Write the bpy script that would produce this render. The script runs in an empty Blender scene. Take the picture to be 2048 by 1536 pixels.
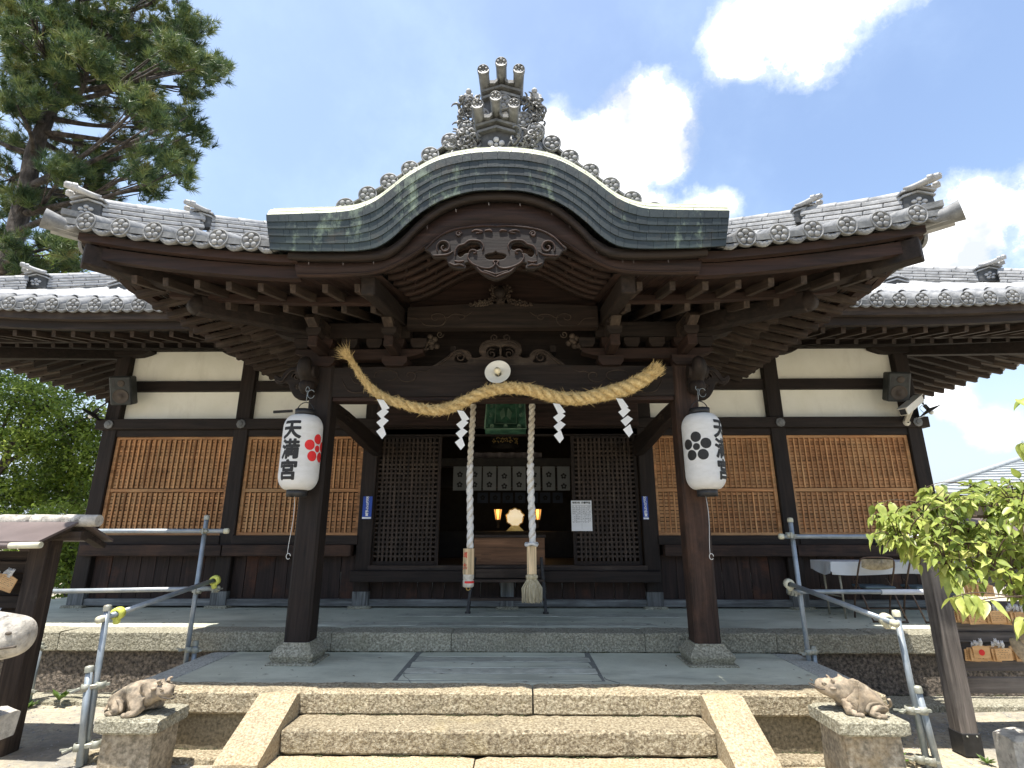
import bpy, bmesh, math, random
import numpy as np
from mathutils import Vector, Matrix, Euler
random.seed(7); rng = np.random.default_rng(7)
R = math.radians
SC = bpy.context.scene
COL = SC.collection
# ---------------------------------------------------------------- camera
CX, CZ, FPX, PITCH, YAW = .21, 1.8, 1070., R(15.4), R(.9)
cam = bpy.data.cameras.new('camera'); camo = bpy.data.objects.new('camera', cam); COL.objects.link(camo)
camo.location = (CX, 0, CZ); camo.rotation_euler = (R(90)+PITCH, 0, YAW)
cam.sensor_width = 36; cam.lens = FPX/2048*36; cam.clip_start = .05; cam.clip_end = 3000
SC.camera = camo
# ---------------------------------------------------------------- sun, sky, exposure
SUN_EL, SUN_DIR = R(75.5), Vector((-.13, -.22, 1)).normalized()
sun = bpy.data.lights.new('sun', 'SUN'); sun.energy = 3.25; sun.angle = R(.5); sun.color = (1, .955, .88)
suno = bpy.data.objects.new('sun', sun); COL.objects.link(suno)
suno.rotation_euler = SUN_DIR.to_track_quat('Z', 'Y').to_euler(); suno.location = (0, 0, 30)
SC.view_settings.view_transform = 'Standard'; SC.view_settings.look = 'None'
SC.view_settings.exposure = 1.6; SC.view_settings.gamma = 1; SC.view_settings.use_curve_mapping = False
SC.cycles.max_bounces = 8; SC.cycles.diffuse_bounces = 5; SC.cycles.transparent_max_bounces = 16
SC.cycles.use_denoising = True

def ray(u, v):
    x = (u-1024)/FPX; y = (768-v)/FPX
    a, b, c = x, math.cos(PITCH)-y*math.sin(PITCH), math.sin(PITCH)+y*math.cos(PITCH)
    return Vector((a*math.cos(YAW)-b*math.sin(YAW), a*math.sin(YAW)+b*math.cos(YAW), c))
def at(u, v, Y):
    "point seen at pixel (u,v) of the photograph that lies at depth Y"
    r = ray(u, v); t = Y/r.y
    return Vector((CX+r.x*t, Y, CZ+r.z*t))

def node_tree(nt):
    def nd(t, **k):
        n = nt.nodes.new(t)
        for a, b in k.items():
            if a.startswith('i_'):
                n.inputs[int(a[2:]) if a[2:].isdigit() else a[2:]].default_value = b
            else: setattr(n, a, b)
        return n
    return nd, nt.links.new

w = bpy.data.worlds.new('World'); SC.world = w; w.use_nodes = True
nt = w.node_tree; nt.nodes.clear(); nd, ln = node_tree(nt)
sky = nd('ShaderNodeTexSky', sky_type='NISHITA', sun_disc=False, sun_elevation=SUN_EL, sun_rotation=R(210.6))
sky.air_density = 1.15; sky.dust_density = 1.6; sky.ozone_density = 2.2; sky.altitude = 60
tc = nd('ShaderNodeTexCoord')
n1 = nd('ShaderNodeTexNoise', i_Scale=9.0, i_Detail=12.0, i_Roughness=.66)
n2 = nd('ShaderNodeTexNoise', i_Scale=2.2, i_Detail=7.0, i_Roughness=.6)
ln(tc.outputs['Generated'], n1.inputs['Vector']); ln(tc.outputs['Generated'], n2.inputs['Vector'])
BL = [(1650,-60,150),(1560,20,110),(1480,85,70),(1740,-60,95),(1640,50,85),(1500,135,32),(1450,60,50),
      (1290,245,82),(1340,225,52),(1240,270,75),(1320,310,62),(1230,350,85),(1150,300,70),(1110,250,45),(1170,390,90),(1100,340,60),(1390,240,0),
      (1400,425,52),(1440,415,40),(1370,450,50),(1290,440,60),(1960,455,85),(1900,500,90),(2030,410,70),(2080,430,90),(1980,400,50),(1900,800,40),(1990,860,45),
      (-300,300,160),(2500,200,220),(300,-500,240),(1200,-900,300),(-700,700,200),(2700,700,200)]
prev = None
for u, v, r in BL:
    if r <= 0: continue
    c = ray(u, v).normalized()
    k = .84 if abs(v-768) < 1200 else .5
    d = nd('ShaderNodeVectorMath', operation='DISTANCE'); ln(tc.outputs['Generated'], d.inputs[0]); d.inputs[1].default_value = c
    q = nd('ShaderNodeMath', operation='DIVIDE'); ln(d.outputs['Value'], q.inputs[0])
    q.inputs[1].default_value = r/FPX/(ray(u, v).length)*1.0
    if prev is None: prev = q
    else:
        m = nd('ShaderNodeMath', operation='SMOOTH_MIN'); m.inputs[2].default_value = .25
        ln(prev.outputs[0], m.inputs[0]); ln(q.outputs[0], m.inputs[1]); prev = m
a1 = nd('ShaderNodeMath', operation='MULTIPLY_ADD'); ln(n1.outputs['Fac'], a1.inputs[0]); a1.inputs[1].default_value = 2.6; a1.inputs[2].default_value = -1.2
a2 = nd('ShaderNodeMath', operation='ADD'); ln(prev.outputs[0], a2.inputs[0]); ln(a1.outputs[0], a2.inputs[1])
mr = nd('ShaderNodeMapRange', interpolation_type='SMOOTHSTEP'); ln(a2.outputs[0], mr.inputs['Value'])
mr.inputs['From Min'].default_value = 1.16; mr.inputs['From Max'].default_value = .70
mrh = nd('ShaderNodeMapRange', interpolation_type='SMOOTHSTEP'); ln(a2.outputs[0], mrh.inputs['Value']); mrh.inputs['From Min'].default_value = 1.42; mrh.inputs['From Max'].default_value = .95; mrh.inputs['To Max'].default_value = .28
mrx = nd('ShaderNodeMath', operation='MAXIMUM'); ln(mr.outputs[0], mrx.inputs[0]); ln(mrh.outputs[0], mrx.inputs[1])
# thin veil, thicker towards the horizon
sx = nd('ShaderNodeSeparateXYZ'); ln(tc.outputs['Generated'], sx.inputs[0])
v1 = nd('ShaderNodeMapRange', interpolation_type='SMOOTHSTEP'); ln(sx.outputs['Z'], v1.inputs['Value'])
v1.inputs['From Min'].default_value = .32; v1.inputs['From Max'].default_value = .03
v1.inputs['To Min'].default_value = 0; v1.inputs['To Max'].default_value = .9
v2 = nd('ShaderNodeMapRange', interpolation_type='SMOOTHSTEP'); ln(n2.outputs['Fac'], v2.inputs['Value'])
v2.inputs['From Min'].default_value = .45; v2.inputs['From Max'].default_value = .8; v2.inputs['To Max'].default_value = .35
# paler sky on the sun's left side
v3 = nd('ShaderNodeMapRange', interpolation_type='SMOOTHSTEP'); ln(sx.outputs['X'], v3.inputs['Value'])
v3.inputs['From Min'].default_value = .55; v3.inputs['From Max'].default_value = -.45; v3.inputs['To Max'].default_value = .22
s2 = nd('ShaderNodeMath', operation='ADD'); ln(v2.outputs[0], s2.inputs[0]); ln(v3.outputs[0], s2.inputs[1])
s3 = nd('ShaderNodeMath', operation='MINIMUM'); ln(s2.outputs[0], s3.inputs[0]); s3.inputs[1].default_value = .85
SKYMUL = nd('ShaderNodeMix', data_type='RGBA', blend_type='MULTIPLY'); SKYMUL.inputs[0].default_value = 1
ln(sky.outputs[0], SKYMUL.inputs[6]); SKYMUL.inputs[7].default_value = (.66, .625, .60, 1)
mx1 = nd('ShaderNodeMix', data_type='RGBA'); ln(s3.outputs[0], mx1.inputs[0]); ln(SKYMUL.outputs[2], mx1.inputs[6]); mx1.inputs[7].default_value = (2.0, 2.55, 3.3, 1)
mxh = nd('ShaderNodeMix', data_type='RGBA'); ln(v1.outputs[0], mxh.inputs[0]); ln(mx1.outputs[2], mxh.inputs[6]); mxh.inputs[7].default_value = (1.8, 2.05, 2.4, 1)
mx2 = nd('ShaderNodeMix', data_type='RGBA'); ln(mrx.outputs[0], mx2.inputs[0]); ln(mxh.outputs[2], mx2.inputs[6]); cs = nd('ShaderNodeValToRGB'); cs.color_ramp.elements[0].position = .40; cs.color_ramp.elements[0].color = (2.0, 2.12, 2.28, 1); cs.color_ramp.elements[1].position = .52; cs.color_ramp.elements[1].color = (4.2, 4.25, 4.3, 1)
n3 = nd('ShaderNodeTexNoise', i_Scale=6.0, i_Detail=6.0); ln(tc.outputs['Generated'], n3.inputs['Vector']); ln(n3.outputs['Fac'], cs.inputs[0]); ln(cs.outputs[0], mx2.inputs[7])
bg = nd('ShaderNodeBackground'); ln(mx2.outputs[2], bg.inputs[0]); bg.inputs[1].default_value = .15
wo = nd('ShaderNodeOutputWorld'); ln(bg.outputs[0], wo.inputs[0])

# ---------------------------------------------------------------- materials
def pm(name, ramp, scale=4., st=(1, 1, 1), detail=6., rough=.75, bump=.25, bscale=None, bdist=.01, metal=0., dist=0.,
       patch=None, patch2=None, var=.12, trans=0., spec=.4, coord='Object', emit=None, speck=None, subs=0):
    m = bpy.data.materials.new(name); m.use_nodes = True
    nt = m.node_tree; nt.nodes.clear(); nd, ln = node_tree(nt)
    out = nd('ShaderNodeOutputMaterial'); b = nd('ShaderNodeBsdfPrincipled'); tc = nd('ShaderNodeNewGeometry' if coord == 'World' else 'ShaderNodeTexCoord'); oi = nd('ShaderNodeObjectInfo')
    b.inputs['Roughness'].default_value = rough; b.inputs['Metallic'].default_value = metal; b.inputs['Specular IOR Level'].default_value = spec
    off = nd('ShaderNodeVectorMath', operation='MULTIPLY_ADD'); cmb = nd('ShaderNodeCombineXYZ')
    for i in range(3): ln(oi.outputs['Random'], cmb.inputs[i])
    ln(cmb.outputs[0], off.inputs[0]); off.inputs[1].default_value = (37, 61, 23) if coord != 'World' else (0, 0, 0); ln(tc.outputs['Position' if coord == 'World' else coord], off.inputs[2])
    mp = nd('ShaderNodeMapping'); mp.inputs['Scale'].default_value = st; ln(off.outputs[0], mp.inputs['Vector'])
    n = nd('ShaderNodeTexNoise', i_Scale=scale, i_Detail=detail, i_Roughness=.62, i_Distortion=dist); ln(mp.outputs[0], n.inputs['Vector'])
    cr = nd('ShaderNodeValToRGB'); ln(n.outputs['Fac'], cr.inputs[0])
    e = cr.color_ramp.elements
    while len(e) < len(ramp): e.new(.5)
    for i, (p, c) in enumerate(ramp): e[i].position = p; e[i].color = (*c, 1)
    col = cr.outputs[0]
    for pt in (patch, patch2):
        if pt:
            pc, ps, lo, hi, amt = pt[:5]
            pn = nd('ShaderNodeTexNoise', i_Scale=ps, i_Detail=8., i_Roughness=.7)
            if len(pt) > 5:
                mpp = nd('ShaderNodeMapping'); mpp.inputs['Scale'].default_value = pt[5]; ln(off.outputs[0], mpp.inputs['Vector']); ln(mpp.outputs[0], pn.inputs['Vector'])
            else: ln(off.outputs[0], pn.inputs['Vector'])
            mr = nd('ShaderNodeMapRange'); ln(pn.outputs['Fac'], mr.inputs['Value']); mr.inputs['From Min'].default_value = lo; mr.inputs['From Max'].default_value = hi; mr.inputs['To Max'].default_value = amt
            mx = nd('ShaderNodeMix', data_type='RGBA'); ln(mr.outputs[0], mx.inputs[0]); ln(col, mx.inputs[6]); mx.inputs[7].default_value = (*pc, 1); col = mx.outputs[2]
    if speck:
        sc_, c_, lo, hi, amt = speck
        vo = nd('ShaderNodeTexNoise', i_Scale=sc_, i_Detail=2., i_Roughness=.5); ln(off.outputs[0], vo.inputs['Vector'])
        mr = nd('ShaderNodeMapRange'); ln(vo.outputs['Fac'], mr.inputs['Value']); mr.inputs['From Min'].default_value = lo; mr.inputs['From Max'].default_value = hi; mr.inputs['To Max'].default_value = amt
        mx = nd('ShaderNodeMix', data_type='RGBA'); ln(mr.outputs[0], mx.inputs[0]); ln(col, mx.inputs[6]); mx.inputs[7].default_value = (*c_, 1); col = mx.outputs[2]
    if var:
        hv = nd('ShaderNodeHueSaturation'); mr = nd('ShaderNodeMapRange'); ln(oi.outputs['Random'], mr.inputs['Value'])
        mr.inputs['To Min'].default_value = 1-var; mr.inputs['To Max'].default_value = 1+var
        ln(mr.outputs[0], hv.inputs['Value']); ln(col, hv.inputs['Color']); col = hv.outputs[0]
    ln(col, b.inputs['Base Color'])
    if bump:
        bn = nd('ShaderNodeTexNoise', i_Scale=bscale or scale*3, i_Detail=5., i_Roughness=.65)
        ln(mp.outputs[0] if bscale is None or st != (1, 1, 1) else off.outputs[0], bn.inputs['Vector'])
        bp = nd('ShaderNodeBump'); bp.inputs['Strength'].default_value = bump; bp.inputs['Distance'].default_value = bdist
        ln(bn.outputs['Fac'], bp.inputs['Height']); ln(bp.outputs[0], b.inputs['Normal'])
        rr = nd('ShaderNodeMapRange'); ln(bn.outputs['Fac'], rr.inputs['Value']); rr.inputs['To Min'].default_value = rough-.12; rr.inputs['To Max'].default_value = min(1, rough+.12); ln(rr.outputs[0], b.inputs['Roughness'])
    if emit:
        b.inputs['Emission Color'].default_value = (*emit[:3], 1); b.inputs['Emission Strength'].default_value = emit[3]
    sh = b.outputs[0]
    if trans:
        t = nd('ShaderNodeBsdfTranslucent'); ln(col, t.inputs[0]); ms = nd('ShaderNodeMixShader'); ms.inputs[0].default_value = trans
        ln(sh, ms.inputs[1]); ln(t.outputs[0], ms.inputs[2]); sh = ms.outputs[0]
    ln(sh, out.inputs[0]); return m

M = {}
def wood(key, c, st_len=.06, **k):
    c = np.array(c)
    rp = [(.30, tuple(c*.30)), (.45, tuple(c*.80)), (.58, tuple(c*1.25)), (.74, tuple(c*2.1))]
    for ax, st in (('x', (st_len, 1, 1)), ('y', (1, st_len, 1)), ('z', (1, 1, st_len))):
        M[key+ax] = pm(key+ax, rp, scale=k.get('scale', 22.), st=st, detail=7, rough=k.get('rough', .72), bump=k.get('bump', .35), bdist=.006, dist=k.get('dist', .6),
                       patch=(k.get('patch') or (tuple(c*np.array([1.5, 1.15, .95])), 1.3, .48, .72, .55)), patch2=k.get('patch2'), var=k.get('var', .14), spec=.3)
wood('dark', (.0155, .0105, .0082))
wood('post', (.030, .017, .012), patch=((.105, .050, .028), 1.1, .50, .75, .75), scale=26.)
wood('red', (.023, .0122, .009))
wood('weath', (.036, .025, .019), patch=((.11, .088, .066), 2.2, .52, .78, .6))
wood('dado', (.024, .014, .011), patch=((.16, .055, .022), .7, .54, .74, .7), patch2=None)
wood('grey', (.14, .145, .14), patch=((.07, .06, .055), 1.8, .48, .7, .6))
wood('lat', (.36, .175, .075), patch=((.56, .34, .165), .9, .42, .7, .8), scale=14., var=.1, bump=.15)
wood('box', (.16, .080, .042), patch=((.22, .12, .062), 1., .4, .7, .5), scale=12., var=.05)
wood('pale', (.50, .38, .23), patch=((.62, .48, .3), 2., .4, .7, .5), scale=18., var=.06, bump=.15)
wood('rack', (.12, .105, .095), patch=((.2, .18, .16), 1.6, .48, .75, .7))
M['plaster'] = pm('plaster', [(.3, (.76, .75, .65)), (.6, (.84, .83, .74)), (.8, (.87, .86, .79))], scale=1.6, rough=.9, bump=.12, bscale=60, patch=((.52, .49, .40), 2.2, .52, .80, .5, (1, 1, .35)), patch2=((.45, .42, .34), 9, .62, .8, .4), var=.03)
M['tile'] = pm('tile', [(.3, (.20, .205, .21)), (.5, (.32, .325, .33)), (.7, (.44, .445, .445))], scale=9, rough=.58, bump=.3, bscale=70, patch=((.16, .15, .13), 5, .54, .75, .55), speck=(60, (.55, .54, .48), .62, .72, .35), var=.13, spec=.5)  # paled so the sun's glare on roof tops sits in the colour
M['tile_dk'] = pm('tile_dk', [(.3, (.06, .062, .06)), (.55, (.12, .122, .12)), (.8, (.24, .24, .235))], scale=11, rough=.5, bump=.3, bscale=60, patch=((.3, .3, .27), 6, .55, .75, .5), var=.12, spec=.5)
M['tile_face'] = pm('tile_face', [(.3, (.10, .104, .108)), (.5, (.175, .18, .183)), (.7, (.26, .265, .265))], scale=12, rough=.6, bump=.3, bscale=70, patch=((.09, .085, .07), 6, .54, .75, .6), speck=(60, (.42, .41, .37), .62, .72, .3), var=.14, spec=.4)  # darker copy of the same tile for ends the sun only grazes
M['tile_black'] = pm('tile_black', [(.3, (.035, .036, .036)), (.6, (.07, .072, .072)), (.8, (.15, .15, .148))], scale=14, rough=.6, bump=.3, bscale=60, var=.1)
M['petal'] = pm('petal', [(.3, (.34, .345, .35)), (.7, (.50, .505, .51))], scale=18, rough=.4, bump=.1, var=.1)
M['copper'] = pm('copper', [(.3, (.010, .015, .017)), (.48, (.018, .027, .029)), (.6, (.030, .044, .042)), (.76, (.10, .135, .105))], scale=1.3, st=(1, 1, .6), detail=10, rough=.5, bump=.25, bscale=35,
                 patch=((.20, .26, .19), 4.5, .55, .70, .85, (1, 1, .6)), patch2=((.060, .050, .036), 3, .54, .7, .7), var=.13, coord='World')
M['copper_lit'] = pm('copper_lit', [(.3, (.40, .42, .30)), (.6, (.56, .57, .44)), (.8, (.68, .68, .56))], scale=6, rough=.6, bump=.2, patch=((.26, .36, .24), 5, .52, .7, .7), var=.1)  # pale patina, plus the sun on the roof top put into the colour
M['verdigris'] = pm('verdigris', [(.3, (.010, .04, .026)), (.5, (.03, .10, .06)), (.7, (.10, .22, .14))], scale=7, rough=.6, bump=.5, bscale=26, patch=((.004, .012, .01), 6, .54, .7, .7), var=0)
GR = [(.34, (.20, .155, .095)), (.46, (.38, .31, .20)), (.56, (.54, .46, .31)), (.7, (.68, .60, .43))]
M['granite'] = pm('granite', GR, scale=46, detail=4, rough=.85, bump=1., bscale=26, bdist=.07, speck=(48, (.12, .09, .055), .57, .66, .55), patch=((.20, .17, .11), 2.4, .52, .74, .7), patch2=((.62, .50, .24), 1.6, .56, .75, .45), var=.12)
M['granite_s'] = pm('granite_s', [(.34, (.22, .17, .10)), (.48, (.36, .29, .185)), (.66, (.50, .43, .30))], scale=60, detail=4, rough=.8, bump=.8, bscale=40, bdist=.02, speck=(55, (.17, .12, .07), .57, .66, .55), patch=((.42, .28, .14), 1.7, .52, .72, .5), patch2=((.20, .17, .12), 4, .56, .74, .5), var=.1)
M['kerb'] = pm('kerb', [(.34, (.19, .17, .12)), (.48, (.34, .32, .24)), (.58, (.48, .45, .34)), (.72, (.62, .58, .46))], scale=50, detail=4, rough=.85, bump=1., bscale=28, bdist=.05, speck=(110, (.09, .08, .06), .60, .68, .5), patch=((.2, .19, .12), 2.2, .5, .75, .6), var=.1)
M['kerbtop'] = pm('kerbtop', [(.35, (.24, .24, .21)), (.5, (.40, .40, .35)), (.65, (.55, .55, .49))], scale=70, detail=3, rough=.8, bump=.35, bscale=80, bdist=.005, var=.06)
M['mortar'] = pm('mortar', [(.3, (.42, .43, .335)), (.5, (.52, .53, .415)), (.7, (.60, .61, .49))], scale=1.6, detail=9, rough=.75, bump=.2, bscale=45, bdist=.004, patch=((.27, .28, .225), 1.1, .50, .66, .75, (.5, 1.6, 1)), patch2=((.66, .66, .58), 4.5, .60, .74, .5, (.4, 1.5, 1)), speck=(55, (.2, .2, .17), .66, .72, .5), var=0)
M['grout'] = pm('grout', [(.3, (.12, .125, .11)), (.7, (.20, .205, .18))], scale=20, rough=.9, var=0)
M['pave'] = pm('pave', [(.3, (.32, .32, .26)), (.5, (.43, .43, .35)), (.7, (.53, .53, .44))], scale=9, detail=8, rough=.8, bump=.6, bscale=50, bdist=.008, patch=((.15, .15, .13), 3, .5, .75, .5), var=.12)
M['basewall'] = pm('basewall', [(.34, (.05, .042, .034)), (.47, (.15, .125, .10)), (.58, (.27, .22, .17)), (.72, (.42, .34, .27))], scale=26, detail=4, rough=.95, bump=1., bscale=20, bdist=.08, patch=((.035, .035, .025), 1.6, .5, .72, .75, (1, 1, .4)), var=.05)
M['porchwall'] = pm('porchwall', [(.34, (.10, .085, .055)), (.5, (.20, .165, .105)), (.68, (.31, .26, .17))], scale=38, detail=4, rough=.95, bump=.6, bscale=40, bdist=.01, patch=((.06, .06, .05), 1.2, .5, .75, .6), var=.03)
M['ground'] = pm('ground', [(.3, (.29, .24, .165)), (.5, (.44, .38, .27)), (.7, (.54, .48, .36))], scale=22, detail=8, rough=.95, bump=.8, bscale=40, bdist=.02, patch=((.20, .20, .19), .8, .46, .62, .8), patch2=((.13, .12, .06), 1.6, .6, .75, .6), var=0)
M['pebble'] = pm('pebble', [(.3, (.17, .17, .165)), (.5, (.30, .29, .27)), (.7, (.46, .44, .40))], scale=9, detail=3, rough=.9, bump=.3, bscale=90, var=0)
M['statue'] = pm('statue', [(.3, (.12, .10, .08)), (.46, (.25, .205, .15)), (.6, (.36, .29, .21)), (.78, (.54, .47, .37))], scale=17, detail=8, rough=.92, bump=.5, bscale=70, bdist=.006, patch=((.34, .24, .14), 6, .52, .74, .45), patch2=((.09, .085, .065), 9, .52, .68, .65), var=.1)
M['statue_pale'] = pm('statue_pale', [(.3, (.2, .19, .165)), (.48, (.42, .39, .34)), (.7, (.62, .58, .5))], scale=12, detail=8, rough=.92, bump=.8, bscale=40, bdist=.012, patch=((.06, .05, .045), 7, .56, .68, .8), var=.05)
M['pipe'] = pm('pipe', [(.3, (.20, .24, .27)), (.5, (.28, .32, .35)), (.7, (.36, .39, .41))], scale=8, rough=.42, bump=.05, metal=.35, patch=((.45, .40, .33), 6, .64, .74, .6), var=.1, spec=.5)
M['pipe_rust'] = pm('pipe_rust', [(.3, (.22, .26, .28)), (.5, (.34, .37, .39)), (.7, (.44, .45, .44))], scale=6, rough=.45, bump=.1, metal=.3, patch=((.28, .11, .04), 2.6, .6, .68, .8), var=.1, spec=.5)
M['clamp'] = pm('clamp', [(.3, (.26, .27, .22)), (.7, (.42, .42, .36))], scale=14, rough=.5, metal=.3, bump=.2, patch=((.22, .15, .09), 9, .55, .7, .6), var=.1)
M['cap_yellow'] = pm('cap_yellow', [(.3, (.50, .52, .08)), (.7, (.66, .68, .16))], scale=6, rough=.5, bump=0, var=.05)
M['cap_cream'] = pm('cap_cream', [(.3, (.48, .46, .33)), (.7, (.64, .62, .48))], scale=12, rough=.6, bump=.05, patch=((.3, .24, .15), 14, .55, .7, .6), var=.05)
M['straw'] = pm('straw', [(.3, (.36, .25, .10)), (.5, (.60, .44, .20)), (.7, (.78, .63, .34))], scale=30, st=(1, 1, 1), rough=.85, bump=.6, bscale=90, bdist=.01, var=.1)
M['paper'] = pm('paper', [(.3, (.78, .79, .78)), (.7, (.86, .86, .85))], scale=5, rough=.75, bump=.05, trans=.25, var=.02)
M['lantern'] = pm('lantern', [(.3, (.76, .76, .74)), (.6, (.84, .84, .83)), (.8, (.88, .88, .87))], scale=9, st=(1, 1, 2.5), rough=.7, bump=.1, trans=.3, patch=((.5, .46, .36), 7, .6, .8, .4), var=.02)
M['black'] = pm('black', [(.3, (.013, .013, .014)), (.7, (.03, .03, .032))], scale=12, rough=.5, bump=.05, var=0)
M['ink'] = pm('ink', [(.3, (.012, .012, .012)), (.7, (.025, .025, .025))], scale=30, rough=.65, bump=0, var=0)
M['inkred'] = pm('inkred', [(.3, (.62, .018, .02)), (.7, (.72, .03, .03))], scale=30, rough=.6, bump=0, var=0)
M['rope'] = pm('rope', [(.3, (.40, .35, .27)), (.5, (.56, .52, .44)), (.7, (.70, .68, .62))], scale=16, rough=.85, bump=.4, bscale=80, var=.04, patch=((.30, .23, .13), 6, .58, .75, .5))
M['ropew'] = pm('ropew', [(.3, (.58, .58, .56)), (.7, (.74, .74, .73))], scale=16, rough=.85, bump=.4, bscale=60, var=.04)
M['tassel'] = pm('tassel', [(.3, (.30, .25, .15)), (.5, (.48, .42, .28)), (.7, (.64, .59, .45))], scale=40, st=(1, 1, .1), rough=.9, bump=.4, var=.04)
M['enamel'] = pm('enamel', [(.3, (.72, .73, .68)), (.7, (.82, .82, .78))], scale=5, rough=.3, bump=0, var=0)
M['bulb'] = pm('bulb', [(.3, (.62, .55, .36)), (.7, (.8, .74, .55))], scale=5, rough=.15, bump=0, var=0, spec=.8)
M['white'] = pm('white', [(.3, (.72, .74, .76)), (.7, (.8, .81, .82))], scale=4, rough=.6, bump=.04, var=.02)
M['cloth'] = pm('cloth', [(.3, (.48, .51, .53)), (.7, (.60, .62, .63))], scale=3, rough=.55, bump=.15, bscale=10, bdist=.01, var=0)
M['blue'] = pm('blue', [(.3, (.01, .05, .32)), (.7, (.015, .07, .4))], scale=4, rough=.5, bump=0, var=.05)
M['camera_body'] = pm('camera_body', [(.3, (.55, .52, .44)), (.7, (.66, .63, .54))], scale=4, rough=.45, bump=0, var=0)
M['speaker'] = pm('speaker', [(.3, (.02, .023, .024)), (.7, (.045, .05, .05))], scale=10, rough=.6, bump=.1, var=.05)
M['cone'] = pm('cone', [(.3, (.045, .035, .028)), (.7, (.07, .055, .045))], scale=10, rough=.6, bump=0, var=.05)
M['steel'] = pm('steel', [(.3, (.022, .022, .022)), (.7, (.06, .055, .05))], scale=10, rough=.5, bump=.1, metal=.4, var=0)
M['chairmetal'] = pm('chairmetal', [(.3, (.05, .032, .022)), (.6, (.11, .07, .05)), (.8, (.22, .18, .14))], scale=14, rough=.5, metal=.4, bump=.2, patch=((.3, .26, .2), 9, .6, .72, .6), var=.1)
M['chairback'] = pm('chairback', [(.3, (.10, .075, .035)), (.5, (.30, .23, .12)), (.7, (.48, .41, .27))], scale=9, rough=.55, bump=.2, patch=((.06, .05, .03), 12, .52, .66, .7), var=.1)
M['vinyl'] = pm('vinyl', [(.3, (.05, .08, .10)), (.7, (.08, .12, .15))], scale=6, rough=.4, bump=.05, var=.05)
M['tableleg'] = pm('tableleg', [(.3, (.22, .2, .15)), (.7, (.36, .34, .27))], scale=12, rough=.5, metal=.2, bump=.1, patch=((.12, .07, .04), 10, .55, .7, .6), var=0)
M['gold'] = pm('gold', [(.3, (.50, .33, .10)), (.7, (.8, .58, .22))], scale=16, rough=.35, metal=.9, bump=.2, var=0)
M['mirror'] = pm('mirror', [(.3, (.80, .68, .42)), (.7, (.9, .84, .66))], scale=5, rough=.2, metal=.6, bump=.1, var=0, emit=(1., .74, .42, .08))  # faint emission stands in for lamplight reflected by the mirror
M['glow'] = pm('glow', [(.3, (.8, .45, .15)), (.7, (.9, .6, .25))], scale=8, rough=.5, bump=0, var=0, emit=(1., .42, .10, .28))
M['banner'] = pm('banner', [(.3, (.17, .18, .175)), (.7, (.23, .235, .23))], scale=3, rough=.85, bump=.1, var=.05, trans=.1)
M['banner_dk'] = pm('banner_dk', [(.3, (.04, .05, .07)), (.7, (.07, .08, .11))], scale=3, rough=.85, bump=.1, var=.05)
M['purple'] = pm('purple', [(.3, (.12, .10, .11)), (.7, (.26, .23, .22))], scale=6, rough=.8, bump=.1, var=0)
M['dim'] = pm('dim', [(.3, (.012, .010, .009)), (.7, (.03, .025, .02))], scale=6, rough=.7, bump=.1, var=0)  # darkness of the hall interior put into a near-black colour
M['ema'] = pm('ema', [(.3, (.46, .25, .10)), (.5, (.60, .36, .16)), (.7, (.70, .46, .23))], scale=16, st=(.3, 1, 1), rough=.6, bump=.15, var=.12)
M['brownroof'] = pm('brownroof', [(.3, (.10, .078, .072)), (.7, (.15, .118, .11))], scale=3, rough=.45, bump=.05, var=.03)
M['bark'] = pm('bark', [(.32, (.022, .019, .017)), (.5, (.065, .054, .047)), (.7, (.15, .13, .115))], scale=7, st=(1, 1, .4), detail=6, rough=.95, bump=1., bscale=9, bdist=.08, var=.05)
M['twig'] = pm('twig', [(.3, (.05, .032, .02)), (.7, (.12, .08, .055))], scale=20, rough=.85, bump=.2, var=.1)
M['slate'] = pm('slate', [(.3, (.20, .22, .23)), (.7, (.34, .36, .36))], scale=2.2, rough=.6, bump=.2, var=.04)
M['wall_far'] = pm('wall_far', [(.3, (.10, .09, .08)), (.7, (.2, .18, .16))], scale=2, rough=.9, bump=.1, var=.03)

M['mossy'] = pm('mossy', [(.3, (.03, .035, .015)), (.6, (.07, .075, .03)), (.8, (.12, .11, .06))], scale=20, rough=.95, bump=.4, var=0)

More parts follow.
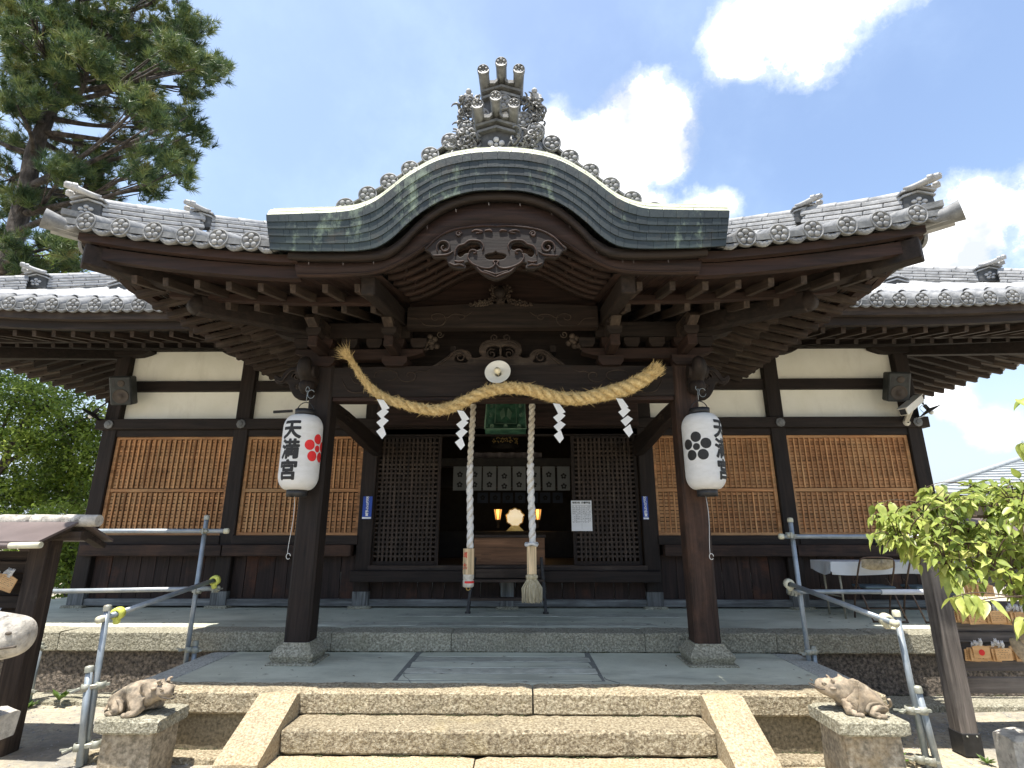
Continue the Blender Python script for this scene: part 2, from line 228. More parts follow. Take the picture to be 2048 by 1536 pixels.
def leafmat(name, cols, trans, rough=.5, scale=1.2, var=0):
    "foliage: colour from a per-leaf random attribute mixed with soft noise"
    m = bpy.data.materials.new(name); m.use_nodes = True
    nt = m.node_tree; nt.nodes.clear(); nd, ln = node_tree(nt)
    out = nd('ShaderNodeOutputMaterial'); b = nd('ShaderNodeBsdfPrincipled'); b.inputs['Roughness'].default_value = rough; b.inputs['Specular IOR Level'].default_value = .35
    at_ = nd('ShaderNodeAttribute', attribute_name='tint'); tc = nd('ShaderNodeTexCoord'); oi = nd('ShaderNodeObjectInfo')
    n = nd('ShaderNodeTexNoise', i_Scale=scale, i_Detail=3.); ln(tc.outputs['Object'], n.inputs['Vector'])
    a = nd('ShaderNodeMath', operation='MULTIPLY_ADD'); ln(n.outputs['Fac'], a.inputs[0]); a.inputs[1].default_value = .9; a.inputs[2].default_value = -.2
    a2 = nd('ShaderNodeMath', operation='MULTIPLY_ADD'); ln(at_.outputs['Fac'], a2.inputs[0]); a2.inputs[1].default_value = .55; ln(a.outputs[0], a2.inputs[2])
    a3 = nd('ShaderNodeMath', operation='MULTIPLY_ADD'); ln(oi.outputs['Random'], a3.inputs[0]); a3.inputs[1].default_value = var; ln(a2.outputs[0], a3.inputs[2])
    cr = nd('ShaderNodeValToRGB'); ln(a3.outputs[0], cr.inputs[0]); e = cr.color_ramp.elements
    while len(e) < len(cols): e.new(.5)
    for i, c in enumerate(cols): e[i].position = i/(len(cols)-1)*.9+.05; e[i].color = (*c, 1)
    ln(cr.outputs[0], b.inputs['Base Color'])
    t = nd('ShaderNodeBsdfTranslucent'); ln(cr.outputs[0], t.inputs[0]); ms = nd('ShaderNodeMixShader'); ms.inputs[0].default_value = trans
    ln(b.outputs[0], ms.inputs[1]); ln(t.outputs[0], ms.inputs[2]); ln(ms.outputs[0], out.inputs[0]); return m
M['needle'] = leafmat('needle', [(.012, .026, .012), (.026, .054, .024), (.055, .10, .038), (.15, .20, .06), (.20, .19, .07)], .18, scale=1.6)
M['leaf_bg'] = leafmat('leaf_bg', [(.03, .06, .014), (.09, .15, .025), (.24, .33, .05), (.46, .54, .12)], .45, scale=.8)
M['leaf_cherry'] = leafmat('leaf_cherry', [(.12, .18, .04), (.27, .33, .07), (.45, .50, .13), (.62, .58, .24)], .42, rough=.38, scale=3., var=.35)
M['weed'] = leafmat('weed', [(.06, .12, .02), (.14, .22, .04), (.22, .3, .06)], .3)

# ---------------------------------------------------------------- mesh builder
class MB:
    def __init__(s): s.v = []; s.f = []; s.sm = []
    def add(s, vs, fs, sm=False):
        o = len(s.v); s.v += [tuple(v) for v in vs]; s.f += [tuple(i+o for i in f) for f in fs]; s.sm += [sm]*len(fs); return s
    def box(s, x0, x1, y0, y1, z0, z1, c=0., T=None):
        if c <= 0:
            vs = [(x, y, z) for x in (x0, x1) for y in (y0, y1) for z in (z0, z1)]
            fs = [(0, 1, 3, 2), (4, 6, 7, 5), (0, 4, 5, 1), (2, 3, 7, 6), (0, 2, 6, 4), (1, 5, 7, 3)]
        else:
            vs = []; idx = {}
            for i, x in enumerate((x0, x1)):
                for j, y in enumerate((y0, y1)):
                    for k, z in enumerate((z0, z1)):
                        dx, dy, dz = (c, -c)[i], (c, -c)[j], (c, -c)[k]
                        for a, p in enumerate(((x, y+dy, z+dz), (x+dx, y, z+dz), (x+dx, y+dy, z))):
                            idx[i, j, k, a] = len(vs); vs.append(p)
            I = idx; fs = []
            q = [(0, 0), (0, 1), (1, 1), (1, 0)]
            for i in (0, 1):
                a = [I[i, j, k, 0] for j, k in q]; fs.append(tuple(a if i else a[::-1]))
                a = [I[j, i, k, 1] for j, k in q]; fs.append(tuple(a[::-1] if i else a))
                a = [I[j, k, i, 2] for j, k in q]; fs.append(tuple(a if i else a[::-1]))
            for i in (0, 1):
                for j in (0, 1):
                    fs.append((I[i, j, 0, 0], I[i, j, 1, 0], I[i, j, 1, 1], I[i, j, 0, 1]))
                    fs.append((I[i, 0, j, 0], I[i, 1, j, 0], I[i, 1, j, 2], I[i, 0, j, 2]))
                    fs.append((I[0, i, j, 1], I[1, i, j, 1], I[1, i, j, 2], I[0, i, j, 2]))
                    for k in (0, 1): fs.append((I[i, j, k, 0], I[i, j, k, 1], I[i, j, k, 2]))
        if T is not None: vs = [tuple(T @ Vector(v)) for v in vs]
        return s.add(vs, fs)
    def bar(s, p, q, w, h, c=0., roll=0., up=(0, 0, 1)):
        p, q = Vector(p), Vector(q); d = q-p; L = d.length; y = d/L; up = Vector(up)
        x = y.cross(up)
        if x.length < 1e-4: x = y.cross(Vector((0, 1, 0)))
        x.normalize(); z = x.cross(y)
        T = Matrix(((x.x, y.x, z.x, p.x), (x.y, y.y, z.y, p.y), (x.z, y.z, z.z, p.z), (0, 0, 0, 1)))
        if roll: T = T @ Matrix.Rotation(roll, 4, 'Y')
        return s.box(-w/2, w/2, 0, L, -h/2, h/2, c, T)
    def tube(s, pts, r, n=8, cap=True, sm=True, flat=None):
        pts = [Vector(p) for p in pts]; N = len(pts); rs = r if hasattr(r, '__len__') else [r]*N
        vs = []; t0 = (pts[1]-pts[0]).normalized(); nrm = t0.orthogonal().normalized()
        if flat is not None: nrm = Vector(flat)
        for i, p in enumerate(pts):
            t = (pts[min(i+1, N-1)]-pts[max(i-1, 0)])
            t = t.normalized() if t.length > 1e-9 else t0
            nrm = (nrm-t*nrm.dot(t)); nrm = nrm.normalized() if nrm.length > 1e-6 else t.orthogonal().normalized()
            b = t.cross(nrm)
            for k in range(n):
                a = 2*math.pi*k/n; vs.append(p+(nrm*math.cos(a)+b*math.sin(a))*rs[i])
        fs = [(i*n+k, i*n+(k+1) % n, (i+1)*n+(k+1) % n, (i+1)*n+k) for i in range(N-1) for k in range(n)]
        s.add(vs, fs, sm)
        if cap:
            o = len(s.v)-len(vs); s.f += [tuple(o+k for k in range(n))[::-1], tuple(o+(N-1)*n+k for k in range(n))]; s.sm += [False]*2
        return s
    def lathe(s, prof, n=24, T=None, sm=True, a0=0., a1=2*math.pi):
        full = abs(a1-a0-2*math.pi) < 1e-6; m = n if full else n+1
        vs = [(r*math.cos(a0+(a1-a0)*k/n), r*math.sin(a0+(a1-a0)*k/n), z) for r, z in prof for k in range(m)]
        if T is not None: vs = [tuple(T @ Vector(v)) for v in vs]
        fs = [(i*m+k, i*m+(k+1) % m, (i+1)*m+(k+1) % m, (i+1)*m+k) for i in range(len(prof)-1) for k in range(n)]
        return s.add(vs, fs, sm)
    def prism(s, poly, a0, a1, ax='y', sm=False):
        n = len(poly)
        f = {'y': lambda p, a: (p[0], a, p[1]), 'x': lambda p, a: (a, p[0], p[1]), 'z': lambda p, a: (p[0], p[1], a)}[ax]
        vs = [f(p, a0) for p in poly]+[f(p, a1) for p in poly]
        s.add(vs, [tuple(range(n))[::-1], tuple(range(n, 2*n))]); o = len(s.v)-2*n
        s.f += [(o+i, o+(i+1) % n, o+n+(i+1) % n, o+n+i) for i in range(n)]; s.sm += [sm]*n
        return s
    def grid(s, fn, nu, nv, sm=True):
        vs = [fn(i/nu, j/nv) for i in range(nu+1) for j in range(nv+1)]
        return s.add(vs, [(i*(nv+1)+j, (i+1)*(nv+1)+j, (i+1)*(nv+1)+j+1, i*(nv+1)+j+1) for i in range(nu) for j in range(nv)], sm)
    def sheet(s, fn, nu, nv, th, sm=False):
        "a grid with thickness th downwards"
        s.grid(fn, nu, nv, sm); s.grid(lambda a, b: tuple(Vector(fn(a, b))-Vector((0, 0, th))), nu, nv, sm)
        for j in (0, 1): s.grid(lambda a, b, j=j: tuple(Vector(fn(a, j))-Vector((0, 0, th*b))), nu, 1)
        for i in (0, 1): s.grid(lambda a, b, i=i: tuple(Vector(fn(i, a))-Vector((0, 0, th*b))), nv, 1)
        return s
    def ball(s, c, r, n=10, m=6, T=None, jit=0):
        rx, ry, rz = r if hasattr(r, '__len__') else (r, r, r); vs = []
        for i in range(m+1):
            th = math.pi*i/m
            for k in range(n):
                a = 2*math.pi*k/n; j = 1+random.uniform(-jit, jit)
                v = Vector((rx*math.sin(th)*math.cos(a)*j, ry*math.sin(th)*math.sin(a)*j, rz*math.cos(th)*j))
                if T is not None: v = T @ v
                vs.append(v+Vector(c))
        return s.add(vs, [(i*n+k, (i+1)*n+k, (i+1)*n+(k+1) % n, i*n+(k+1) % n) for i in range(m) for k in range(n)], True)
    def mir(s):
        "append the mirror image in x"
        n = len(s.v); s.v += [(-x, y, z) for x, y, z in s.v]; k = len(s.f)
        s.f += [tuple(i+n for i in f)[::-1] for f in s.f[:k]]; s.sm += s.sm[:k]; return s
    def mesh(s, name='mesh'):
        me = bpy.data.meshes.new(name); me.from_pydata(s.v, [], s.f); me.polygons.foreach_set('use_smooth', s.sm); me.validate(); me.update(); return me

def wl(o):
    p = Vector((0, 0, 0))
    while o is not None: p += o.location; o = o.parent
    return p
def ob(name, mesh, mat=None, parent=None, loc=None, rot=None, scale=None, label=None, cat=None, group=None, kind=None):
    "link one mesh object; loc is in world space, geometry without loc is already in world coordinates"
    me = mesh.mesh(name) if isinstance(mesh, MB) else mesh
    if mat is not None and not me.materials: me.materials.append(M[mat] if isinstance(mat, str) else mat)
    o = bpy.data.objects.new(name, me); COL.objects.link(o)
    o.location = Vector(loc) if loc is not None else Vector((0, 0, 0))
    if parent is not None: o.parent = parent; o.location = o.location-wl(parent)
    if rot is not None: o.rotation_euler = rot
    if scale is not None: o.scale = scale
    tag(o, label, cat, group, kind); return o
def tag(o, label=None, cat=None, group=None, kind=None):
    for k, v in (('label', label), ('category', cat), ('group', group), ('kind', kind)):
        if v: o[k] = v
    return o
def thing(name, loc, label=None, cat=None, group=None, kind=None):
    o = bpy.data.objects.new(name, None); COL.objects.link(o); o.location = loc; o.empty_display_size = .1
    return tag(o, label, cat, group, kind)
def smooth(pts, n=6, closed=False):
    "Catmull-Rom through points of any dimension"
    P = [Vector(p) for p in pts]; N = len(P); out = []
    for i in range(N if closed else N-1):
        g = (lambda k: P[k % N]) if closed else (lambda k: P[max(0, min(N-1, k))])
        a, b, c, d = g(i-1), g(i), g(i+1), g(i+2)
        for k in range(n):
            t = k/n; out.append(.5*((2*b)+(c-a)*t+(2*a-5*b+4*c-d)*t*t+(3*b-a-3*c+d)*t**3))
    if not closed: out.append(P[-1].copy())
    return out
def interp(pts, x):
    if x <= pts[0][0]: return pts[0][1]
    for (a, b), (c, d) in zip(pts, pts[1:]):
        if x <= c: return b+(d-b)*(x-a)/(c-a)
    return pts[-1][1]
def curve_mesh(loops, extrude, bevel=0.):
    "filled 2D outlines (holes allowed) in x,z extruded along y, centred on y=0"
    cu = bpy.data.curves.new('outline', 'CURVE'); cu.dimensions = '2D'; cu.fill_mode = 'BOTH'; cu.extrude = extrude/2-bevel; cu.bevel_depth = bevel; cu.bevel_resolution = 1
    for lp in loops:
        sp = cu.splines.new('POLY'); sp.points.add(len(lp)-1); sp.use_cyclic_u = True
        for i, p in enumerate(lp): sp.points[i].co = (p[0], p[1], 0, 1)
    o = bpy.data.objects.new('outline', cu); COL.objects.link(o)
    dg = bpy.context.evaluated_depsgraph_get(); me = bpy.data.meshes.new_from_object(o.evaluated_get(dg))
    bpy.data.objects.remove(o); bpy.data.curves.remove(cu)
    me.transform(Matrix.Rotation(R(90), 4, 'X')); me.materials.clear(); return me
def text_mesh(body, size, extrude=.001, bold=0., align='CENTER', spacing=1.):
    cu = bpy.data.curves.new('lettering', 'FONT'); cu.body = body; cu.size = size; cu.extrude = extrude; cu.offset = bold; cu.align_x = align; cu.align_y = 'CENTER'; cu.resolution_u = 3; cu.space_line = spacing
    o = bpy.data.objects.new('lettering', cu); COL.objects.link(o)
    dg = bpy.context.evaluated_depsgraph_get(); me = bpy.data.meshes.new_from_object(o.evaluated_get(dg))
    bpy.data.objects.remove(o); bpy.data.curves.remove(cu)
    me.transform(Matrix.Rotation(R(90), 4, 'X')); me.materials.clear(); return me
# ================================================================ ground and terrace
g = MB()
def gz(x, y): return .012*math.sin(x*1.7+y*.6)+.010*math.sin(y*2.3-x*.8)-.012
g.grid(lambda a, b: (-12+24*a, -4+14*b, gz(-12+24*a, -4+14*b)), 96, 56)
big = [(-400, -400), (400, -400), (400, 400), (-400, 400)]
g.add([(x, y, -.06) for x, y in big], [(0, 1, 2, 3)])
ob('ground', g, 'ground', kind='structure', label='pale sandy earth and gravel in front of the stone terrace')
pb = MB()
for i in range(9000):
    if i % 2: x, y = random.uniform(-6.5, -2.2), random.uniform(4.0, 6.6)
    else: x, y = random.uniform(2.4, 6.6), random.uniform(3.8, 6.6)
    gray = math.sin(x*2.1+1)+math.sin(y*2.7+x)
    if gray < -.2 and random.random() < .75: continue
    r = random.uniform(.005, .014)*(1.3 if random.random() < .1 else 1); h = r*random.uniform(.5, .8)
    k = random.random()*6.28; z = gz(x, y)+h*.3
    vs = [(x+r*math.cos(k+j*1.257)*random.uniform(.7, 1.1), y+r*math.sin(k+j*1.257)*random.uniform(.7, 1.1), z) for j in range(5)]
    pb.add(vs+[(x, y, z+h), (x, y, z-h)], [(j, (j+1) % 5, 5) for j in range(5)]+[((j+1) % 5, j, 6) for j in range(5)])
ob('gravel', pb, 'pebble', kind='stuff', label='loose grey gravel scattered on the sandy ground beside the terrace')

def stone(x0, x1, y0, y1, z0, z1, c=.014, j=.004, step=.09, ax='x'):
    "a dressed stone with slightly uneven, worn arrises; long axis x or y; local origin at its base centre"
    m = MB(); o = Vector(((x0+x1)/2, (y0+y1)/2, z0))
    a0, a1, b0, b1 = (x0-o.x, x1-o.x, y0-o.y, y1-o.y) if ax == 'x' else (y0-o.y, y1-o.y, x0-o.x, x1-o.x)
    n = max(2, int((a1-a0)/step)); h = z1-z0; st = []
    for i in range(n+1):
        t = a0+(a1-a0)*i/n; e = c if i in (0, n) else 0
        q = [(b0+c, 0), (b1-c, 0), (b1, c), (b1, h-c), (b1-c, h), (b0+c, h), (b0, h-c), (b0, c)]
        if e: q = [(b0+c+e*.6, e*.5), (b1-c-e*.6, e*.5), (b1-e*.6, c), (b1-e*.6, h-c), (b1-c-e*.4, h-e*.6), (b0+c+e*.4, h-e*.6), (b0+e*.6, h-c), (b0+e*.6, c)]
        st.append([(t, p[0]+random.uniform(-j, j), p[1]+(random.uniform(-j, j) if p[1] > c else 0)) for p in q])
    vs = [((t, p, z) if ax == 'x' else (-p, t, z)) for s in st for t, p, z in s]
    fs = [(i*8+k, i*8+(k+1) % 8, (i+1)*8+(k+1) % 8, (i+1)*8+k)[::-1] for i in range(n) for k in range(8)]+[tuple(range(8)), tuple(n*8+k for k in range(8))[::-1]]
    m.add(vs, fs); return m, o
def put_stone(par, name, mat, *a, **k):
    m, o = stone(*a, **k); return ob(name, m, mat, par, loc=o)

ter = thing('stone_terrace', (0, 8, 0), kind='structure', label='raised stone terrace carrying the shrine hall, with mortar paving and granite kerbs')
JX = [-7.9, -6.4, -5.14, -3.95, -1.97, -.59, 1.62, 3.11, 4.21, 5.6, 6.8, 7.9]
for a, b in zip(JX, JX[1:]): put_stone(ter, 'kerb_stone', 'kerb', a+.004, b-.004, 6.66, 7.02, .47, .682+random.uniform(-.004, .003))
FX = [-7.9, -6.1, -4.6, -3.32]
for s in (1, -1):
    for a, b in zip(FX, FX[1:]): put_stone(ter, 'footing_stone', 'kerb', min(s*a, s*b)+.005, max(s*a, s*b)-.005, 6.38, 6.70, -.05, .05+random.uniform(-.006, .006), c=.02)
ob('base_wall', MB().box(-7.8, 7.8, 6.72, 6.95, -.05, .47), 'basewall', ter)
ob('terrace_floor', MB().box(-7.85, 7.85, 7.015, 16, .3, .674), 'mortar', ter)
for x0, x1, y0, y1 in [(-1.5, -.25, 7.9, 8.15), (-.24, .95, 7.9, 8.15), (.96, 2.4, 7.86, 8.12), (-2.6, -1.1, 7.15, 7.4), (-1.09, .4, 7.15, 7.4), (.41, 1.9, 7.15, 7.4)]:
    put_stone(ter, 'paving_slab', 'pave', x0, x1, y0, y1, .60, .679, c=.008, j=.003)
# porch platform
put_stone(ter, 'kerb_stone', 'granite', -3.3, .30, 5.06, 5.37, .31, .482, c=.016, j=.004, step=.07)
put_stone(ter, 'kerb_stone', 'granite', .315, 3.27, 5.06, 5.37, .31, .480, c=.016, j=.004, step=.07)
for s in (-1, 1):
    put_stone(ter, 'kerb_stone', 'kerbtop', min(s*3.3, s*3.02), max(s*3.3, s*3.02), 5.375, 6.655, .31, .48, ax='y')
    put_stone(ter, 'footing_stone', 'granite', min(s*3.42, s*1.95), max(s*3.42, s*1.95), 4.93, 5.12, -.05, .035, c=.02)
ob('porch_base_wall', MB().box(-3.24, 3.22, 5.12, 6.6, -.05, .31), 'porchwall', ter)
ob('porch_floor', MB().box(-3.02, 3.02, 5.372, 6.658, .32, .474), 'mortar', ter)
ob('grout_line', MB().box(-.98, .98, 5.46, 6.655, .40, .4755), 'grout', ter)
for y0, y1 in [(5.47, 5.70), (5.72, 5.93), (5.95, 6.19), (6.21, 6.41), (6.43, 6.65)]:
    put_stone(ter, 'paving_slab', 'pave' if y0 in (5.72, 6.21) else 'mortar', -.96+random.uniform(0, .05), .97-random.uniform(0, .05), y0, y1, .40, .4795 if y0 in (5.72, 6.21) else .479, c=.005, j=.001, step=.12)
cr = MB()   # cracks in the mortar beside the slabs
for path in ([(-.80, 5.40), (-.84, 5.5), (-.9, 5.6), (-.93, 5.75)], [(1.1, 5.4), (1.0, 5.52), (.99, 5.6)]):
    cr.tube([(x, y, .4765) for x, y in smooth(path, 4)], .004, 4)
ob('crack', cr, 'grout', ter)
# steps
stp = thing('stone_steps', (0, 4.7, 0), kind='structure', label='granite steps with sloping cheek stones leading up to the porch')
put_stone(stp, 'step_stone', 'granite', -1.66, 1.70, 4.70, 5.07, .14, .312, c=.018, j=.005, step=.06)
put_stone(stp, 'step_stone', 'granite_s', -1.75, -.15, 4.24, 4.71, -.05, .138, c=.018, j=.004)
put_stone(stp, 'step_stone', 'granite_s', -.14, 1.78, 4.24, 4.71, -.05, .136, c=.018, j=.004)
put_stone(stp, 'landing_stone', 'granite_s', -2.2, .1, 3.2, 4.235, -.1, .01, c=.018, j=.004)
put_stone(stp, 'landing_stone', 'granite_s', .11, 2.3, 3.2, 4.235, -.1, .012, c=.018, j=.004)
for s in (-1, 1):
    x0, x1 = (-1.99, -1.67) if s < 0 else (1.71, 2.04)
    m = MB(); sec = [(5.055, -.02), (5.055, .485), (4.99, .492), (4.37, .222), (4.345, .20), (4.345, -.02)]; n = 5; vs = []
    for i in range(n+1):
        x = x0+(x1-x0)*i/n; e = .010 if i in (0, n) else 0
        vs += [(x, y+random.uniform(-.003, .003)+(e if y < 4.5 else 0), z-(e if z > .1 else 0)+random.uniform(-.003, .003)) for y, z in sec]
    k = len(sec); m.add(vs, [(i*k+j, i*k+(j+1) % k, (i+1)*k+(j+1) % k, (i+1)*k+j) for i in range(n) for j in range(k)]+[tuple(range(k))[::-1], tuple(n*k+j for j in range(k))])
    o = Vector(((x0+x1)/2, 4.7, 0)); m.v = [(a-o.x, b-o.y, c) for a, b, c in m.v]
    ob('cheek_stone', m, 'granite_s', stp, loc=o)

# ================================================================ hall: walls
hall = thing('shrine_hall', (0, 8.8, .68), label='dark timber shrine hall with curved copper porch gable and grey tiled roofs', cat='shrine')
YW = 8.8
for i, x in enumerate([-6.63, -4.42, -2.24, 2.24, 4.42, 6.63]):
    ob('post', MB().box(-.12, .12, -.12, .12, 0, 4.35, c=.012), 'darkz', hall, loc=(x, YW+.0, .70))
    ob('post_pad', MB().box(-.17, .17, -.17, .17, -.02, .03, c=.008), 'kerb', hall, loc=(x, YW-.01, .68))
    ob('post_foot', MB().box(-.123, .123, -.123, .123, 0, .2), 'greyz', hall, loc=(x, YW, .712))
    if abs(x) > 3:
        b = MB().lathe([(.0, .03), (.035, .028), (.042, .018), (.075, .012), (.078, 0)], 8, Matrix.Rotation(R(90), 4, 'X'), sm=False); ob('nail_cover', b, 'tile_dk', hall, loc=(x+.02, 8.622, 3.51))
for x in (-6.63, 6.63):   # side walls of the hall run back
    s = 1 if x > 0 else -1
    ob('side_wall', MB().box(x-.06, x+.06, 8.94, 15, .7, 5.1), 'darky', hall)
ob('head_beam', MB().box(-6.85, 6.85, 8.63, 8.79, 3.43, 3.605, c=.01), 'darkx', hall)
ob('window_head', MB().box(-6.7, 6.7, 8.70, 8.80, 3.315, 3.43, c=.006), 'darkx', hall)
ob('top_beam', MB().box(-6.95, 6.95, 8.62, 8.86, 4.83, 5.08, c=.012), 'darkx', hall)
ob('upper_wall', MB().box(-6.6, 6.6, 8.8, 8.9, 5.0, 5.9), 'darkx', hall)
def bracket(par, cx, half, z0, z1, y0, y1, mat='darkx', ends=(1, 1)):
    "boat shaped bracket arm"
    L = [(cx-half, z1), (cx-half, z1-(z1-z0)*.35), (cx-half*.86, z1-(z1-z0)*.62), (cx-half*.62, z0+.01), (cx-half*.4, z0)] if ends[0] else [(cx-half, z1), (cx-half, z0)]
    Rr = [(cx+half*.4, z0), (cx+half*.62, z0+.01), (cx+half*.86, z1-(z1-z0)*.62), (cx+half, z1-(z1-z0)*.35), (cx+half, z1)] if ends[1] else [(cx+half, z0), (cx+half, z1)]
    return ob('bracket_arm', MB().prism(L+Rr, y0, y1), mat, par)
for x in (-6.63, -4.42, 4.42, 6.63): bracket(hall, x, .5, 4.70, 4.828, 8.60, 8.76)
BAYS = [(-6.51, -4.54), (-4.30, -2.36), (2.36, 4.30), (4.54, 6.51)]
for i, (a, b) in enumerate(BAYS):
    ob('plaster_panel', MB().box(a, b, 8.80, 8.86, 3.60, 4.105), 'plaster', hall)
    ob('plaster_panel', MB().box(a, b, 8.80, 8.86, 4.275, 4.84), 'plaster', hall)
    ob('mid_rail', MB().box(a-.01, b+.01, 8.72, 8.81, 4.10, 4.28, c=.006), 'darkx', hall)
    ob('window_sill', MB().box(a-.02, b+.02, 8.66, 8.84, 1.60, 1.74, c=.006), 'darkx', hall)
    x0, x1 = a-.14, b+.14
    if i in (1,): x1 = b-.05
    if i in (2,): x0 = a+.05
    ob('waist_beam', MB().box(x0, x1, 8.58, 8.74, 1.43, 1.60, c=.010), 'postx', hall)
    ob('ground_sill', MB().box(a-.02, b+.02, 8.70, 8.86, .70, .80, c=.008), 'greyx', hall)
    # dado planks
    x = a; n = 8; ws = [random.uniform(.7, 1.3) for _ in range(n)]; k = (b-a)/sum(ws)
    for w_ in ws:
        ww = w_*k
        ob('plank', MB().box(-ww/2+.003, ww/2-.003, -.012, .012, 0, .66, c=.004), 'dadoz', hall, loc=(x+ww/2, 8.79+random.uniform(-.003, .003), .79)); x += ww
    # lattice windows
    fr = MB(); z0, z1, zm = 1.74, 3.315, 2.44
    fr.box(a-.005, a+.05, 8.735, 8.80, z0, z1); fr.box(b-.05, b+.005, 8.735, 8.80, z0, z1); fr.box(a+.05, b-.05, 8.735, 8.80, z0, z0+.045); fr.box(a+.05, b-.05, 8.735, 8.80, z1-.04, z1); fr.box(a+.05, b-.05, 8.742, 8.80, zm-.028, zm+.028, c=.004)
    wn = ob('lattice_window', fr, 'latx', hall)
    ob('backing_board', MB().box(a+.04, b-.04, 8.85, 8.87, z0+.02, z1-.02), 'redx', wn)
    nb = 21; hb = MB()
    for lo, hi in ((z0+.045, zm-.035), (zm+.035, z1-.04)):
        vb = MB().box(-.010, .010, -.013, .013, 0, hi-lo); vm = vb.mesh('window_bar')
        for j in range(1, nb+1): ob('window_bar', vm, 'latz', wn, loc=(a+.05+(b-a-.1)*j/(nb+1), 8.760, lo))
        nh = int((hi-lo)/.052)
        for j in range(nh):
            zz = lo+(hi-lo)*(j+.5)/nh
            for q in range(nb+1):   # small slats let in between the bars
                pw = (b-a-.1)/(nb+1); xl = a+.05+pw*q+(.022 if q else .012); xr_ = a+.05+pw*(q+1)-(.010 if q < nb else 0); jz = random.uniform(-.0015, .0015); y_ = 8.768+random.uniform(0, .004)
                hb.box(xl, xr_, y_, 8.800, zz-.0225+jz, zz+.0225+jz)
    ob('cross_bars', hb, 'latx', wn, kind='stuff')
# ---- doorway
ob('lintel', MB().box(-2.16, 2.16, 8.70, 8.80, 3.335, 3.43, c=.006), 'redx', hall)
ob('over_door_board', MB().box(-2.14, 2.14, 8.82, 8.88, 3.4, 5.0), 'darkx', hall)
ob('rainbow_beam', MB().box(-2.12, 2.12, 8.50, 8.62, 3.44, 3.90, c=.015), 'redx', hall)
ob('threshold', MB().box(-2.15, 2.15, 8.66, 8.90, 1.22, 1.295, c=.005), 'weathx', hall)
ob('entrance_beam', MB().box(-2.36, 2.30, 8.46, 8.62, 1.065, 1.23, c=.01), 'darkx', hall)
ob('ground_sill', MB().box(-2.12, 2.12, 8.70, 8.86, .70, .80, c=.008), 'greyx', hall)
for x in (-1.1, 0, 1.1):
    if x == 0:
        ob('short_post', MB().box(-.1, .1, -.1, .1, 0, .38, c=.006), 'greyz', hall, loc=(0, 8.76, .70)); ob('post_pad', MB().box(-.17, .17, -.15, .15, -.02, .03, c=.008), 'kerb', hall, loc=(0, 8.74, .68))
x = -2.12; ws = [random.uniform(.7, 1.3) for _ in range(17)]; k = 4.24/sum(ws)
for w_ in ws:
    ww = w_*k; ob('plank', MB().box(-ww/2+.003, ww/2-.003, -.012, .012, 0, .35, c=.004), 'dadoz', hall, loc=(x+ww/2, 8.79, .79)); x += ww
vm = MB().box(-.018, .018, -.010, .010, 0, 1.93, c=.003).mesh('door_bar'); hm = MB().box(0, .96, -.009, .009, -.017, .017, c=.002).mesh('door_rail')
for a, b in ((-2.155, -1.085), (1.035, 2.105)):
    fr = MB(); z0, z1 = 1.297, 3.335
    fr.box(a, a+.055, 8.755, 8.80, z0, z1, c=.004); fr.box(b-.055, b, 8.755, 8.80, z0, z1, c=.004); fr.box(a+.055, b-.055, 8.757, 8.80, z0, z0+.055); fr.box(a+.055, b-.055, 8.757, 8.80, z1-.055, z1)
    dr = ob('lattice_door', fr, 'darkz', hall)
    for j in range(1, 14): ob('door_bar', vm, 'weathz', dr, loc=(a+.055+.96*j/14, 8.768, z0+.055))
    for j in range(1, 27): ob('door_rail', hm, 'weathx', dr, loc=(a+.055, 8.7695, z0+.055+1.93*j/27))
# inner room
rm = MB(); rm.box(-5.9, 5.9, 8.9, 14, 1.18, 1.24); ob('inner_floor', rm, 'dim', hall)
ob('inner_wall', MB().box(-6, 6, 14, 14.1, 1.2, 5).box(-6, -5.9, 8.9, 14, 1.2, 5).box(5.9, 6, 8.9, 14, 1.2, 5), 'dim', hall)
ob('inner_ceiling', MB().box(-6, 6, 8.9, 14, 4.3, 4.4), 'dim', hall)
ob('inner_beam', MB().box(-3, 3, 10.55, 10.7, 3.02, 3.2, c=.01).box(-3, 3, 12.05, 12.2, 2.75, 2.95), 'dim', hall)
# ================================================================ eaves (rafters, boards) and tiled roofs
def eK(x):
    t = max(0, abs(x)-2.); return .07*t+.03*t*t
def side_T(side, X0):
    "local (s, d, z) -> world; d runs inwards from the tile edge"
    if side == 'F': return lambda s, d, z: (s, X0+d, z)
    if side == 'R': return lambda s, d, z: (X0-d, s, z)
    return lambda s, d, z: (-X0+d, s, z)
ROT = {'F': 0, 'R': R(90), 'L': R(-90)}
def rafter_mesh(L, w_, h, taper=.85):
    m = MB(); c = .004
    m.box(-w_/2, w_/2, 0, L, 0, h, c); m.v = [(x*(taper+(1-taper)*min(1, y/.3)), y, z if z < h/2 else z) for x, y, z in m.v]; return m.mesh('rafter')
def rafters(par, T, side, ss, d0, zf, pitch, Lf, w_, h, mat, name='rafter'):
    cache = {}
    for s in ss:
        L = round(Lf(s), 2)
        if L < .12: continue
        if L not in cache: cache[L] = rafter_mesh(L/math.cos(pitch), w_, h)
        o = ob(name, cache[L], mat, par, loc=T(s, d0, zf(s))); o.rotation_euler = Euler((pitch, 0, ROT[side]), 'XYZ')
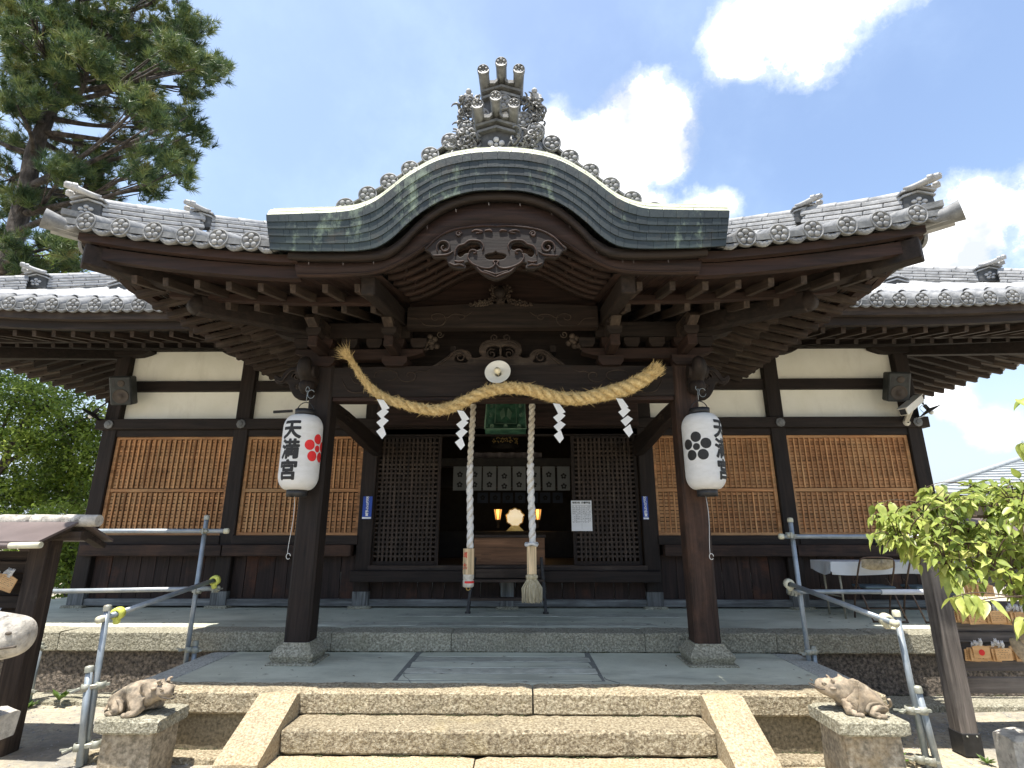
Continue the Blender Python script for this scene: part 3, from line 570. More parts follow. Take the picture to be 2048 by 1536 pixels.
def board(par, T, s0, s1, d0, d1, zf0, zf1, name, mat, n=24):
    "long board following the eave curve"
    m = MB(); vs = []
    for i in range(n+1):
        s = s0+(s1-s0)*i/n
        vs += [T(s, d0, zf0(s)), T(s, d1, zf0(s)), T(s, d1, zf1(s)), T(s, d0, zf1(s))]
    m.add(vs, [(i*4+k, i*4+(k+1) % 4, (i+1)*4+(k+1) % 4, (i+1)*4+k) for i in range(n) for k in range(4)]+[(3, 2, 1, 0), (n*4, n*4+1, n*4+2, n*4+3)])
    return ob(name, m, mat, par)
def disc_profile(m, y, r, fwd=-1):
    "plum crest end disc facing -y at given y"
    T = Matrix.Translation((0, y, 0)) @ Matrix.Rotation(R(90), 4, 'X')
    m.lathe([(0, -.012), (r*.86, -.012), (r*.88, 0), (r, .002), (r*1.02, -.01), (r*1.0, -.035)], 20, T)
    for k in range(5):
        a = R(90)+k*R(72); cx, cz = r*.53*math.cos(a), r*.53*math.sin(a)
        T2 = Matrix.Translation((cx, y, cz)) @ Matrix.Rotation(R(90), 4, 'X')
        m.lathe([(r*.32, -.014), (r*.305, -.002), (r*.25, .006), (r*.12, .010), (0.0001, .011)], 10, T2)
    m.lathe([(r*.20, -.012), (r*.19, 0), (r*.1, .009), (.0001, .010)], 8, T)
def eave_tile_mesh(r, L, pitch):
    m = MB(); disc_profile(m, 0, r)
    c, s_ = math.cos(pitch), math.sin(pitch); n = 12; vs = []
    for j, (y, rr) in enumerate(((.01, .86), (.02, .9), (L*.96, .9), (L, .84))):
        for k in range(n+1):
            a = math.pi*(-.08+1.16*k/n); vs.append((rr*r*math.cos(a), y*c, y*s_+rr*r*math.sin(a)))
    m.add(vs, [(j*(n+1)+k, j*(n+1)+k+1, (j+1)*(n+1)+k+1, (j+1)*(n+1)+k) for j in range(3) for k in range(n)], True)
    return m.mesh('eave_tile')
def lip_mesh(wd, drop, h, pitch):
    "sagging pan tile end between two discs"
    m = MB(); n = 10; vs = []
    for k in range(n+1):
        t = -1+2*k/n; x = t*wd/2; z = -drop*(1-t*t)
        vs += [(x, .0, z), (x, -.012, z-h*(1-.55*t*t)), (x, .014, z-h*(1-.55*t*t)), (x, .3, z+.3*math.tan(pitch))]
    m.add(vs, [(k*4+j, (k+1)*4+j, (k+1)*4+(j+1) % 4, k*4+(j+1) % 4) for k in range(n) for j in (0, 1, 2, 3)], True)
    for k in range(1, 4):   # small scroll ornament
        x = (-.5+k*.25)*wd*.9; z = -drop*(1-(2*x/wd)**2)-h*.5
        m.tube([(x+.018*math.cos(a)*(1-a/9), -.016, z+.012*math.sin(a)*(1-a/9)) for a in np.linspace(0, 5.5, 7)], .0028, 4, cap=False)
    return m.mesh('pan_tile_end')
def barrel_row(par, T, s, d0, d1, zfn, r, name='barrel_tile'):
    "one course of barrel tiles going up the slope, each tile lapping the next"
    m = MB(); n = 8; d = d0; seg = .30
    while d < d1-.05:
        e = min(d+seg+.02, d1)
        for q, (dd, rr) in enumerate(((d, 1.), (e, .9))):
            pass
        vs = []
        for dd, rr in ((d, .98), (d+.015, 1.), (e, .90)):
            for k in range(n+1):
                a = math.pi*k/n; vs.append(T(s+rr*r*math.cos(a), dd, zfn(dd)+rr*r*math.sin(a)))
        m.add(vs, [(j*(n+1)+k, j*(n+1)+k+1, (j+1)*(n+1)+k+1, (j+1)*(n+1)+k) for j in range(2) for k in range(n)], True)
        vs = [T(s+rr*r*math.cos(math.pi*k/n), d, zfn(d)+rr*r*math.sin(math.pi*k/n)) for rr in (.98, .84) for k in range(n+1)]
        m.add(vs, [(k, k+1, n+2+k, n+1+k) for k in range(n)])
        d += seg
    return ob(name, m, 'tile', par)
def ridge(par, pts, layers, w0, w1, lh, topr, gap=.012):
    "stacked ridge tiles along a path, course by course, crowned by a round tile"
    pts = [Vector(p) for p in pts]; n = len(pts)
    for L in range(layers):
        m = MB(); wd = w0+(w1-w0)*L/max(1, layers-1); k = 0; step = .36; dist = [0]
        for a, b in zip(pts, pts[1:]): dist.append(dist[-1]+(b-a).length)
        tot = dist[-1]; x = -(.18 if L % 2 else 0)
        def P(t):
            t = max(0, min(tot, t))
            for i in range(n-1):
                if t <= dist[i+1] or i == n-2: return pts[i].lerp(pts[i+1], (t-dist[i])/(dist[i+1]-dist[i]))
        while x < tot:
            a, b = max(0, x), min(tot, x+step-.006); x += step
            if b-a < .04: continue
            p, q = P(a), P(b); z = Vector((0, 0, L*lh+lh*.4+random.uniform(-.002, .002)))
            m.bar(p+z, q+z, wd*random.uniform(.98, 1.02), lh*.72, c=.005)
        ob('ridge_course', m, 'tile' if L % 2 else 'tile_dk' if L == 0 else 'tile', par)
    x = 0; m = MB(); up = Vector((0, 0, layers*lh+.01))
    while x < tot:
        a, b = x, min(tot, x+.30); x += .295
        m.tube([P(a)+up, P(a+.02)+up, P(b)+up], [topr, topr*1.03, topr*.93], 12)
    ob('ridge_cap', m, 'tile', par)
def crest(m, c, r, nrm='-y'):
    T0 = Matrix.Translation(c)
    for k in range(5):
        a = R(90)+k*R(72); T = T0 @ Matrix.Translation((r*.62*math.cos(a), 0, r*.62*math.sin(a))) @ Matrix.Rotation(R(90), 4, 'X')
        m.lathe([(r*.32, -.004), (r*.30, .008), (r*.2, .016), (.0001, .019)], 10, T)
    m.lathe([(r*.22, -.004), (r*.2, .008), (.0001, .014)], 8, T0 @ Matrix.Rotation(R(90), 4, 'X'))
def demon_tile(par, loc, S, yaw=0., hy=0., horns=True, name='ridge_end_tile', back=.0):
    "ridge end tile: chevron capped plate with a plum crest and projecting round tiles; faces -y before yaw"
    rt = ob(name, MB().prism([(-.13*S, 0), (.13*S, 0), (.115*S, .22*S), (0, .275*S), (-.115*S, .22*S)], -.03*S, .07*S), 'tile_black', par, loc=loc, rot=(0, 0, yaw), scale=(1.28, 1, 1))
    def sub(nm, mb, mat):
        o = ob(nm, mb, mat); o.parent = rt; return o
    m = MB()
    for k in range(2):
        z = (.165+.052*k)*S; t = .02*S; hw = (.135+.008*k)*S
        m.prism([(-hw, z), (0, z+.055*S), (hw, z), (hw, z+t), (0, z+.055*S+t), (-hw, z+t)], (-.05-.012*k)*S, .06*S)
    sub('chevron_course', m, 'tile')
    m = MB(); crest(m, (0, -.032*S, .095*S), .072*S); sub('plum_crest', m, 'petal')
    if horns:
        m = MB()
        for x, z0, L in ((-.09, .26, .19), (.09, .26, .19), (0, .305, .22)):
            pts = [(x*S, (.06-L*1.2*t)*S, (z0+.05*t*t)*S) for t in np.linspace(0, 1, 5)]
            m.tube(pts, [.030*S*(1+.12*t) for t in np.linspace(0, 1, 5)], 12)
            e = MB(); disc_profile(e, 0, .036*S)
            T = Matrix.Translation(pts[-1]) @ Matrix.Rotation(R(8), 4, 'X'); m.add([tuple(T @ Vector(v)) for v in e.v], e.f, True)
        for sx in (-1, 1):
            m.prism([(sx*.03*S, .275*S), (sx*.075*S, .25*S), (sx*.075*S, .275*S), (sx*.05*S, .268*S), (sx*.03*S, .30*S)][::sx], -.12*S, .05*S)
        sub('projecting_tiles', m, 'tile').rotation_euler = (0, 0, hy-yaw)
    return rt

def roof(par, name, hip, YE, XE, ef, z_tile, slope, tiles_F, dmax, tr, ridge_t, ridge_h, sides, row_d, zsheet=.0, ntile_side=0, spacing=.3, ymax=15):
    "hipped roof skirt: XE = half width of the tile edge, YE = front tile edge"
    zf = lambda s: z_tile+ef(s)
    sh = MB()
    def top(s, d): return (zf(s)-.03)*max(0, 1-d/1.5)+(z_tile-.03)*min(1, d/1.5)+slope*d
    xc_ = 1.9 if ef is eK else 3.5
    for s_ in (-1, 1):
        def side_half(a, b, s_=s_):
            x = s_*(xc_+(max(.3, XE-b*dmax-xc_))*a); return (x, YE+.03+b*dmax, top(x, b*dmax))
        sh.sheet(side_half, 20, 8, .06, sm=False)
    db = 1.9 if ef is eK else 0.
    sh.sheet(lambda a, b: (-xc_+2*xc_*a, YE+.03+db+b*(dmax-db), top(0, db+b*(dmax-db))), 4, 4, .06, sm=False)
    for s_ in (-1, 1):
        sh.sheet(lambda a, b, s_=s_: (s_*(XE-(.13 if ef is eK else .03)-b*dmax), (YE+b*dmax)+(ymax-YE-b*dmax)*a, (.05 if ef is eK else 0)+top(XE if a < 1e-9 else max(2., XE-3.5*((YE+b*dmax)+(ymax-YE-b*dmax)*a-YE)), b*dmax) if ef is eK else z_tile-.03+slope*b*dmax), 20, 6, .06)
    rf = ob(name, sh, 'tile_dk', par)
    return rf, top

# ---- porch roof (hipped skirt around the front)
YK, XK, SL = 4.36, 4.24, .39
porch = hall
rfK, topK = roof(hall, 'porch_roof', True, YK, XK, eK, 4.42, SL, None, 3.0, .08, None, .3, None, None)
em = eave_tile_mesh(.095, .34, math.atan(SL)); lm = lip_mesh(.19, .035, .055, math.atan(SL))
KX = [2.28, 2.59, 2.90, 3.215, 3.535, 3.875]
for sgn in (-1, 1):
    for i, x in enumerate(KX):
        o = ob('eave_tile', em, 'tile_face', rfK, loc=(sgn*x, 4.385, 4.375+eK(x)*1.02)); o.rotation_euler = (0, random.uniform(-.03, .03)+R(random.choice((0, 72, 144))), 0) if False else (0, random.uniform(-.04, .04), 0)
        barrel_row(rfK, side_T('F', YK), sgn*x, .33, min(2.9, XK-x-.05) if XK-x > .5 else .36, lambda d, x=x: topK(x, d)+.02, .075)
    for a, b in zip([1.97]+KX, KX+[4.2]):
        xm = (a+b)/2; ob('pan_tile_end', lm, 'tile_face', rfK, loc=(sgn*xm, 4.40, 4.355+eK(xm)), scale=((b-a)/.19*.62, 1, 1), rot=(0, -sgn*.07*(xm-1.6), 0))
    # side eave tiles
    y = 4.75
    while y < 8.3:
        o = ob('eave_tile', em, 'tile_face', rfK, loc=(sgn*(XK-.09), y, 4.50+max(0, .20-.4*(y-4.4)))); o.rotation_euler = (0, 0, R(90)*sgn); y += .31
    # flared corner tile
    m = MB(); P0 = Vector((sgn*3.93, 4.62, 4.62)); D = Vector((sgn*1, -1, 0)).normalized()
    pts = [P0+D*t+Vector((0, 0, .14*t*t-.03)) for t in (0, .12, .24, .34, .42)]
    m.tube(pts, [.062, .066, .074, .085, .098], 18, cap=False); m.tube(pts[-1:]+[pts[-1]-(pts[-1]-pts[-2]).normalized()*.05], [.088, .04], 18); ob('corner_tile', m, 'tile_face', rfK)
    m = MB(); D2 = Vector((sgn, 1, 0)).normalized()
    m.bar((sgn*4.20, 4.40, 4.56), (sgn*3.95, 4.64, 4.56), .16, .05); ob('corner_pan_tile', m, 'tile', rfK)
    # hip ridge in two lengths
    hp = lambda t, dz=0: Vector((sgn*(4.2-t), 4.4+t, 4.6+.39*t+dz))
    ridge(rfK, [hp(.22), hp(.5, -.01), hp(.86)], 5, .20, .15, .052, .055)
    ridge(rfK, [hp(.90, -.01), hp(1.5, .01), hp(2.9)], 5, .20, .15, .052, .055)
    demon_tile(rfK, tuple(hp(.16, .09)), .86, yaw=-sgn*R(6), hy=sgn*R(46)); demon_tile(rfK, tuple(hp(.84, .14)), .74, yaw=-sgn*R(6), hy=sgn*R(46))
# fascia boards and rafters of the front
TF = side_T('F', 0.)
for sgn, nm in ((-1, 'eave_board'), (1, 'eave_board')):
    s0, s1 = (-3.98, -1.86) if sgn < 0 else (1.86, 3.98)
    board(hall, TF, s0, s1, 4.46, 4.53, lambda s: 4.215+eK(s), lambda s: 4.29+eK(s), nm, 'redx')
    s0, s1 = (-3.92, -1.86) if sgn < 0 else (1.86, 3.92)
    board(hall, TF, s0, s1, 4.54, 4.62, lambda s: 4.09+eK(s)*.95, lambda s: 4.212+eK(s)*.95, nm, 'redx')
fx = [1.36+.315*i for i in range(9)]
for sgn in (-1, 1):
    rafters(hall, TF, 'F', [sgn*x for x in fx], 4.73, lambda s: 4.03+eK(s)*.6, R(14), lambda s: min(.95, max(.1, 3.98-abs(s)+.0)), .068, .085, 'weathy')
    rafters(hall, TF, 'F', [sgn*x for x in fx[:7]], 5.30, lambda s: 4.06+eK(s)*.5, R(17), lambda s: min(1.25, max(.1, 3.42-abs(s))), .072, .095, 'weathy')
    s0, s1 = (-3.55, -1.2) if sgn < 0 else (1.2, 3.55)
    board(hall, TF, s0, s1, 5.22, 5.30, lambda s: 4.135+eK(s)*.5, lambda s: 4.21+eK(s)*.5, 'rafter_board', 'redx')
    # sheathing over both tiers
    m = MB()
    for i in range(34):
        xa = 1.1+i*.085
        m.add([(sgn*xa, 4.6, 4.14+eK(xa)), (sgn*(xa+.08), 4.6, 4.14+eK(xa)), (sgn*(xa+.08), 6.4, 4.60+.3*eK(xa)), (sgn*xa, 6.4, 4.60+.3*eK(xa))], [(0, 1, 2, 3)])
    ob('sheathing', m, 'redy', hall)
# side rafters of the porch roof
for sgn, side in ((-1, 'L'), (1, 'R')):
    T = side_T(side, 3.9); eS = lambda y: max(0, .2-.25*(y-4.5)) if y < 5.3 else 0
    ys = [4.72+.262*i for i in range(16)]
    rafters(hall, T, side, ys, 0., lambda y: 4.20+eS(y), R(14), lambda y: min(.95, max(.1, y-4.5)), .072, .085, 'weathy')
    rafters(hall, T, side, [y for y in ys if y > 5.2], .62, lambda y: 4.19+eS(y), R(17), lambda y: min(1.15, max(.1, y-5.15)), .076, .095, 'weathy')
    board(hall, T, 4.6, 8.75, -.16, -.08, lambda y: 4.33+eS(y), lambda y: 4.40+eS(y), 'eave_board', 'redy')
    board(hall, T, 4.65, 8.75, -.02, .06, lambda y: 4.285+eS(y), lambda y: 4.35+eS(y), 'eave_board', 'redy')
    board(hall, T, 5.25, 8.75, .56, .63, lambda y: 4.29+eS(y), lambda y: 4.34+eS(y), 'rafter_board', 'weathy')
    m = MB(); nb = 30
    for i in range(nb):   # sheathing boards run along the eave with narrow shadow gaps
        d0 = -.02+i*.062; z = 4.325+d0*.27
        ya = max(4.62, 4.5+d0)
        m.box(*sorted((sgn*(3.9-d0), sgn*(3.9-d0-.056))), ya, 8.78, z, z+.012)
    ob('sheathing', m, 'weathy', hall)
    # purlin on the side and hip rafters
    ob('side_purlin', MB().box(*sorted((sgn*2.12, sgn*2.32)), 6.0, 8.8, 4.30, 4.50, c=.01), 'darky', hall)
    m = MB(); m.bar((sgn*3.93, 4.50, 4.32), (sgn*3.05, 5.38, 4.33), .15, .21, c=.01); ob('hip_rafter', m, 'darky', hall)
    a, b = Vector((sgn*3.22, 5.22, 4.12)), Vector((sgn*2.2, 6.2, 4.22))
    m = MB(); m.bar(a, b, .14, .20, c=.012); d = (b-a).normalized()
    cn = a+Vector((0, 0, .0)); T = Matrix.Translation(cn) @ Matrix.Rotation(sgn*R(45), 4, 'Z') @ Matrix.Rotation(R(90), 4, 'Y')
    m.lathe([(.0001, -.071), (.092, -.070), (.093, 0), (.092, .070), (.0001, .071)], 20, T); ob('hip_rafter', m, 'darky', hall)
# ---- main roof
YM, XM, SLM = 6.42, 8.95, .57
eM = lambda s: .10*max(0, abs(s)-5.5)**1.5*.35
rfM, topM = roof(hall, 'main_roof', True, YM, XM, eM, 4.72, SLM, None, 6.0, .08, None, .3, None, None, ymax=19)
mm = eave_tile_mesh(.100, .34, math.atan(SLM)); ml = lip_mesh(.17, .03, .05, math.atan(SLM))
for sgn in (-1, 1):
    x = 3.95; k = 0
    while x < 8.85:
        ob('eave_tile', mm, 'tile_face', rfM, loc=(sgn*x, 6.44, 4.68+eM(x)), rot=(0, random.uniform(-.04, .04), 0))
        ob('pan_tile_end', ml, 'tile_face', rfM, loc=(sgn*(x+.145), 6.455, 4.66+eM(x)), scale=(1, 1, 1))
        barrel_row(rfM, side_T('F', YM), sgn*x, .33, min(3.2, XM-x-.05) if XM-x > .5 else .4, lambda d, x=x: topM(x, d)+.02, .075)
        x += .29
    y = 6.8
    while y < 14:
        ob('eave_tile', mm, 'tile_face', rfM, loc=(sgn*(XM-.02), y, 4.68), rot=(0, 0, R(90)*sgn)); y += .29
    hp = lambda t, dz=0: Vector((sgn*(XM-t), YM+t, 4.72+SLM*t+dz))
    ridge(rfM, [hp(.4), hp(1.28)], 5, .20, .15, .05, .055); ridge(rfM, [hp(1.42), hp(4.8)], 5, .22, .16, .052, .058)
    demon_tile(rfM, tuple(hp(1.36, .08)), 1., yaw=-sgn*R(6), hy=sgn*R(46)); demon_tile(rfM, tuple(hp(.33, .08)), 1., yaw=0, hy=sgn*R(46))
    p = at(238, 590, 7.9) if sgn < 0 else at(1795, 582, 7.9)
    demon_tile(rfM, (p.x, p.y, p.z-.05), 1.05, yaw=0, horns=False); ridge(rfM, [(p.x, p.y+.08, p.z-.08), (p.x, p.y+2, p.z+.9)], 4, .2, .16, .05, .05)
    T = side_T('F', 0)
    s0, s1 = (-8.8, -3.6) if sgn < 0 else (3.6, 8.8)
    board(hall, T, s0, s1, 6.50, 6.58, lambda s: 4.50+eM(s), lambda s: 4.61+eM(s), 'eave_board', 'weathx')
    board(hall, T, s0, s1, 6.60, 6.68, lambda s: 4.40+eM(s), lambda s: 4.50+eM(s), 'eave_board', 'darkx')
    xs = [sgn*(3.7+.27*i) for i in range(19)]
    rafters(hall, T, 'F', xs, 6.74, lambda s: 4.34+eM(s)*.6, R(12), lambda s: min(.95, max(.1, 8.75-abs(s))), .07, .085, 'weathy')
    rafters(hall, T, 'F', [q for q in xs if abs(q) < 8.1], 7.35, lambda s: 4.40+eM(s)*.3, R(17), lambda s: min(1.5, max(.1, 8.2-abs(s))), .075, .095, 'darky')
    board(hall, T, *( (-8.2, -3.6) if sgn < 0 else (3.6, 8.2)), 7.28, 7.35, lambda s: 4.475, lambda s: 4.55, 'rafter_board', 'darkx')
    ob('sheathing', MB().add([(sgn*3.6, 6.6, 4.50), (sgn*8.8, 6.6, 4.62), (sgn*6.7, 8.9, 5.12), (sgn*3.6, 8.9, 5.12)], [(0, 1, 2, 3)]), 'darky', hall)
    side = 'L' if sgn < 0 else 'R'; T = side_T(side, 8.7)
    ys = [6.75+.27*i for i in range(27)]
    rafters(hall, T, side, ys, 0., lambda y: 4.47, R(12), lambda y: min(.95, max(.1, y-6.5)), .07, .085, 'weathy')
    rafters(hall, T, side, [y for y in ys if y > 7.3], .6, lambda y: 4.50, R(17), lambda y: min(1.6, max(.1, y-7.2)), .075, .095, 'darky')
    board(hall, T, 6.6, 14, -.15, -.07, lambda y: 4.6, lambda y: 4.68, 'eave_board', 'weathy')
    board(hall, T, 7.3, 14, .53, .6, lambda y: 4.6, lambda y: 4.66, 'rafter_board', 'darky')
    ob('sheathing', MB().add([(sgn*8.8, 6.6, 4.61), (sgn*8.8, 15, 4.61), (sgn*6.7, 15, 5.14), (sgn*6.7, 8.8, 5.14)], [(0, 1, 2, 3)]), 'weathy', hall)
    m = MB(); m.bar((sgn*8.75, 6.62, 4.52), (sgn*7.9, 7.5, 4.50), .15, .2, c=.01).bar((sgn*8.0, 7.4, 4.36), (sgn*6.65, 8.8, 4.80), .14, .2, c=.01); ob('hip_rafter', m, 'darky', hall)
    ob('side_beam', MB().box(*sorted((sgn*6.52, sgn*6.74)), 8.9, 15, 4.83, 5.08), 'darky', hall)
# upper part of the main roof behind
m = MB(); m.sheet(lambda a, b: (-4.6+9.2*a, 9.2+4*b, 6.15+3.2*b), 8, 6, .08); ob('upper_roof', m, 'tile', hall)
# ================================================================ curved copper gable of the porch
BOT = [(0, 4.889), (.24, 4.874), (.48, 4.80), (.66, 4.69), (.82, 4.545), (.95, 4.40), (1.09, 4.30), (1.25, 4.268), (1.44, 4.262), (1.8, 4.268), (2.07, 4.285)]
TOPc = [(0, 5.266), (.30, 5.240), (.58, 5.16), (.84, 4.99), (.98, 4.86), (1.11, 4.745), (1.25, 4.67), (1.42, 4.628), (1.83, 4.612), (2.12, 4.604)]
bS = smooth(BOT, 8); tS = smooth(TOPc, 8)
def arc(pts, n):
    d = [0]
    for a, b in zip(pts, pts[1:]): d.append(d[-1]+(b-a).length)
    out = []
    for i in range(n+1):
        t = d[-1]*i/n; k = max(j for j in range(len(d)) if d[j] <= t+1e-9); k = min(k, len(pts)-2)
        out.append(pts[k].lerp(pts[k+1], (t-d[k])/(d[k+1]-d[k])))
    return out
NA = 160; bA, tA = arc(bS, NA), arc(tS, NA)
YF = 4.35
def fp(u, v):
    "point on the copper fascia: u = -1..1 along the curve, v = 0..1 bottom to top"
    k = abs(u)*NA; i = min(NA-1, int(k)); f = k-i
    b = bA[i].lerp(bA[i+1], f); t = tA[i].lerp(tA[i+1], f); p = b.lerp(t, v)
    return Vector((math.copysign(p.x, u) if u else 0, YF-.035*v, p.y))
gb = ob('porch_gable', MB().grid(lambda a, b: tuple(fp(-1+2*a, b)+Vector((0, .012, 0))), 120, 1), 'copper', hall)
rows = 5
for r in range(rows):
    v0, v1 = r/rows, (r+1)/rows; n = 40; off = .5 if r % 2 else 0
    us = [-1]+sorted(min(.995, -1+2*(i+off+random.uniform(-.3, .3))/n) for i in range(1, n))+[1]
    for a, b in zip(us, us[1:]):
        if b-a < .006: continue
        m = MB(); q = 3; vs = []; g_ = .0005
        pr = .004+.0045*r+random.uniform(-.0012, .0012)
        for i in range(q+1):
            u = a+g_+(b-a-2*g_)*i/q
            p0, p1 = fp(u, v0-.01), fp(u, v1+.012)
            vs += [p0+Vector((0, -pr-.004, 0)), p1+Vector((0, -pr, 0)), p0+Vector((0, .008, 0)), p1+Vector((0, .008, 0))]
        m.add(vs, [(i*4, i*4+4, i*4+5, i*4+1) for i in range(q)]+[(i*4+2, i*4+6, i*4+4, i*4) for i in range(q)]+[(i*4+1, i*4+5, i*4+7, i*4+3) for i in range(q)]+[(0, 1, 3, 2), (q*4, q*4+2, q*4+3, q*4+1)])
        c = sum(vs, Vector())/len(vs); m.v = [tuple(Vector(v)-c) for v in m.v]
        ob('copper_shingle', m, 'copper', gb, loc=c)
# rounded copper top shedding back from the fascia, laid in shingle courses
prof = [(0, 0), (.012, .045), (.045, .092), (.10, .135), (.19, .17), (.42, .195), (.9, .215)]
for k in range(len(prof)-1):
    (y0, z0), (y1, z1) = prof[k], prof[k+1]; n = 15 if k < 5 else 1; off = .5 if k % 2 else 0
    us = [-1]+[-1+2*(i+off+random.uniform(-.1, .1))/n for i in range(1, n)]+[1]
    for a, b in zip(us, us[1:]):
        if b <= a: continue
        q = max(2, int((b-a)*40)); lift = .004+random.uniform(0, .003)
        P = lambda u, y, z: fp(u, 1)+Vector((0, y-.004, z+.004))
        m = MB(); vs = []
        for i in range(q+1):
            u = a+.001+(b-a-.002)*i/q
            vs += [P(u, y0-.004, z0+lift), P(u, y1, z1+.001), P(u, y0-.004, z0-.006)]
        m.add(vs, [(i*3, i*3+3, i*3+4, i*3+1) for i in range(q)]+[(i*3+2, i*3+5, i*3+3, i*3) for i in range(q)], False)
        ob('copper_sheet', m, 'copper_lit', gb)
for sgn in (-1, 1):   # end returns
    m = MB(); m.add([tuple(fp(sgn*1, v)+Vector((0, y, (0 if v < 1 else .0)))) for v in (0, 1) for y in (0, .9)], [(0, 1, 3, 2)]); ob('copper_end', m, 'copper', gb)
# timber below the copper: thin dark board, broad barge board
LOW = [(0, 4.60), (.22, 4.585), (.45, 4.51), (.66, 4.385), (.83, 4.265), (1.0, 4.165), (1.16, 4.11), (1.32, 4.095), (1.6, 4.085), (1.86, 4.09)]
lS = arc(smooth(LOW, 8), NA)
def band(up, lo, y0, y1, sx=1.0, n=60, ux=1.):
    "strip between two half curves, mirrored; thickness y0..y1"
    m = MB(); vs = []
    for i in range(-n, n+1):
        k = abs(i)/n*NA; j = min(NA-1, int(k)); f = k-j; s = -1 if i < 0 else 1
        a, b = lo(j, f), up(j, f)
        vs += [(s*a[0]*sx, y0, a[1]), (s*b[0]*sx*ux, y0, b[1]), (s*b[0]*sx*ux, y1, b[1]), (s*a[0]*sx, y1, a[1])]
    N = 2*n; m.add(vs, [(i*4+k, i*4+4+k, i*4+4+(k+1) % 4, i*4+(k+1) % 4) for i in range(N) for k in range(4)], True); return m
L_ = lambda A, dz=0, nx=0: (lambda j, f: (A[j].lerp(A[j+1], f).x, A[j].lerp(A[j+1], f).y+dz))
ob('eave_board', band(L_(bA, .02), L_(bA, -.055), 4.40, 4.47, sx=.93), 'darkx', gb)
m = band(L_(bA, .0), L_(lS), 4.49, 4.55, ux=.925); ob('barge_board', m, 'redx', gb)
m = MB(); m.tube([(s*p.x, 4.485, p.y+.012) for s in (-1, 1) for p in (lS[::-1][::4] if s < 0 else lS[::4])], .007, 5); ob('barge_bead', m, 'redx', gb)
# curved ribs and soffit under the gable
RB = [(0, 4.62), (.22, 4.605), (.45, 4.535), (.66, 4.42), (.83, 4.32), (1.0, 4.245), (1.14, 4.215)]
rS = arc(smooth(RB, 8), NA)
for i in range(6):
    y = 4.74+.235*i; ob('curved_rib', band(L_(rS, .075+.2*(y-4.6)), L_(rS, .2*(y-4.6)), y, y+.06, n=34), 'redx', gb)
def soff(a, b):
    u = -1+2*a; p = rS[min(NA, int(abs(u)*NA))]; return (math.copysign(p.x, u), 4.56+1.6*b, p.y+.105+.2*(1.6*b-.04))
m = MB(); m.grid(soff, 80, 2); ob('soffit', m, 'darky', gb)
m = MB()
for i in range(5):
    yc = 4.80+.235*i+.0875
    for q in range(-9, 10):
        if abs(q) not in (2, 4, 6, 8): continue
        k = min(NA, int((abs(q)+(.5 if i % 2 else 0))/9.5*NA)); p = rS[k]; m.box(math.copysign(p.x, q)-.014, math.copysign(p.x, q)+.014, yc-.0875, yc+.0875, p.y+.04+.2*(yc-4.6), p.y+.104+.2*(yc-4.6))
ob('soffit_block', m, 'redy', gb, kind='stuff')
# big projecting beams either side of the gable
for s in (-1, 1):
    m = MB(); m.bar((s*1.25, 4.68, 4.085), (s*1.25, 6.1, 4.32), .135, .20, c=.012); ob('projecting_beam', m, 'darky', hall)
# inner tympanum, upper rainbow beam and its carvings
YT = 6.06
tp = MB(); pl = [(p.x, p.y+.05+.29) for p in rS[::8]]; tp.prism([(-x, z) for x, z in pl[::-1]]+pl[1:]+[(1.14, 4.30), (-1.14, 4.30)], YT+.02, YT+.05); ob('tympanum_board', tp, 'redx', gb)
ob('tympanum_rib', band(L_(rS, .36), L_(rS, .285), YT-.06, YT, n=34), 'redx', gb)
ub = MB(); top = [(x, 4.405+.045*math.cos(x/1.14*math.pi/2)) for x in np.linspace(-1.14, 1.14, 17)]
ub.prism([(1.14, 4.14), (-1.14, 4.14)]+top, YT-.10, YT+.02); ob('upper_rainbow_beam', ub, 'darkx', hall)
def px_poly(pts, Y, ox, oy, k, n=5, closed=True):
    P = [at(ox+k*u, oy+k*v, Y) for u, v in pts]; return [(p[0], p[1]) for p in smooth([(p.x, p.z) for p in P], n, closed)]
def relief(par, name, mat, strokes, Y, ox, oy, k, r=.006, n=6, mirror=None):
    m = MB()
    for st in strokes:
        for mm_ in ((0, 1) if mirror is not None else (0,)):
            P = []
            for u, v in st:
                if mm_: u = 2*mirror-u
                P.append(at(ox+k*u, oy+k*v, Y))
            P = smooth(P, n); N = len(P)
            m.tube(P, [r*(.55+.45*math.sin(math.pi*i/(N-1))) for i in range(N)], 5)
    return ob(name, m, mat, par, kind='stuff')
def spiral(cx, cy, r0, turns, a0=0, sgn=1, n=12):
    return [(cx+r0*(1-i/n*.8)*math.cos(a0+sgn*turns*6.28*i/n), cy+r0*(1-i/n*.8)*math.sin(a0+sgn*turns*6.28*i/n)) for i in range(n+1)]
K2 = (780, 440, .2148)
relief(hall, 'beam_carving', 'weathx', [[(160, 910), (260, 920), (320, 975), (400, 985), (480, 980), (520, 930), (500, 885), (450, 870), (400, 880), (385, 905), (405, 930), (440, 925), (450, 905)],
       [(500, 905), (540, 905), (580, 880), (640, 875), (690, 890), (690, 915), (655, 922), (640, 905)], [(690, 900), (730, 880), (770, 855)]], YT-.107, *K2, r=.008, mirror=1035)
def cloud(m, c, r, Y, n=7):
    for i in range(n):
        a = i*2.4; q = r*math.sqrt(i/n); m.ball((c[0]+q*math.cos(a), Y, c[1]+q*math.sin(a)), (r*.42, r*.35, r*.42), 8, 5)
m = MB()
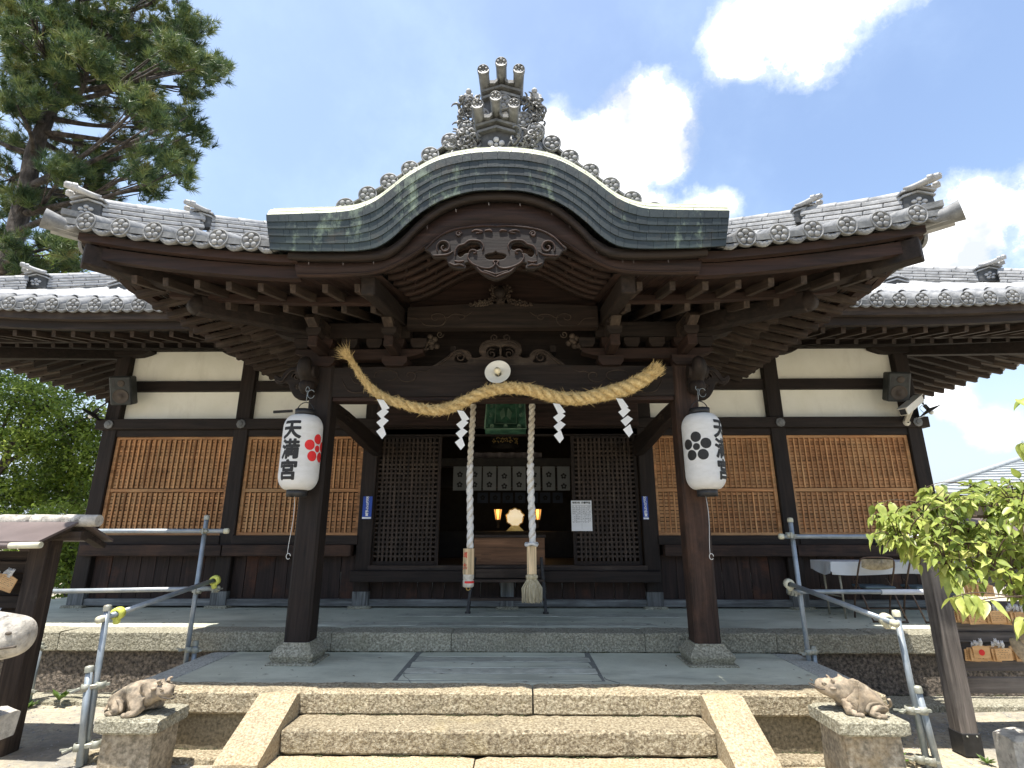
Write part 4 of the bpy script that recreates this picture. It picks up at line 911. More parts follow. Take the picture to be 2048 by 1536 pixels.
for s in (-1, 1):
    for dx, z, r in ((.09, 4.70-.0, .05), (.08, 4.64, .04), (.085, 4.58, .045), (.13, 4.535, .04), (.18, 4.515, .04), (.24, 4.51, .045), (.30, 4.50, .035), (.36, 4.495, .025)): cloud(m, (s*dx-.02, z-.07), r, YT-.12)
m.box(-.07, .03, YT-.16, YT-.02, 4.44, 4.66, c=.01); ob('bottle_strut', m, 'weathx', hall)
m = MB(); m.lathe([(.0001, .04), (.03, .035), (.055, .0), (.07, -.04), (.06, -.09), (.03, -.12), (.045, -.135), (.0001, -.16)], 12, Matrix.Translation((-.02, YT-.20, 4.585))); ob('carved_boss', m, 'darkz', hall)
# gable pendant (gegyo) with pierced scrolls
def mirlist(pts, c): return [(2*c-u, v) for u, v in pts[::-1]]
half = [(985, 50), (820, 55), (680, 75), (560, 110), (450, 165), (380, 225), (330, 268), (375, 300), (400, 335), (440, 352), (490, 348), (535, 360), (545, 400), (575, 432), (640, 452), (700, 448), (688, 408), (722, 392), (750, 400), (790, 430), (830, 470), (880, 510), (930, 535), (985, 552)]
outer = px_poly(half+[(2*985-u, v) for u, v in half[::-1][1:-1]], 4.44, *K2, n=4)
H1 = [(450, 235), (480, 208), (515, 212), (535, 235), (540, 260), (520, 270), (505, 285), (475, 295), (450, 270)]
H2 = [(625, 330), (620, 285), (655, 250), (715, 232), (740, 210), (800, 208), (845, 232), (850, 265), (820, 290), (790, 285), (750, 290), (735, 315), (700, 325), (680, 345), (650, 355)]
H3 = [(985, 288), (960, 305), (915, 312), (880, 330), (885, 360), (915, 378), (985, 380), (1045, 378), (1080, 360), (1088, 330), (1055, 312), (1010, 305)]
holes = [px_poly(h, 4.44, *K2, n=3) for h in (H1, mirlist(H1, 985), H2, mirlist(H2, 985), H3)]
gg = ob('gable_pendant', curve_mesh([outer]+holes, .05, .008), 'darkx', gb, loc=(0, 4.455, 0))
relief(gb, 'pendant_scrolls', 'redx', [spiral(505, 255, 75, 1.3, 2.6, 1), spiral(640, 130, 30, 1.4, 0, -1), [(340, 265), (440, 165), (560, 100), (700, 70), (880, 55), (985, 60)],
      [(735, 300), (760, 280), (795, 285), (800, 305), (775, 310)], [(735, 310), (725, 350), (760, 400), (830, 435), (900, 450), (950, 440), (975, 410), (960, 385), (985, 375)],
      [(860, 285), (870, 240), (840, 200), (780, 188), (730, 195), (690, 225), (640, 240), (610, 280), (605, 330)], [(555, 400), (600, 420), (650, 415), (690, 430)],
      [(800, 430), (850, 480), (910, 500), (985, 530)], [(400, 330), (470, 330), (540, 320), (590, 290)], [(600, 380), (640, 390), (690, 380)], [(870, 470), (930, 490), (985, 505)], [(760, 110), (800, 95), (860, 110), (800, 125)], [(880, 100), (930, 95), (950, 110)]],
      4.424, *K2, r=.011, mirror=985)
# gable tiles above and behind the copper
GA = [(-1.643, 5.133), (-1.413, 5.277), (-1.192, 5.436), (-.973, 5.59), (-.763, 5.766), (-.55, 5.944)]; GB_ = [(.57, 5.904), (.761, 5.715), (.976, 5.535), (1.188, 5.359), (1.406, 5.186), (1.633, 5.051)]
ug = ob('upper_gable', MB().prism([(-1.85, 4.86), (-1.3, 4.88), (-.9, 5.12), (.9, 5.12), (1.3, 4.88), (1.85, 4.86), (1.75, 4.93), (1.2, 5.27), (.6, 5.80), (.2, 6.2), (-.2, 6.2), (-.6, 5.82), (-1.2, 5.33), (-1.75, 5.0)], 4.99, 9.5), 'tile_dk', hall)
gm = eave_tile_mesh(.100, .5, R(6))
for x, z in GA+GB_+[(-.37, 6.10), (.40, 6.07), (.255, 6.22), (.03, 6.46), (-.22, 6.28)]: ob('verge_tile', gm, 'tile_face', ug, loc=(x, 4.95, z), rot=(0, random.uniform(-.1, .1)+R(30), 0))
for s in (-1, 1):
    G = GA if s < 0 else GB_[::-1]
    ridge(ug, [(p[0]*1., 5.2, p[1]-.02) for p in G], 2, .5, .44, .03, .045)
# stacked ornaments on the apex
def carved_cluster(par, cx, cz, Y, w_, h, n, seed, name='carved_foliage'):
    rr = random.Random(seed); m = MB()
    for i in range(n):
        x, z = cx+rr.uniform(-.5, .5)*w_, cz+rr.uniform(-.5, .5)*h; a = rr.uniform(0, 6.28); r0 = rr.uniform(.03, .07)
        if i % 3 == 0:
            P = [(x+r0*(1-k/9)*math.cos(a+k*.75), Y-.05-.012*k, z+r0*(1-k/9)*math.sin(a+k*.75)) for k in range(8)]; m.tube(P, [.018*(1-k/11) for k in range(8)], 6)
        elif i % 3 == 1: m.ball((x, Y-rr.uniform(0, .06), z), (.03, .03, .022), 7, 5, jit=.12)
        else:
            P = [(x, Y, z), (x+.05*math.cos(a), Y-.05, z+.05*math.sin(a)), (x+.09*math.cos(a+.5), Y-.04, z+.09*math.sin(a+.5)), (x+.10*math.cos(a+1), Y-.02, z+.12*math.sin(a+.8))]; m.tube(smooth(P, 3), [.022*(1-k/11) for k in range(10)], 6)
    return ob(name, m, 'tile_dk', par)
def apex_ornament(par, cx, Y, z0, S, seed, wing):
    T = Matrix.Translation((cx, Y, z0)) @ Matrix.Scale(S, 4)
    m = MB(); m.prism([(-.185, 0), (.185, 0), (.165, .24), (.16, .36), (-.16, .36), (-.165, .24)], -.02, .30); m.prism([(-.25, -.05), (-.19, .02), (0, .065), (.19, .02), (.25, -.05)], -.06, .3)
    m.v = [tuple(T @ Vector(v)) for v in m.v]; o = ob('apex_ornament', m, 'tile_black', par)
    m = MB()
    for k in range(2):
        z, t, hw = .235+.062*k, .026, .172+.004*k; m.prism([(-hw, z), (0, z+.06), (hw, z), (hw, z+t), (0, z+.06+t), (-hw, z+t)], -.06-.012*k, .28)
    for x, zz in ((-.148, .36), (.148, .36), (0, .44)):
        P = [(x*(1+.08*t), .10-.30*t, zz+.055*t) for t in (0, .5, 1)]; m.tube(P, [.050, .048, .050], 12)
        e = MB(); disc_profile(e, 0, .053); TT = Matrix.Translation(P[-1]) @ Matrix.Rotation(R(10), 4, 'X'); m.add([tuple(TT @ Vector(v)) for v in e.v], e.f, True)
    for s in (-1, 1): m.prism([(s*.03, .40), (s*.06, .365), (s*.11, .365), (s*.13, .40), (s*.13, .43), (s*.11, .40), (s*.06, .40), (s*.03, .435)][::s], -.10, .20)
    m.v = [tuple(T @ Vector(v)) for v in m.v]; ob('crest_tiles', m, 'tile_dk', par)
    m = MB(); crest(m, (0, -.03, .135), .085); m.v = [tuple(T @ Vector(v)) for v in m.v]; ob('plum_crest', m, 'petal', par)
    for s in (-1, 1):
        carved_cluster(par, cx+s*.27*S, z0+.08*S, Y-.02, .22*S, .32*S, 64, seed+s)
        if wing:
            m = MB(); c = Vector((cx+s*.30*S, Y-.02, z0+.26*S)); m.tube([c+Vector((0, .1, -.14)), c+Vector((0, 0, -.02)), c+Vector((0, -.06, .03))], [.06, .055, .05], 12); m.ball(c+Vector((0, -.07, .05)), .035, 8, 6); m.tube([c+Vector((s*.055, .05, -.16)), c+Vector((s*.055, -.02, .04))], .028, 8); ob('side_scroll', m, 'tile', par)
apex_ornament(hall, -.025, 4.66, 5.46, 1.15, 5, False)
apex_ornament(hall, .012, 5.08, 6.26, 1.25, 11, True)
ob('ornament_base', MB().prism([(-.26, 5.40), (.22, 5.40), (.20, 5.50), (-.24, 5.50)], 4.52, 4.9), 'copper_lit', hall)
m = MB(); m.prism([(-.30, 6.0), (.32, 6.0), (.24, 6.42), (-.22, 6.42)], 5.10, 5.6); ob('ridge_core', m, 'tile_dk', hall)
ridge(hall, [(0, 5.2, 6.2), (0, 9.4, 6.35)], 8, .34, .26, .055, .08)
# ================================================================ porch frame
for s in (-1, 1):
    px_ = s*2.16
    m = MB(); c = .028; w_ = .135
    oc = [(-w_+c, -w_), (w_-c, -w_), (w_, -w_+c), (w_, w_-c), (w_-c, w_), (-w_+c, w_), (-w_, w_-c), (-w_, -w_+c)]
    m.prism(oc, 0, 3.05, 'z'); ob('porch_post', m, 'darkz' if s < 0 else 'postz', hall, loc=(px_, 6.235, .675))  # right post in redder wood: bounce light on it put into the colour
    m = MB(); q = [(.195, .0), (.195, .005), (.228, .075), (.224, .095), (.155, .175), (.152, .195)]
    for (r0, z0), (r1, z1) in zip(q, q[1:]):
        m.add([(a*r0, b*r0, z0) for a, b in ((-1, -1), (1, -1), (1, 1), (-1, 1))]+[(a*r1, b*r1, z1) for a, b in ((-1, -1), (1, -1), (1, 1), (-1, 1))], [(k, (k+1) % 4, 4+(k+1) % 4, 4+k) for k in range(4)])
    m.add([(a*.152, b*.152, .195) for a, b in ((-1, -1), (1, -1), (1, 1), (-1, 1))], [(0, 1, 2, 3)])
    m.box(-.25, .25, -.25, .25, -.02, .012, c=.006)
    ob('post_base', m, 'kerb', hall, loc=(px_, 6.235, .48))
# rainbow beam with scroll carving
bm_ = MB(); bm_.prism([(-2.03, 3.34), (2.03, 3.34), (2.03, 3.70)]+[(x, 3.70+.022*math.cos(x/2.03*math.pi/2)) for x in np.linspace(1.9, -1.9, 11)]+[(-2.03, 3.70)], 6.13, 6.33); ob('rainbow_beam', bm_, 'darkx', hall)
ob('beam_lip', MB().box(-2.02, 2.02, 6.14, 6.32, 3.29, 3.338, c=.006), 'redx', hall)
K3 = (520, 540, .2083)
relief(hall, 'beam_carving', 'weathx', [[(785, 1050), (810, 1105), (850, 1160), (920, 1178), (1000, 1165), (1060, 1120), (1070, 1070)], [(860, 1000), (880, 1040), (910, 1080), (950, 1085), (955, 1050), (925, 1045)],
      [(1100, 1030), (1110, 990), (1160, 965), (1240, 962), (1310, 985), (1320, 1020), (1290, 1050), (1240, 1060), (1200, 1050)], [(1320, 1025), (1360, 1060), (1420, 1072), (1480, 1050), (1495, 1010), (1470, 985), (1430, 985), (1410, 1010), (1430, 1025)],
      [(1490, 985), (1540, 970), (1580, 975), (1640, 955)]], 6.124, *K3, r=.0085, mirror=(1004-520)/.2083)
# brackets above the porch beam
def bblock(par, x, y, z, w_, h, mat='darkx'):
    m = MB(); m.prism([(-w_*.34, 0), (w_*.34, 0), (w_*.5, h*.42), (w_*.5, h), (-w_*.5, h), (-w_*.5, h*.42)], -w_/2, w_/2); return ob('bearing_block', m, mat, par, loc=(x, y, z))
for s in (-1, 1):
    for x in (s*2.16, s*1.29):
        bblock(hall, x, 6.2, 3.70, .30, .12, 'redx')
        m = MB(); m.bar((x, 6.2, 3.90), (x, 5.72, 3.90), .11, .13, c=.008); ob('bracket_arm', m, 'redy', hall)
        bblock(hall, x, 5.80, 3.965, .17, .10); bblock(hall, x, 5.80, 4.085, .15, .08)
        m = MB(); m.prism([(6.2, 4.06), (5.70, 4.06), (5.56, 4.12), (5.60, 4.17), (5.66, 4.20), (6.2, 4.22)], x-.055, x+.055, 'x'); ob('bracket_nose', m, 'weathy', hall)
    bracket(hall, s*1.74, .78, 3.80, 3.93, 6.12, 6.26, 'redx')
    for x in (2.44, 2.16, 1.86, 1.56, 1.29, 1.02): bblock(hall, s*x, 6.19, 3.945, .19, .115, 'redx' if x in (2.16, 1.29) else 'darkx')
    m = MB(); m.prism([(s*2.78, 4.26), (s*2.78, 4.14), (s*2.62, 4.09), (s*2.5, 4.07), (s*1.13, 4.07), (s*1.13, 4.26)][::s], 6.10, 6.30); ob('porch_purlin', m, 'darkx', hall)
    m = MB(); cloud(m, (s*.87, 4.02), .09, 6.16); cloud(m, (s*.95, 3.97), .05, 6.16); m.tube([at(780+.2148*u if s < 0 else 2008-(780+.2148*u), 440+.2148*v, 6.12) for u, v in spiral(465, 1065, 35, 1.3)], .007, 5); ob('carved_bracket', m, 'weathx', hall)
    # brace beams back to the hall
    m = MB(); m.prism([(6.36, 3.16), (6.9, 3.14), (8.0, 3.02), (8.7, 2.98), (8.7, 3.24), (8.0, 3.27), (6.9, 3.33), (6.36, 3.34)], s*2.12-.06, s*2.12+.06, 'x'); ob('tie_beam', m, 'darky', hall)
    m = MB(); m.tube([(s*2.055, 6.9+.16*math.cos(a)*(1-a/12), 3.23+.06*math.sin(a)*(1-a/12)) for a in np.linspace(0, 9, 18)], .006, 5); ob('beam_carving', m, 'weathy', hall)
ob('inner_board', MB().box(-2.3, 2.3, 6.6, 6.64, 3.72, 4.62), 'darkx', hall)
for x in (-.62, -.2, .2, .62): ob('inner_rafter', MB().box(x-.035, x+.035, 6.3, 6.62, 3.95, 4.03), 'darky', hall)
ob('porch_ceiling', MB().sheet(lambda a, b: (-3.2+6.4*a, 6.36+2.5*b, 4.62+.55*b), 2, 2, .03), 'darky', hall)
# frog-leg strut with scrolls above the beam
KL = (640, 680, .3711)
hl = [(985, -5), (930, -3), (890, 5), (868, 25), (860, 55), (875, 80), (850, 95), (815, 92), (810, 75), (790, 55), (750, 50), (715, 62), (690, 85), (660, 105), (628, 128), (640, 140), (985, 142)]
ou = px_poly(hl+[(2*972-u, v) for u, v in hl[::-1][1:-1]], 6.15, *KL, n=3)
hs = [[(905, 30), (890, 55), (905, 85), (935, 95), (960, 88), (975, 78), (975, 38), (945, 22)], [(730, 78), (720, 100), (735, 118), (780, 122), (800, 110), (785, 85), (755, 68)]]
ob('frog_leg_strut', curve_mesh([ou]+[px_poly(h, 6.15, *KL, n=3) for h in hs+[mirlist(h, 972) for h in hs]], .06, .010), 'weathx', hall, loc=(0, 6.20, 0))
relief(hall, 'strut_scrolls', 'weathx', [spiral(755, 92, 30, 1.4, 3.1, 1), spiral(925, 75, 28, 1.4, -1, -1), [(640, 135), (690, 100), (730, 60), (780, 55), (815, 85)], spiral(940, -12, 22, 1.3, 1.5, 1), [(870, 40), (905, 12), (972, 5)]], 6.155, *KL, r=.010, mirror=972)
# carved nosings at the post heads
for s in (-1, 1):
    X = lambda u: u if s < 0 else 2008-u
    m = MB(); c = at(X(612), 752, 5.95)
    m.tube(smooth([c+Vector((s*.02, .25, -.10)), c+Vector((0, .12, -.02)), c+Vector((0, .0, .03)), c+Vector((0, -.07, .09)), c+Vector((0, -.06, .15)), c+Vector((0, .02, .165))], 4), [.10, .10, .105, .105, .105, .10, .095, .09, .085, .085, .085, .085, .08, .08, .075, .075, .07, .07, .065, .06, .055], 12)
    m.tube([c+Vector((-.11, .02, .06)), c+Vector((.11, .02, .06))], .075, 14); m.ball(c+Vector((0, .08, -.11)), (.10, .12, .10), 12, 8)
    m.tube([c+Vector((s*.115, .02+.055*math.cos(a)*(1-a/11), .06+.055*math.sin(a)*(1-a/11))) for a in np.linspace(0, 8, 14)], .010, 5)
    ob('carved_nosing', m, 'darkz', hall)
    ol = [(440, 1000), (400, 960), (340, 945), (285, 955), (240, 1000), (222, 1035), (190, 1040), (160, 1020), (150, 1045), (170, 1080), (215, 1092), (260, 1075), (290, 1100), (300, 1140), (320, 1180), (345, 1215), (380, 1230), (450, 1225), (470, 1120)]
    h1 = [(300, 1010), (320, 985), (370, 985), (400, 1015), (400, 1050), (360, 1060), (340, 1040), (310, 1040)]; h2 = [(335, 1110), (345, 1135), (375, 1130), (390, 1105), (365, 1095)]
    f = lambda pts: [(p[0], p[1]) for p in smooth([(q.x, q.z) for q in (at(X(520+.2083*u), 540+.2083*v, 6.2) for u, v in pts)], 3, True)]
    ob('carved_nosing', curve_mesh([f(ol), f(h1), f(h2)], .10, .014), 'darkx', hall, loc=(0, 6.23, 0))
    m = MB()
    for st in ([(170, 1060), (210, 1070), (250, 1020), (300, 970), (370, 965), (420, 1000)], spiral(350, 1025, 45, 1.3, 3), spiral(372, 1120, 26, 1.3, 2)):
        P = smooth([at(X(520+.2083*u), 540+.2083*v, 6.165) for u, v in st], 4); m.tube(P, .008, 5)
    ob('nosing_scrolls', m, 'weathx', hall)
# ================================================================ sacred rope and paper streamers
def twisted(path, rad, strands=3, pitch=.16, n=8, fill=.62):
    "strands wound round a path; rad(t) gives the rope radius"
    P = [Vector(p) for p in path]; d = [0]
    for a, b in zip(P, P[1:]): d.append(d[-1]+(b-a).length)
    m = MB()
    for s in range(strands):
        pts, rs = [], []
        for i, p in enumerate(P):
            t = (P[min(i+1, len(P)-1)]-P[max(0, i-1)]).normalized(); u = t.cross(Vector((0, 1, 0)))
            if u.length < .2: u = t.cross(Vector((1, 0, 0)))
            u.normalize(); v = t.cross(u); r = rad(d[i]/d[-1]); a = 2*math.pi*(d[i]/pitch+s/strands)
            pts.append(p+(u*math.cos(a)+v*math.sin(a))*r*.5); rs.append(r*fill)
        m.tube(pts, rs, n)
    return m
SH = [(690, 705), (703, 722), (722, 752), (745, 780), (772, 797), (805, 808), (840, 817), (870, 820), (900, 815), (925, 805), (955, 790), (990, 779), (1025, 776), (1060, 780), (1095, 790), (1130, 797), (1165, 797), (1200, 790), (1230, 783), (1260, 773), (1290, 756), (1312, 740)]
SW = [.2, .3, .42, .5, .6, .68, .74, .78, .78, .78, .8, .82, .86, .9, .92, .95, 1.0, 1.05, 1.12, 1.2, 1.1, .8]
path = smooth([at(u, v, 5.93) for u, v in SH], 14)
radf = lambda t: .062*(lambda q: SW[int(q)]*(1-q % 1)+SW[min(len(SW)-1, int(q)+1)]*(q % 1))(t*(len(SW)-1))
srope = thing('sacred_rope', at(1004, 790, 5.93), 'thick twisted straw rope slung across the porch beam', 'rope')
ob('twisted_straw', twisted(path, lambda t: radf(t)*1.16, 2, .23, 10, .58), 'straw', srope)
fz = MB()
def straw_hair(m, p, dr, L, r=.0026, bend=.3):
    side = Vector((random.gauss(0, 1), random.gauss(0, 1), random.gauss(0, 1))); side = (side-dr*side.dot(dr)).normalized()
    q1 = p+dr*L*.5+side*L*.08; q2 = p+dr*L+side*L*bend; w_ = dr.cross(Vector((0, 1, 0)))
    w_ = (w_.normalized() if w_.length > .1 else Vector((1, 0, 0)))*r
    m.add([p-w_, p+w_, q1-w_*.8, q1+w_*.8, q2], [(0, 1, 3, 2), (2, 3, 4)])
for i in range(9000):
    k = random.randrange(len(path)-1); p = path[k].lerp(path[k+1], random.random()); t = (path[k+1]-path[k]).normalized(); r = radf(k/(len(path)-1))
    a = random.uniform(0, 6.28); u = t.cross(Vector((0, 1, 0))).normalized(); v = t.cross(u); n_ = u*math.cos(a)+v*math.sin(a)
    straw_hair(fz, p+n_*r*.95, (t*random.choice((-1, 1))*1.2+n_*random.uniform(.1, .9)).normalized(), random.uniform(.02, .065)*(1.8 if random.random() < .08 else 1))
e0, e1 = path[0], path[-1]; d0 = (path[0]-path[8]).normalized(); d1 = (path[-1]-path[-10]).normalized()
for i in range(110): straw_hair(fz, e0-d0*.10+Vector((random.gauss(0, .012), random.gauss(0, .012), random.gauss(0, .012))), (d0+Vector((random.gauss(0, .35), random.gauss(0, .3), random.gauss(0, .3)))).normalized(), random.uniform(.10, .24), .0028, .25)
for i in range(420): straw_hair(fz, e1-d1*.04+Vector((random.gauss(0, .03), random.gauss(0, .03), random.gauss(0, .03))), (d1+Vector((random.gauss(0, .28), random.gauss(0, .3), random.gauss(0, .28)))).normalized(), random.uniform(.06, .13), .003, .15)
ob('straw_fibres', fz, 'straw', srope, kind='stuff')
m = MB(); m.tube([e1-d1*.03+(d1.cross(Vector((0, 1, 0))).normalized()*math.cos(a)+Vector((0, 1, 0))*math.sin(a))*.055 for a in np.linspace(0, 6.4, 16)], .006, 5); ob('binding', m, 'straw', srope)
def streamer(u0, v0, u1, v1, lean, label):
    a, b = at(u0, v0, 5.86), at(u1, v1, 5.86); t = thing('paper_streamer', a, label, 'paper streamer', 'zigzag paper streamers under the sacred rope')
    k_ = .3711; dv = (v1-v0)/k_/4.35; du = (u1-u0-2)/k_/3.6
    for k in range(4):
        cx, cy = du*k, dv*(k+.45)
        p = [(-30, 2), (8, -27), (36, -8), (-4, 32)] if k else [(-30, -26), (6, -22), (38, 22), (2, 38)]
        if k == 3: p[2], p[3] = (24, 18), (2, 44)
        P = [at(u0+k_*(cx+x), v0+k_*(cy+z), 5.86-.012*k-(.012 if i in (2, 3) else 0)) for i, (x, z) in enumerate(p)]
        m = MB(); m.add(P+[q+Vector((0, .0016, 0)) for q in P], [(0, 1, 2, 3), (7, 6, 5, 4), (0, 4, 5, 1), (1, 5, 6, 2), (2, 6, 7, 3), (3, 7, 4, 0)]); ob('paper_fold', m, 'paper', t)
streamer(765, 800, 765, 878, 0, 'white zigzag paper streamer hanging leftmost from the straw rope')
streamer(925, 822, 922, 900, 0, 'white paper streamer beside the left bell rope')
streamer(1117, 808, 1121, 886, 0, 'white paper streamer just right of the green plaque')
streamer(1243, 798, 1262, 874, 0, 'white paper streamer near the thick right end of the straw rope')
# ---- lamp on the beam
c = at(996, 746, 5.98); lp = thing('beam_lamp', c, 'round white enamel lamp shade with bulb on the porch beam', 'lamp')
T = Matrix.Translation(c) @ Matrix.Rotation(R(76), 4, 'X') @ Matrix.Rotation(R(-6), 4, 'Y')
ob('lamp_shade', MB().lathe([(.034, -.10), (.036, -.02), (.05, -.005), (.145, .030), (.152, .034), (.152, .030), (.14, .024), (.05, -.012)], 32, T), 'enamel', lp)
ob('bulb', MB().lathe([(.015, -.04), (.018, .0), (.036, .035), (.040, .06), (.028, .088), (.0001, .098)], 16, T), 'bulb', lp)
ob('lamp_arm', MB().tube([c+Vector((0, .03, -.0)), c+Vector((0, .13, .02))], .02, 8), 'steel', lp)
# ---- bell ropes
def bellrope(u0, v0, u1, v1, rr, label, txt, tassel):
    a, b = at(u0, v0, 6.9), at(u1, v1, 6.9); a.z += .5; t = thing('bell_rope', b, label, 'bell rope')
    n = 90; pts = [a.lerp(b, k/n)+Vector((.012*math.sin(k*.09), 0, 0)) for k in range(n+1)]
    ob('twisted_rope', twisted(pts, lambda q: rr*(1.05 if q < .5 else 1.0)*(1+.03*math.sin(q*40)), 2, .17, 10, .66), 'rope', t)
    k0 = 50; q = pts[k0:]; m = twisted(q, lambda f: rr*.90*(1+random.uniform(-.05, .05)), 2, .22, 10, .94)
    ob('white_wrapping', m, 'ropew', t)
    z1 = b.z; hh = .30 if not tassel else .325; m = MB(); hw = .075 if not tassel else .066
    hexa = [(hw*math.cos(R(30+60*k)), hw*math.sin(R(30+60*k))) for k in range(6)]
    m.prism([(b.x+x, b.y+y) for x, y in hexa], z1-hh, z1, 'z'); hd = ob('wooden_grip', m, 'palez', t)
    if tassel:
        m = MB(); m.tube([b+Vector((.07*math.cos(a_), .07*math.sin(a_), .02+.012*math.sin(3*a_))) for a_ in np.linspace(0, 6.3, 14)], .02, 6); ob('cloth_knot', m, 'ropew', t)
        m = MB(); m.lathe([(.05, z1-hh+.0), (.076, z1-hh-.02), (.072, z1-hh-.05), (.05, z1-hh-.065)], 16, Matrix.Translation((b.x, b.y, 0)))
        for i in range(420):
            a_ = random.uniform(0, 6.28); q = math.sqrt(random.random()); r1 = .058*q; r2 = .125*q*random.uniform(.85, 1.1); z0 = z1-hh-.06; L = random.uniform(.20, .27)
            d = Vector((math.cos(a_), math.sin(a_), 0)); p0, p1, p2 = [Vector((b.x, b.y, zz))+d*r for zz, r in ((z0, r1), (z0-.10, r2*.95), (z0-L, r2*.92+random.uniform(-.012, .012)))]
            m.tube([p0, p1, p2], [.006, .0055, .003], 3, cap=False, sm=True)
        ob('tassel', m, 'tassel', t)
    else:
        m = MB(); m.lathe([(.066, z1-hh), (.068, z1-hh-.05), (.06, z1-hh-.06), (.068, z1-hh-.07), (.068, z1-hh-.14), (.05, z1-hh-.15), (.0001, z1-hh-.15)], 14, Matrix.Translation((b.x, b.y, 0))); ob('rope_end', m, 'rope', t)
        m = MB(); m.lathe([(.0695, z1-hh-.075), (.0695, z1-hh-.10)], 14, Matrix.Translation((b.x, b.y, 0)), a0=-2.2, a1=.4); ob('red_binding', m, 'inkred', t)
        m = MB(); m.tube([b+Vector((.022*math.cos(a_), 0, -hh-.165+.018*math.sin(a_))) for a_ in np.linspace(0, 6.3, 12)], .007, 5); ob('wire_ring', m, 'gold', t)
    for i, ch in enumerate(txt):
        me = text_mesh(ch, .075 if not tassel else .03, .0008, .002 if not tassel else .0005); y = b.y-hw*math.cos(R(30))-.0012
        zz = z1-(.08+.13*i if not tassel else .1+.028*i); ob('lettering', me, 'inkred2', t, loc=(b.x-.022 if not tassel else b.x-.0, y, zz))
M['inkred2'] = pm('inkred2', [(.3, (.45, .06, .03)), (.7, (.55, .12, .07))], scale=30, rough=.7, bump=0, var=0)
bellrope(945, 812, 938, 1097, .035, 'left bell rope of white twisted hemp ending in a hexagonal wooden grip', '奉納', False)
bellrope(1063, 812, 1063, 1092, .037, 'right bell rope of white twisted hemp ending in a straw tassel', '', True)
# ---- bronze plaque
M['verdigris_light'] = pm('verdigris_light', [(.3, (.05, .10, .065)), (.7, (.13, .22, .15))], scale=9, rough=.6, bump=.4, bscale=30, var=0)
a, b = at(972, 793, 7.9), at(1052, 866, 7.9); cx_, w_, h_ = (a.x+b.x)/2, b.x-a.x, a.z-b.z
pq = thing('hanging_plaque', (cx_, 7.9, b.z), 'verdigris bronze plaque hung above the doorway', 'plaque')
T = Matrix.Translation((cx_, 7.9, (a.z+b.z)/2)) @ Matrix.Rotation(R(-12), 4, 'X')
def TM(mb): mb.v = [tuple(T @ Vector(v)) for v in mb.v]; return mb
m = MB(); q0 = [(-.5, -.5), (.5, -.5), (.46, .5), (-.46, .5)]; q1 = [(-.27, -.24), (.27, -.24), (.25, .5), (-.25, .5)]
m.add([(x*w_, -.12, z*h_) for x, z in q0]+[(x*w_, .04, z*h_) for x, z in q1]+[(x*w_, .09, z*h_) for x, z in q0], [(0, 1, 5, 4), (1, 2, 6, 5), (2, 3, 7, 6), (3, 0, 4, 7), (8, 9, 10, 11), (0, 8, 9, 1), (1, 9, 10, 2), (2, 10, 11, 3), (3, 11, 8, 0)])
m.add([(x*w_, .04, z*h_) for x, z in q1], [(0, 1, 2, 3)]); ob('plaque_frame', TM(m), 'verdigris', pq)
m = MB(); m.tube([(x*w_, -.125, z*h_) for x, z in q0+q0[:1]], .012, 6); m.tube([(x*w_, .035, z*h_) for x, z in q1+q1[:1]], .009, 6); ob('plaque_edge', TM(m), 'verdigris_light', pq)
m = MB()
for x, z, y in ((0, -.38, -.055), (-.33, -.40, -.085), (.33, -.40, -.085), (-.39, -.05, -.05), (.39, -.05, -.05), (-.37, .22, -.045), (.37, .22, -.045)): m.lathe([(.034, -.01), (.034, .014), (.022, .018), (.018, .004), (.0001, .004)], 12, Matrix.Translation((x*w_, y, z*h_)) @ Matrix.Rotation(R(90), 4, 'X'))
for s in (-1, 1): m.prism([(s*.05*w_, .22*h_), (s*.15*w_, .08*h_), (s*.11*w_, -.12*h_), (s*.02*w_, -.02*h_)][::s], .015, .045)
ob('relief', TM(m), 'verdigris_light', pq, kind='stuff')
# ---- offering box, stand
bx = thing('offering_box', (.03, 9.1, 1.24), 'brown wooden offering box inside the open doorway', 'offering box')
ob('box_body', MB().box(-.545, .595, 8.98, 9.45, 1.24, 1.70, c=.006), 'boxx', bx); ob('box_rim', MB().box(-.565, .615, 8.96, 9.0, 1.70, 1.745, c=.005).box(-.565, .615, 9.43, 9.47, 1.70, 1.745, c=.005).box(-.565, -.525, 9.0, 9.43, 1.70, 1.745).box(.575, .615, 9.0, 9.43, 1.70, 1.745), 'weathx', bx)
for i in range(9): ob('slat', MB().box(-.52+.125*i, -.47+.125*i, 9.0, 9.43, 1.705, 1.735), 'boxy', bx)
ob('box_plinth', MB().box(-.56, .61, 8.95, 9.48, 1.24, 1.29, c=.005), 'boxx', bx); ob('stuck_label', MB().box(-.545+.12, -.545+.28, 8.976, 8.979, 1.33, 1.45), 'boxx', bx)
st = thing('step_stand', (.01, 8.3, .68), 'dark steel frame with wooden rungs before the offering box', 'stand')
for x0, x1 in ((-.545, -.48), (.56, .515)):
    ob('leg', MB().bar((x0, 8.16, .69), (x1, 8.44, 1.42), .04, .04), 'steel', st); ob('foot', MB().box(x0-.04, x0+.04, 8.12, 8.2, .68, .70), 'steel', st)
for z, y in ((.86, 8.22), (1.10, 8.31)): ob('rung', MB().box(-.53, .55, y-.02, y+.10, z-.02, z+.022, c=.004), 'weathx', st)
ob('top_board', MB().box(-.50, .53, 8.38, 8.6, 1.215, 1.262, c=.004).box(-.46, .5, 8.378, 8.382, 1.14, 1.215), 'weathx', st)
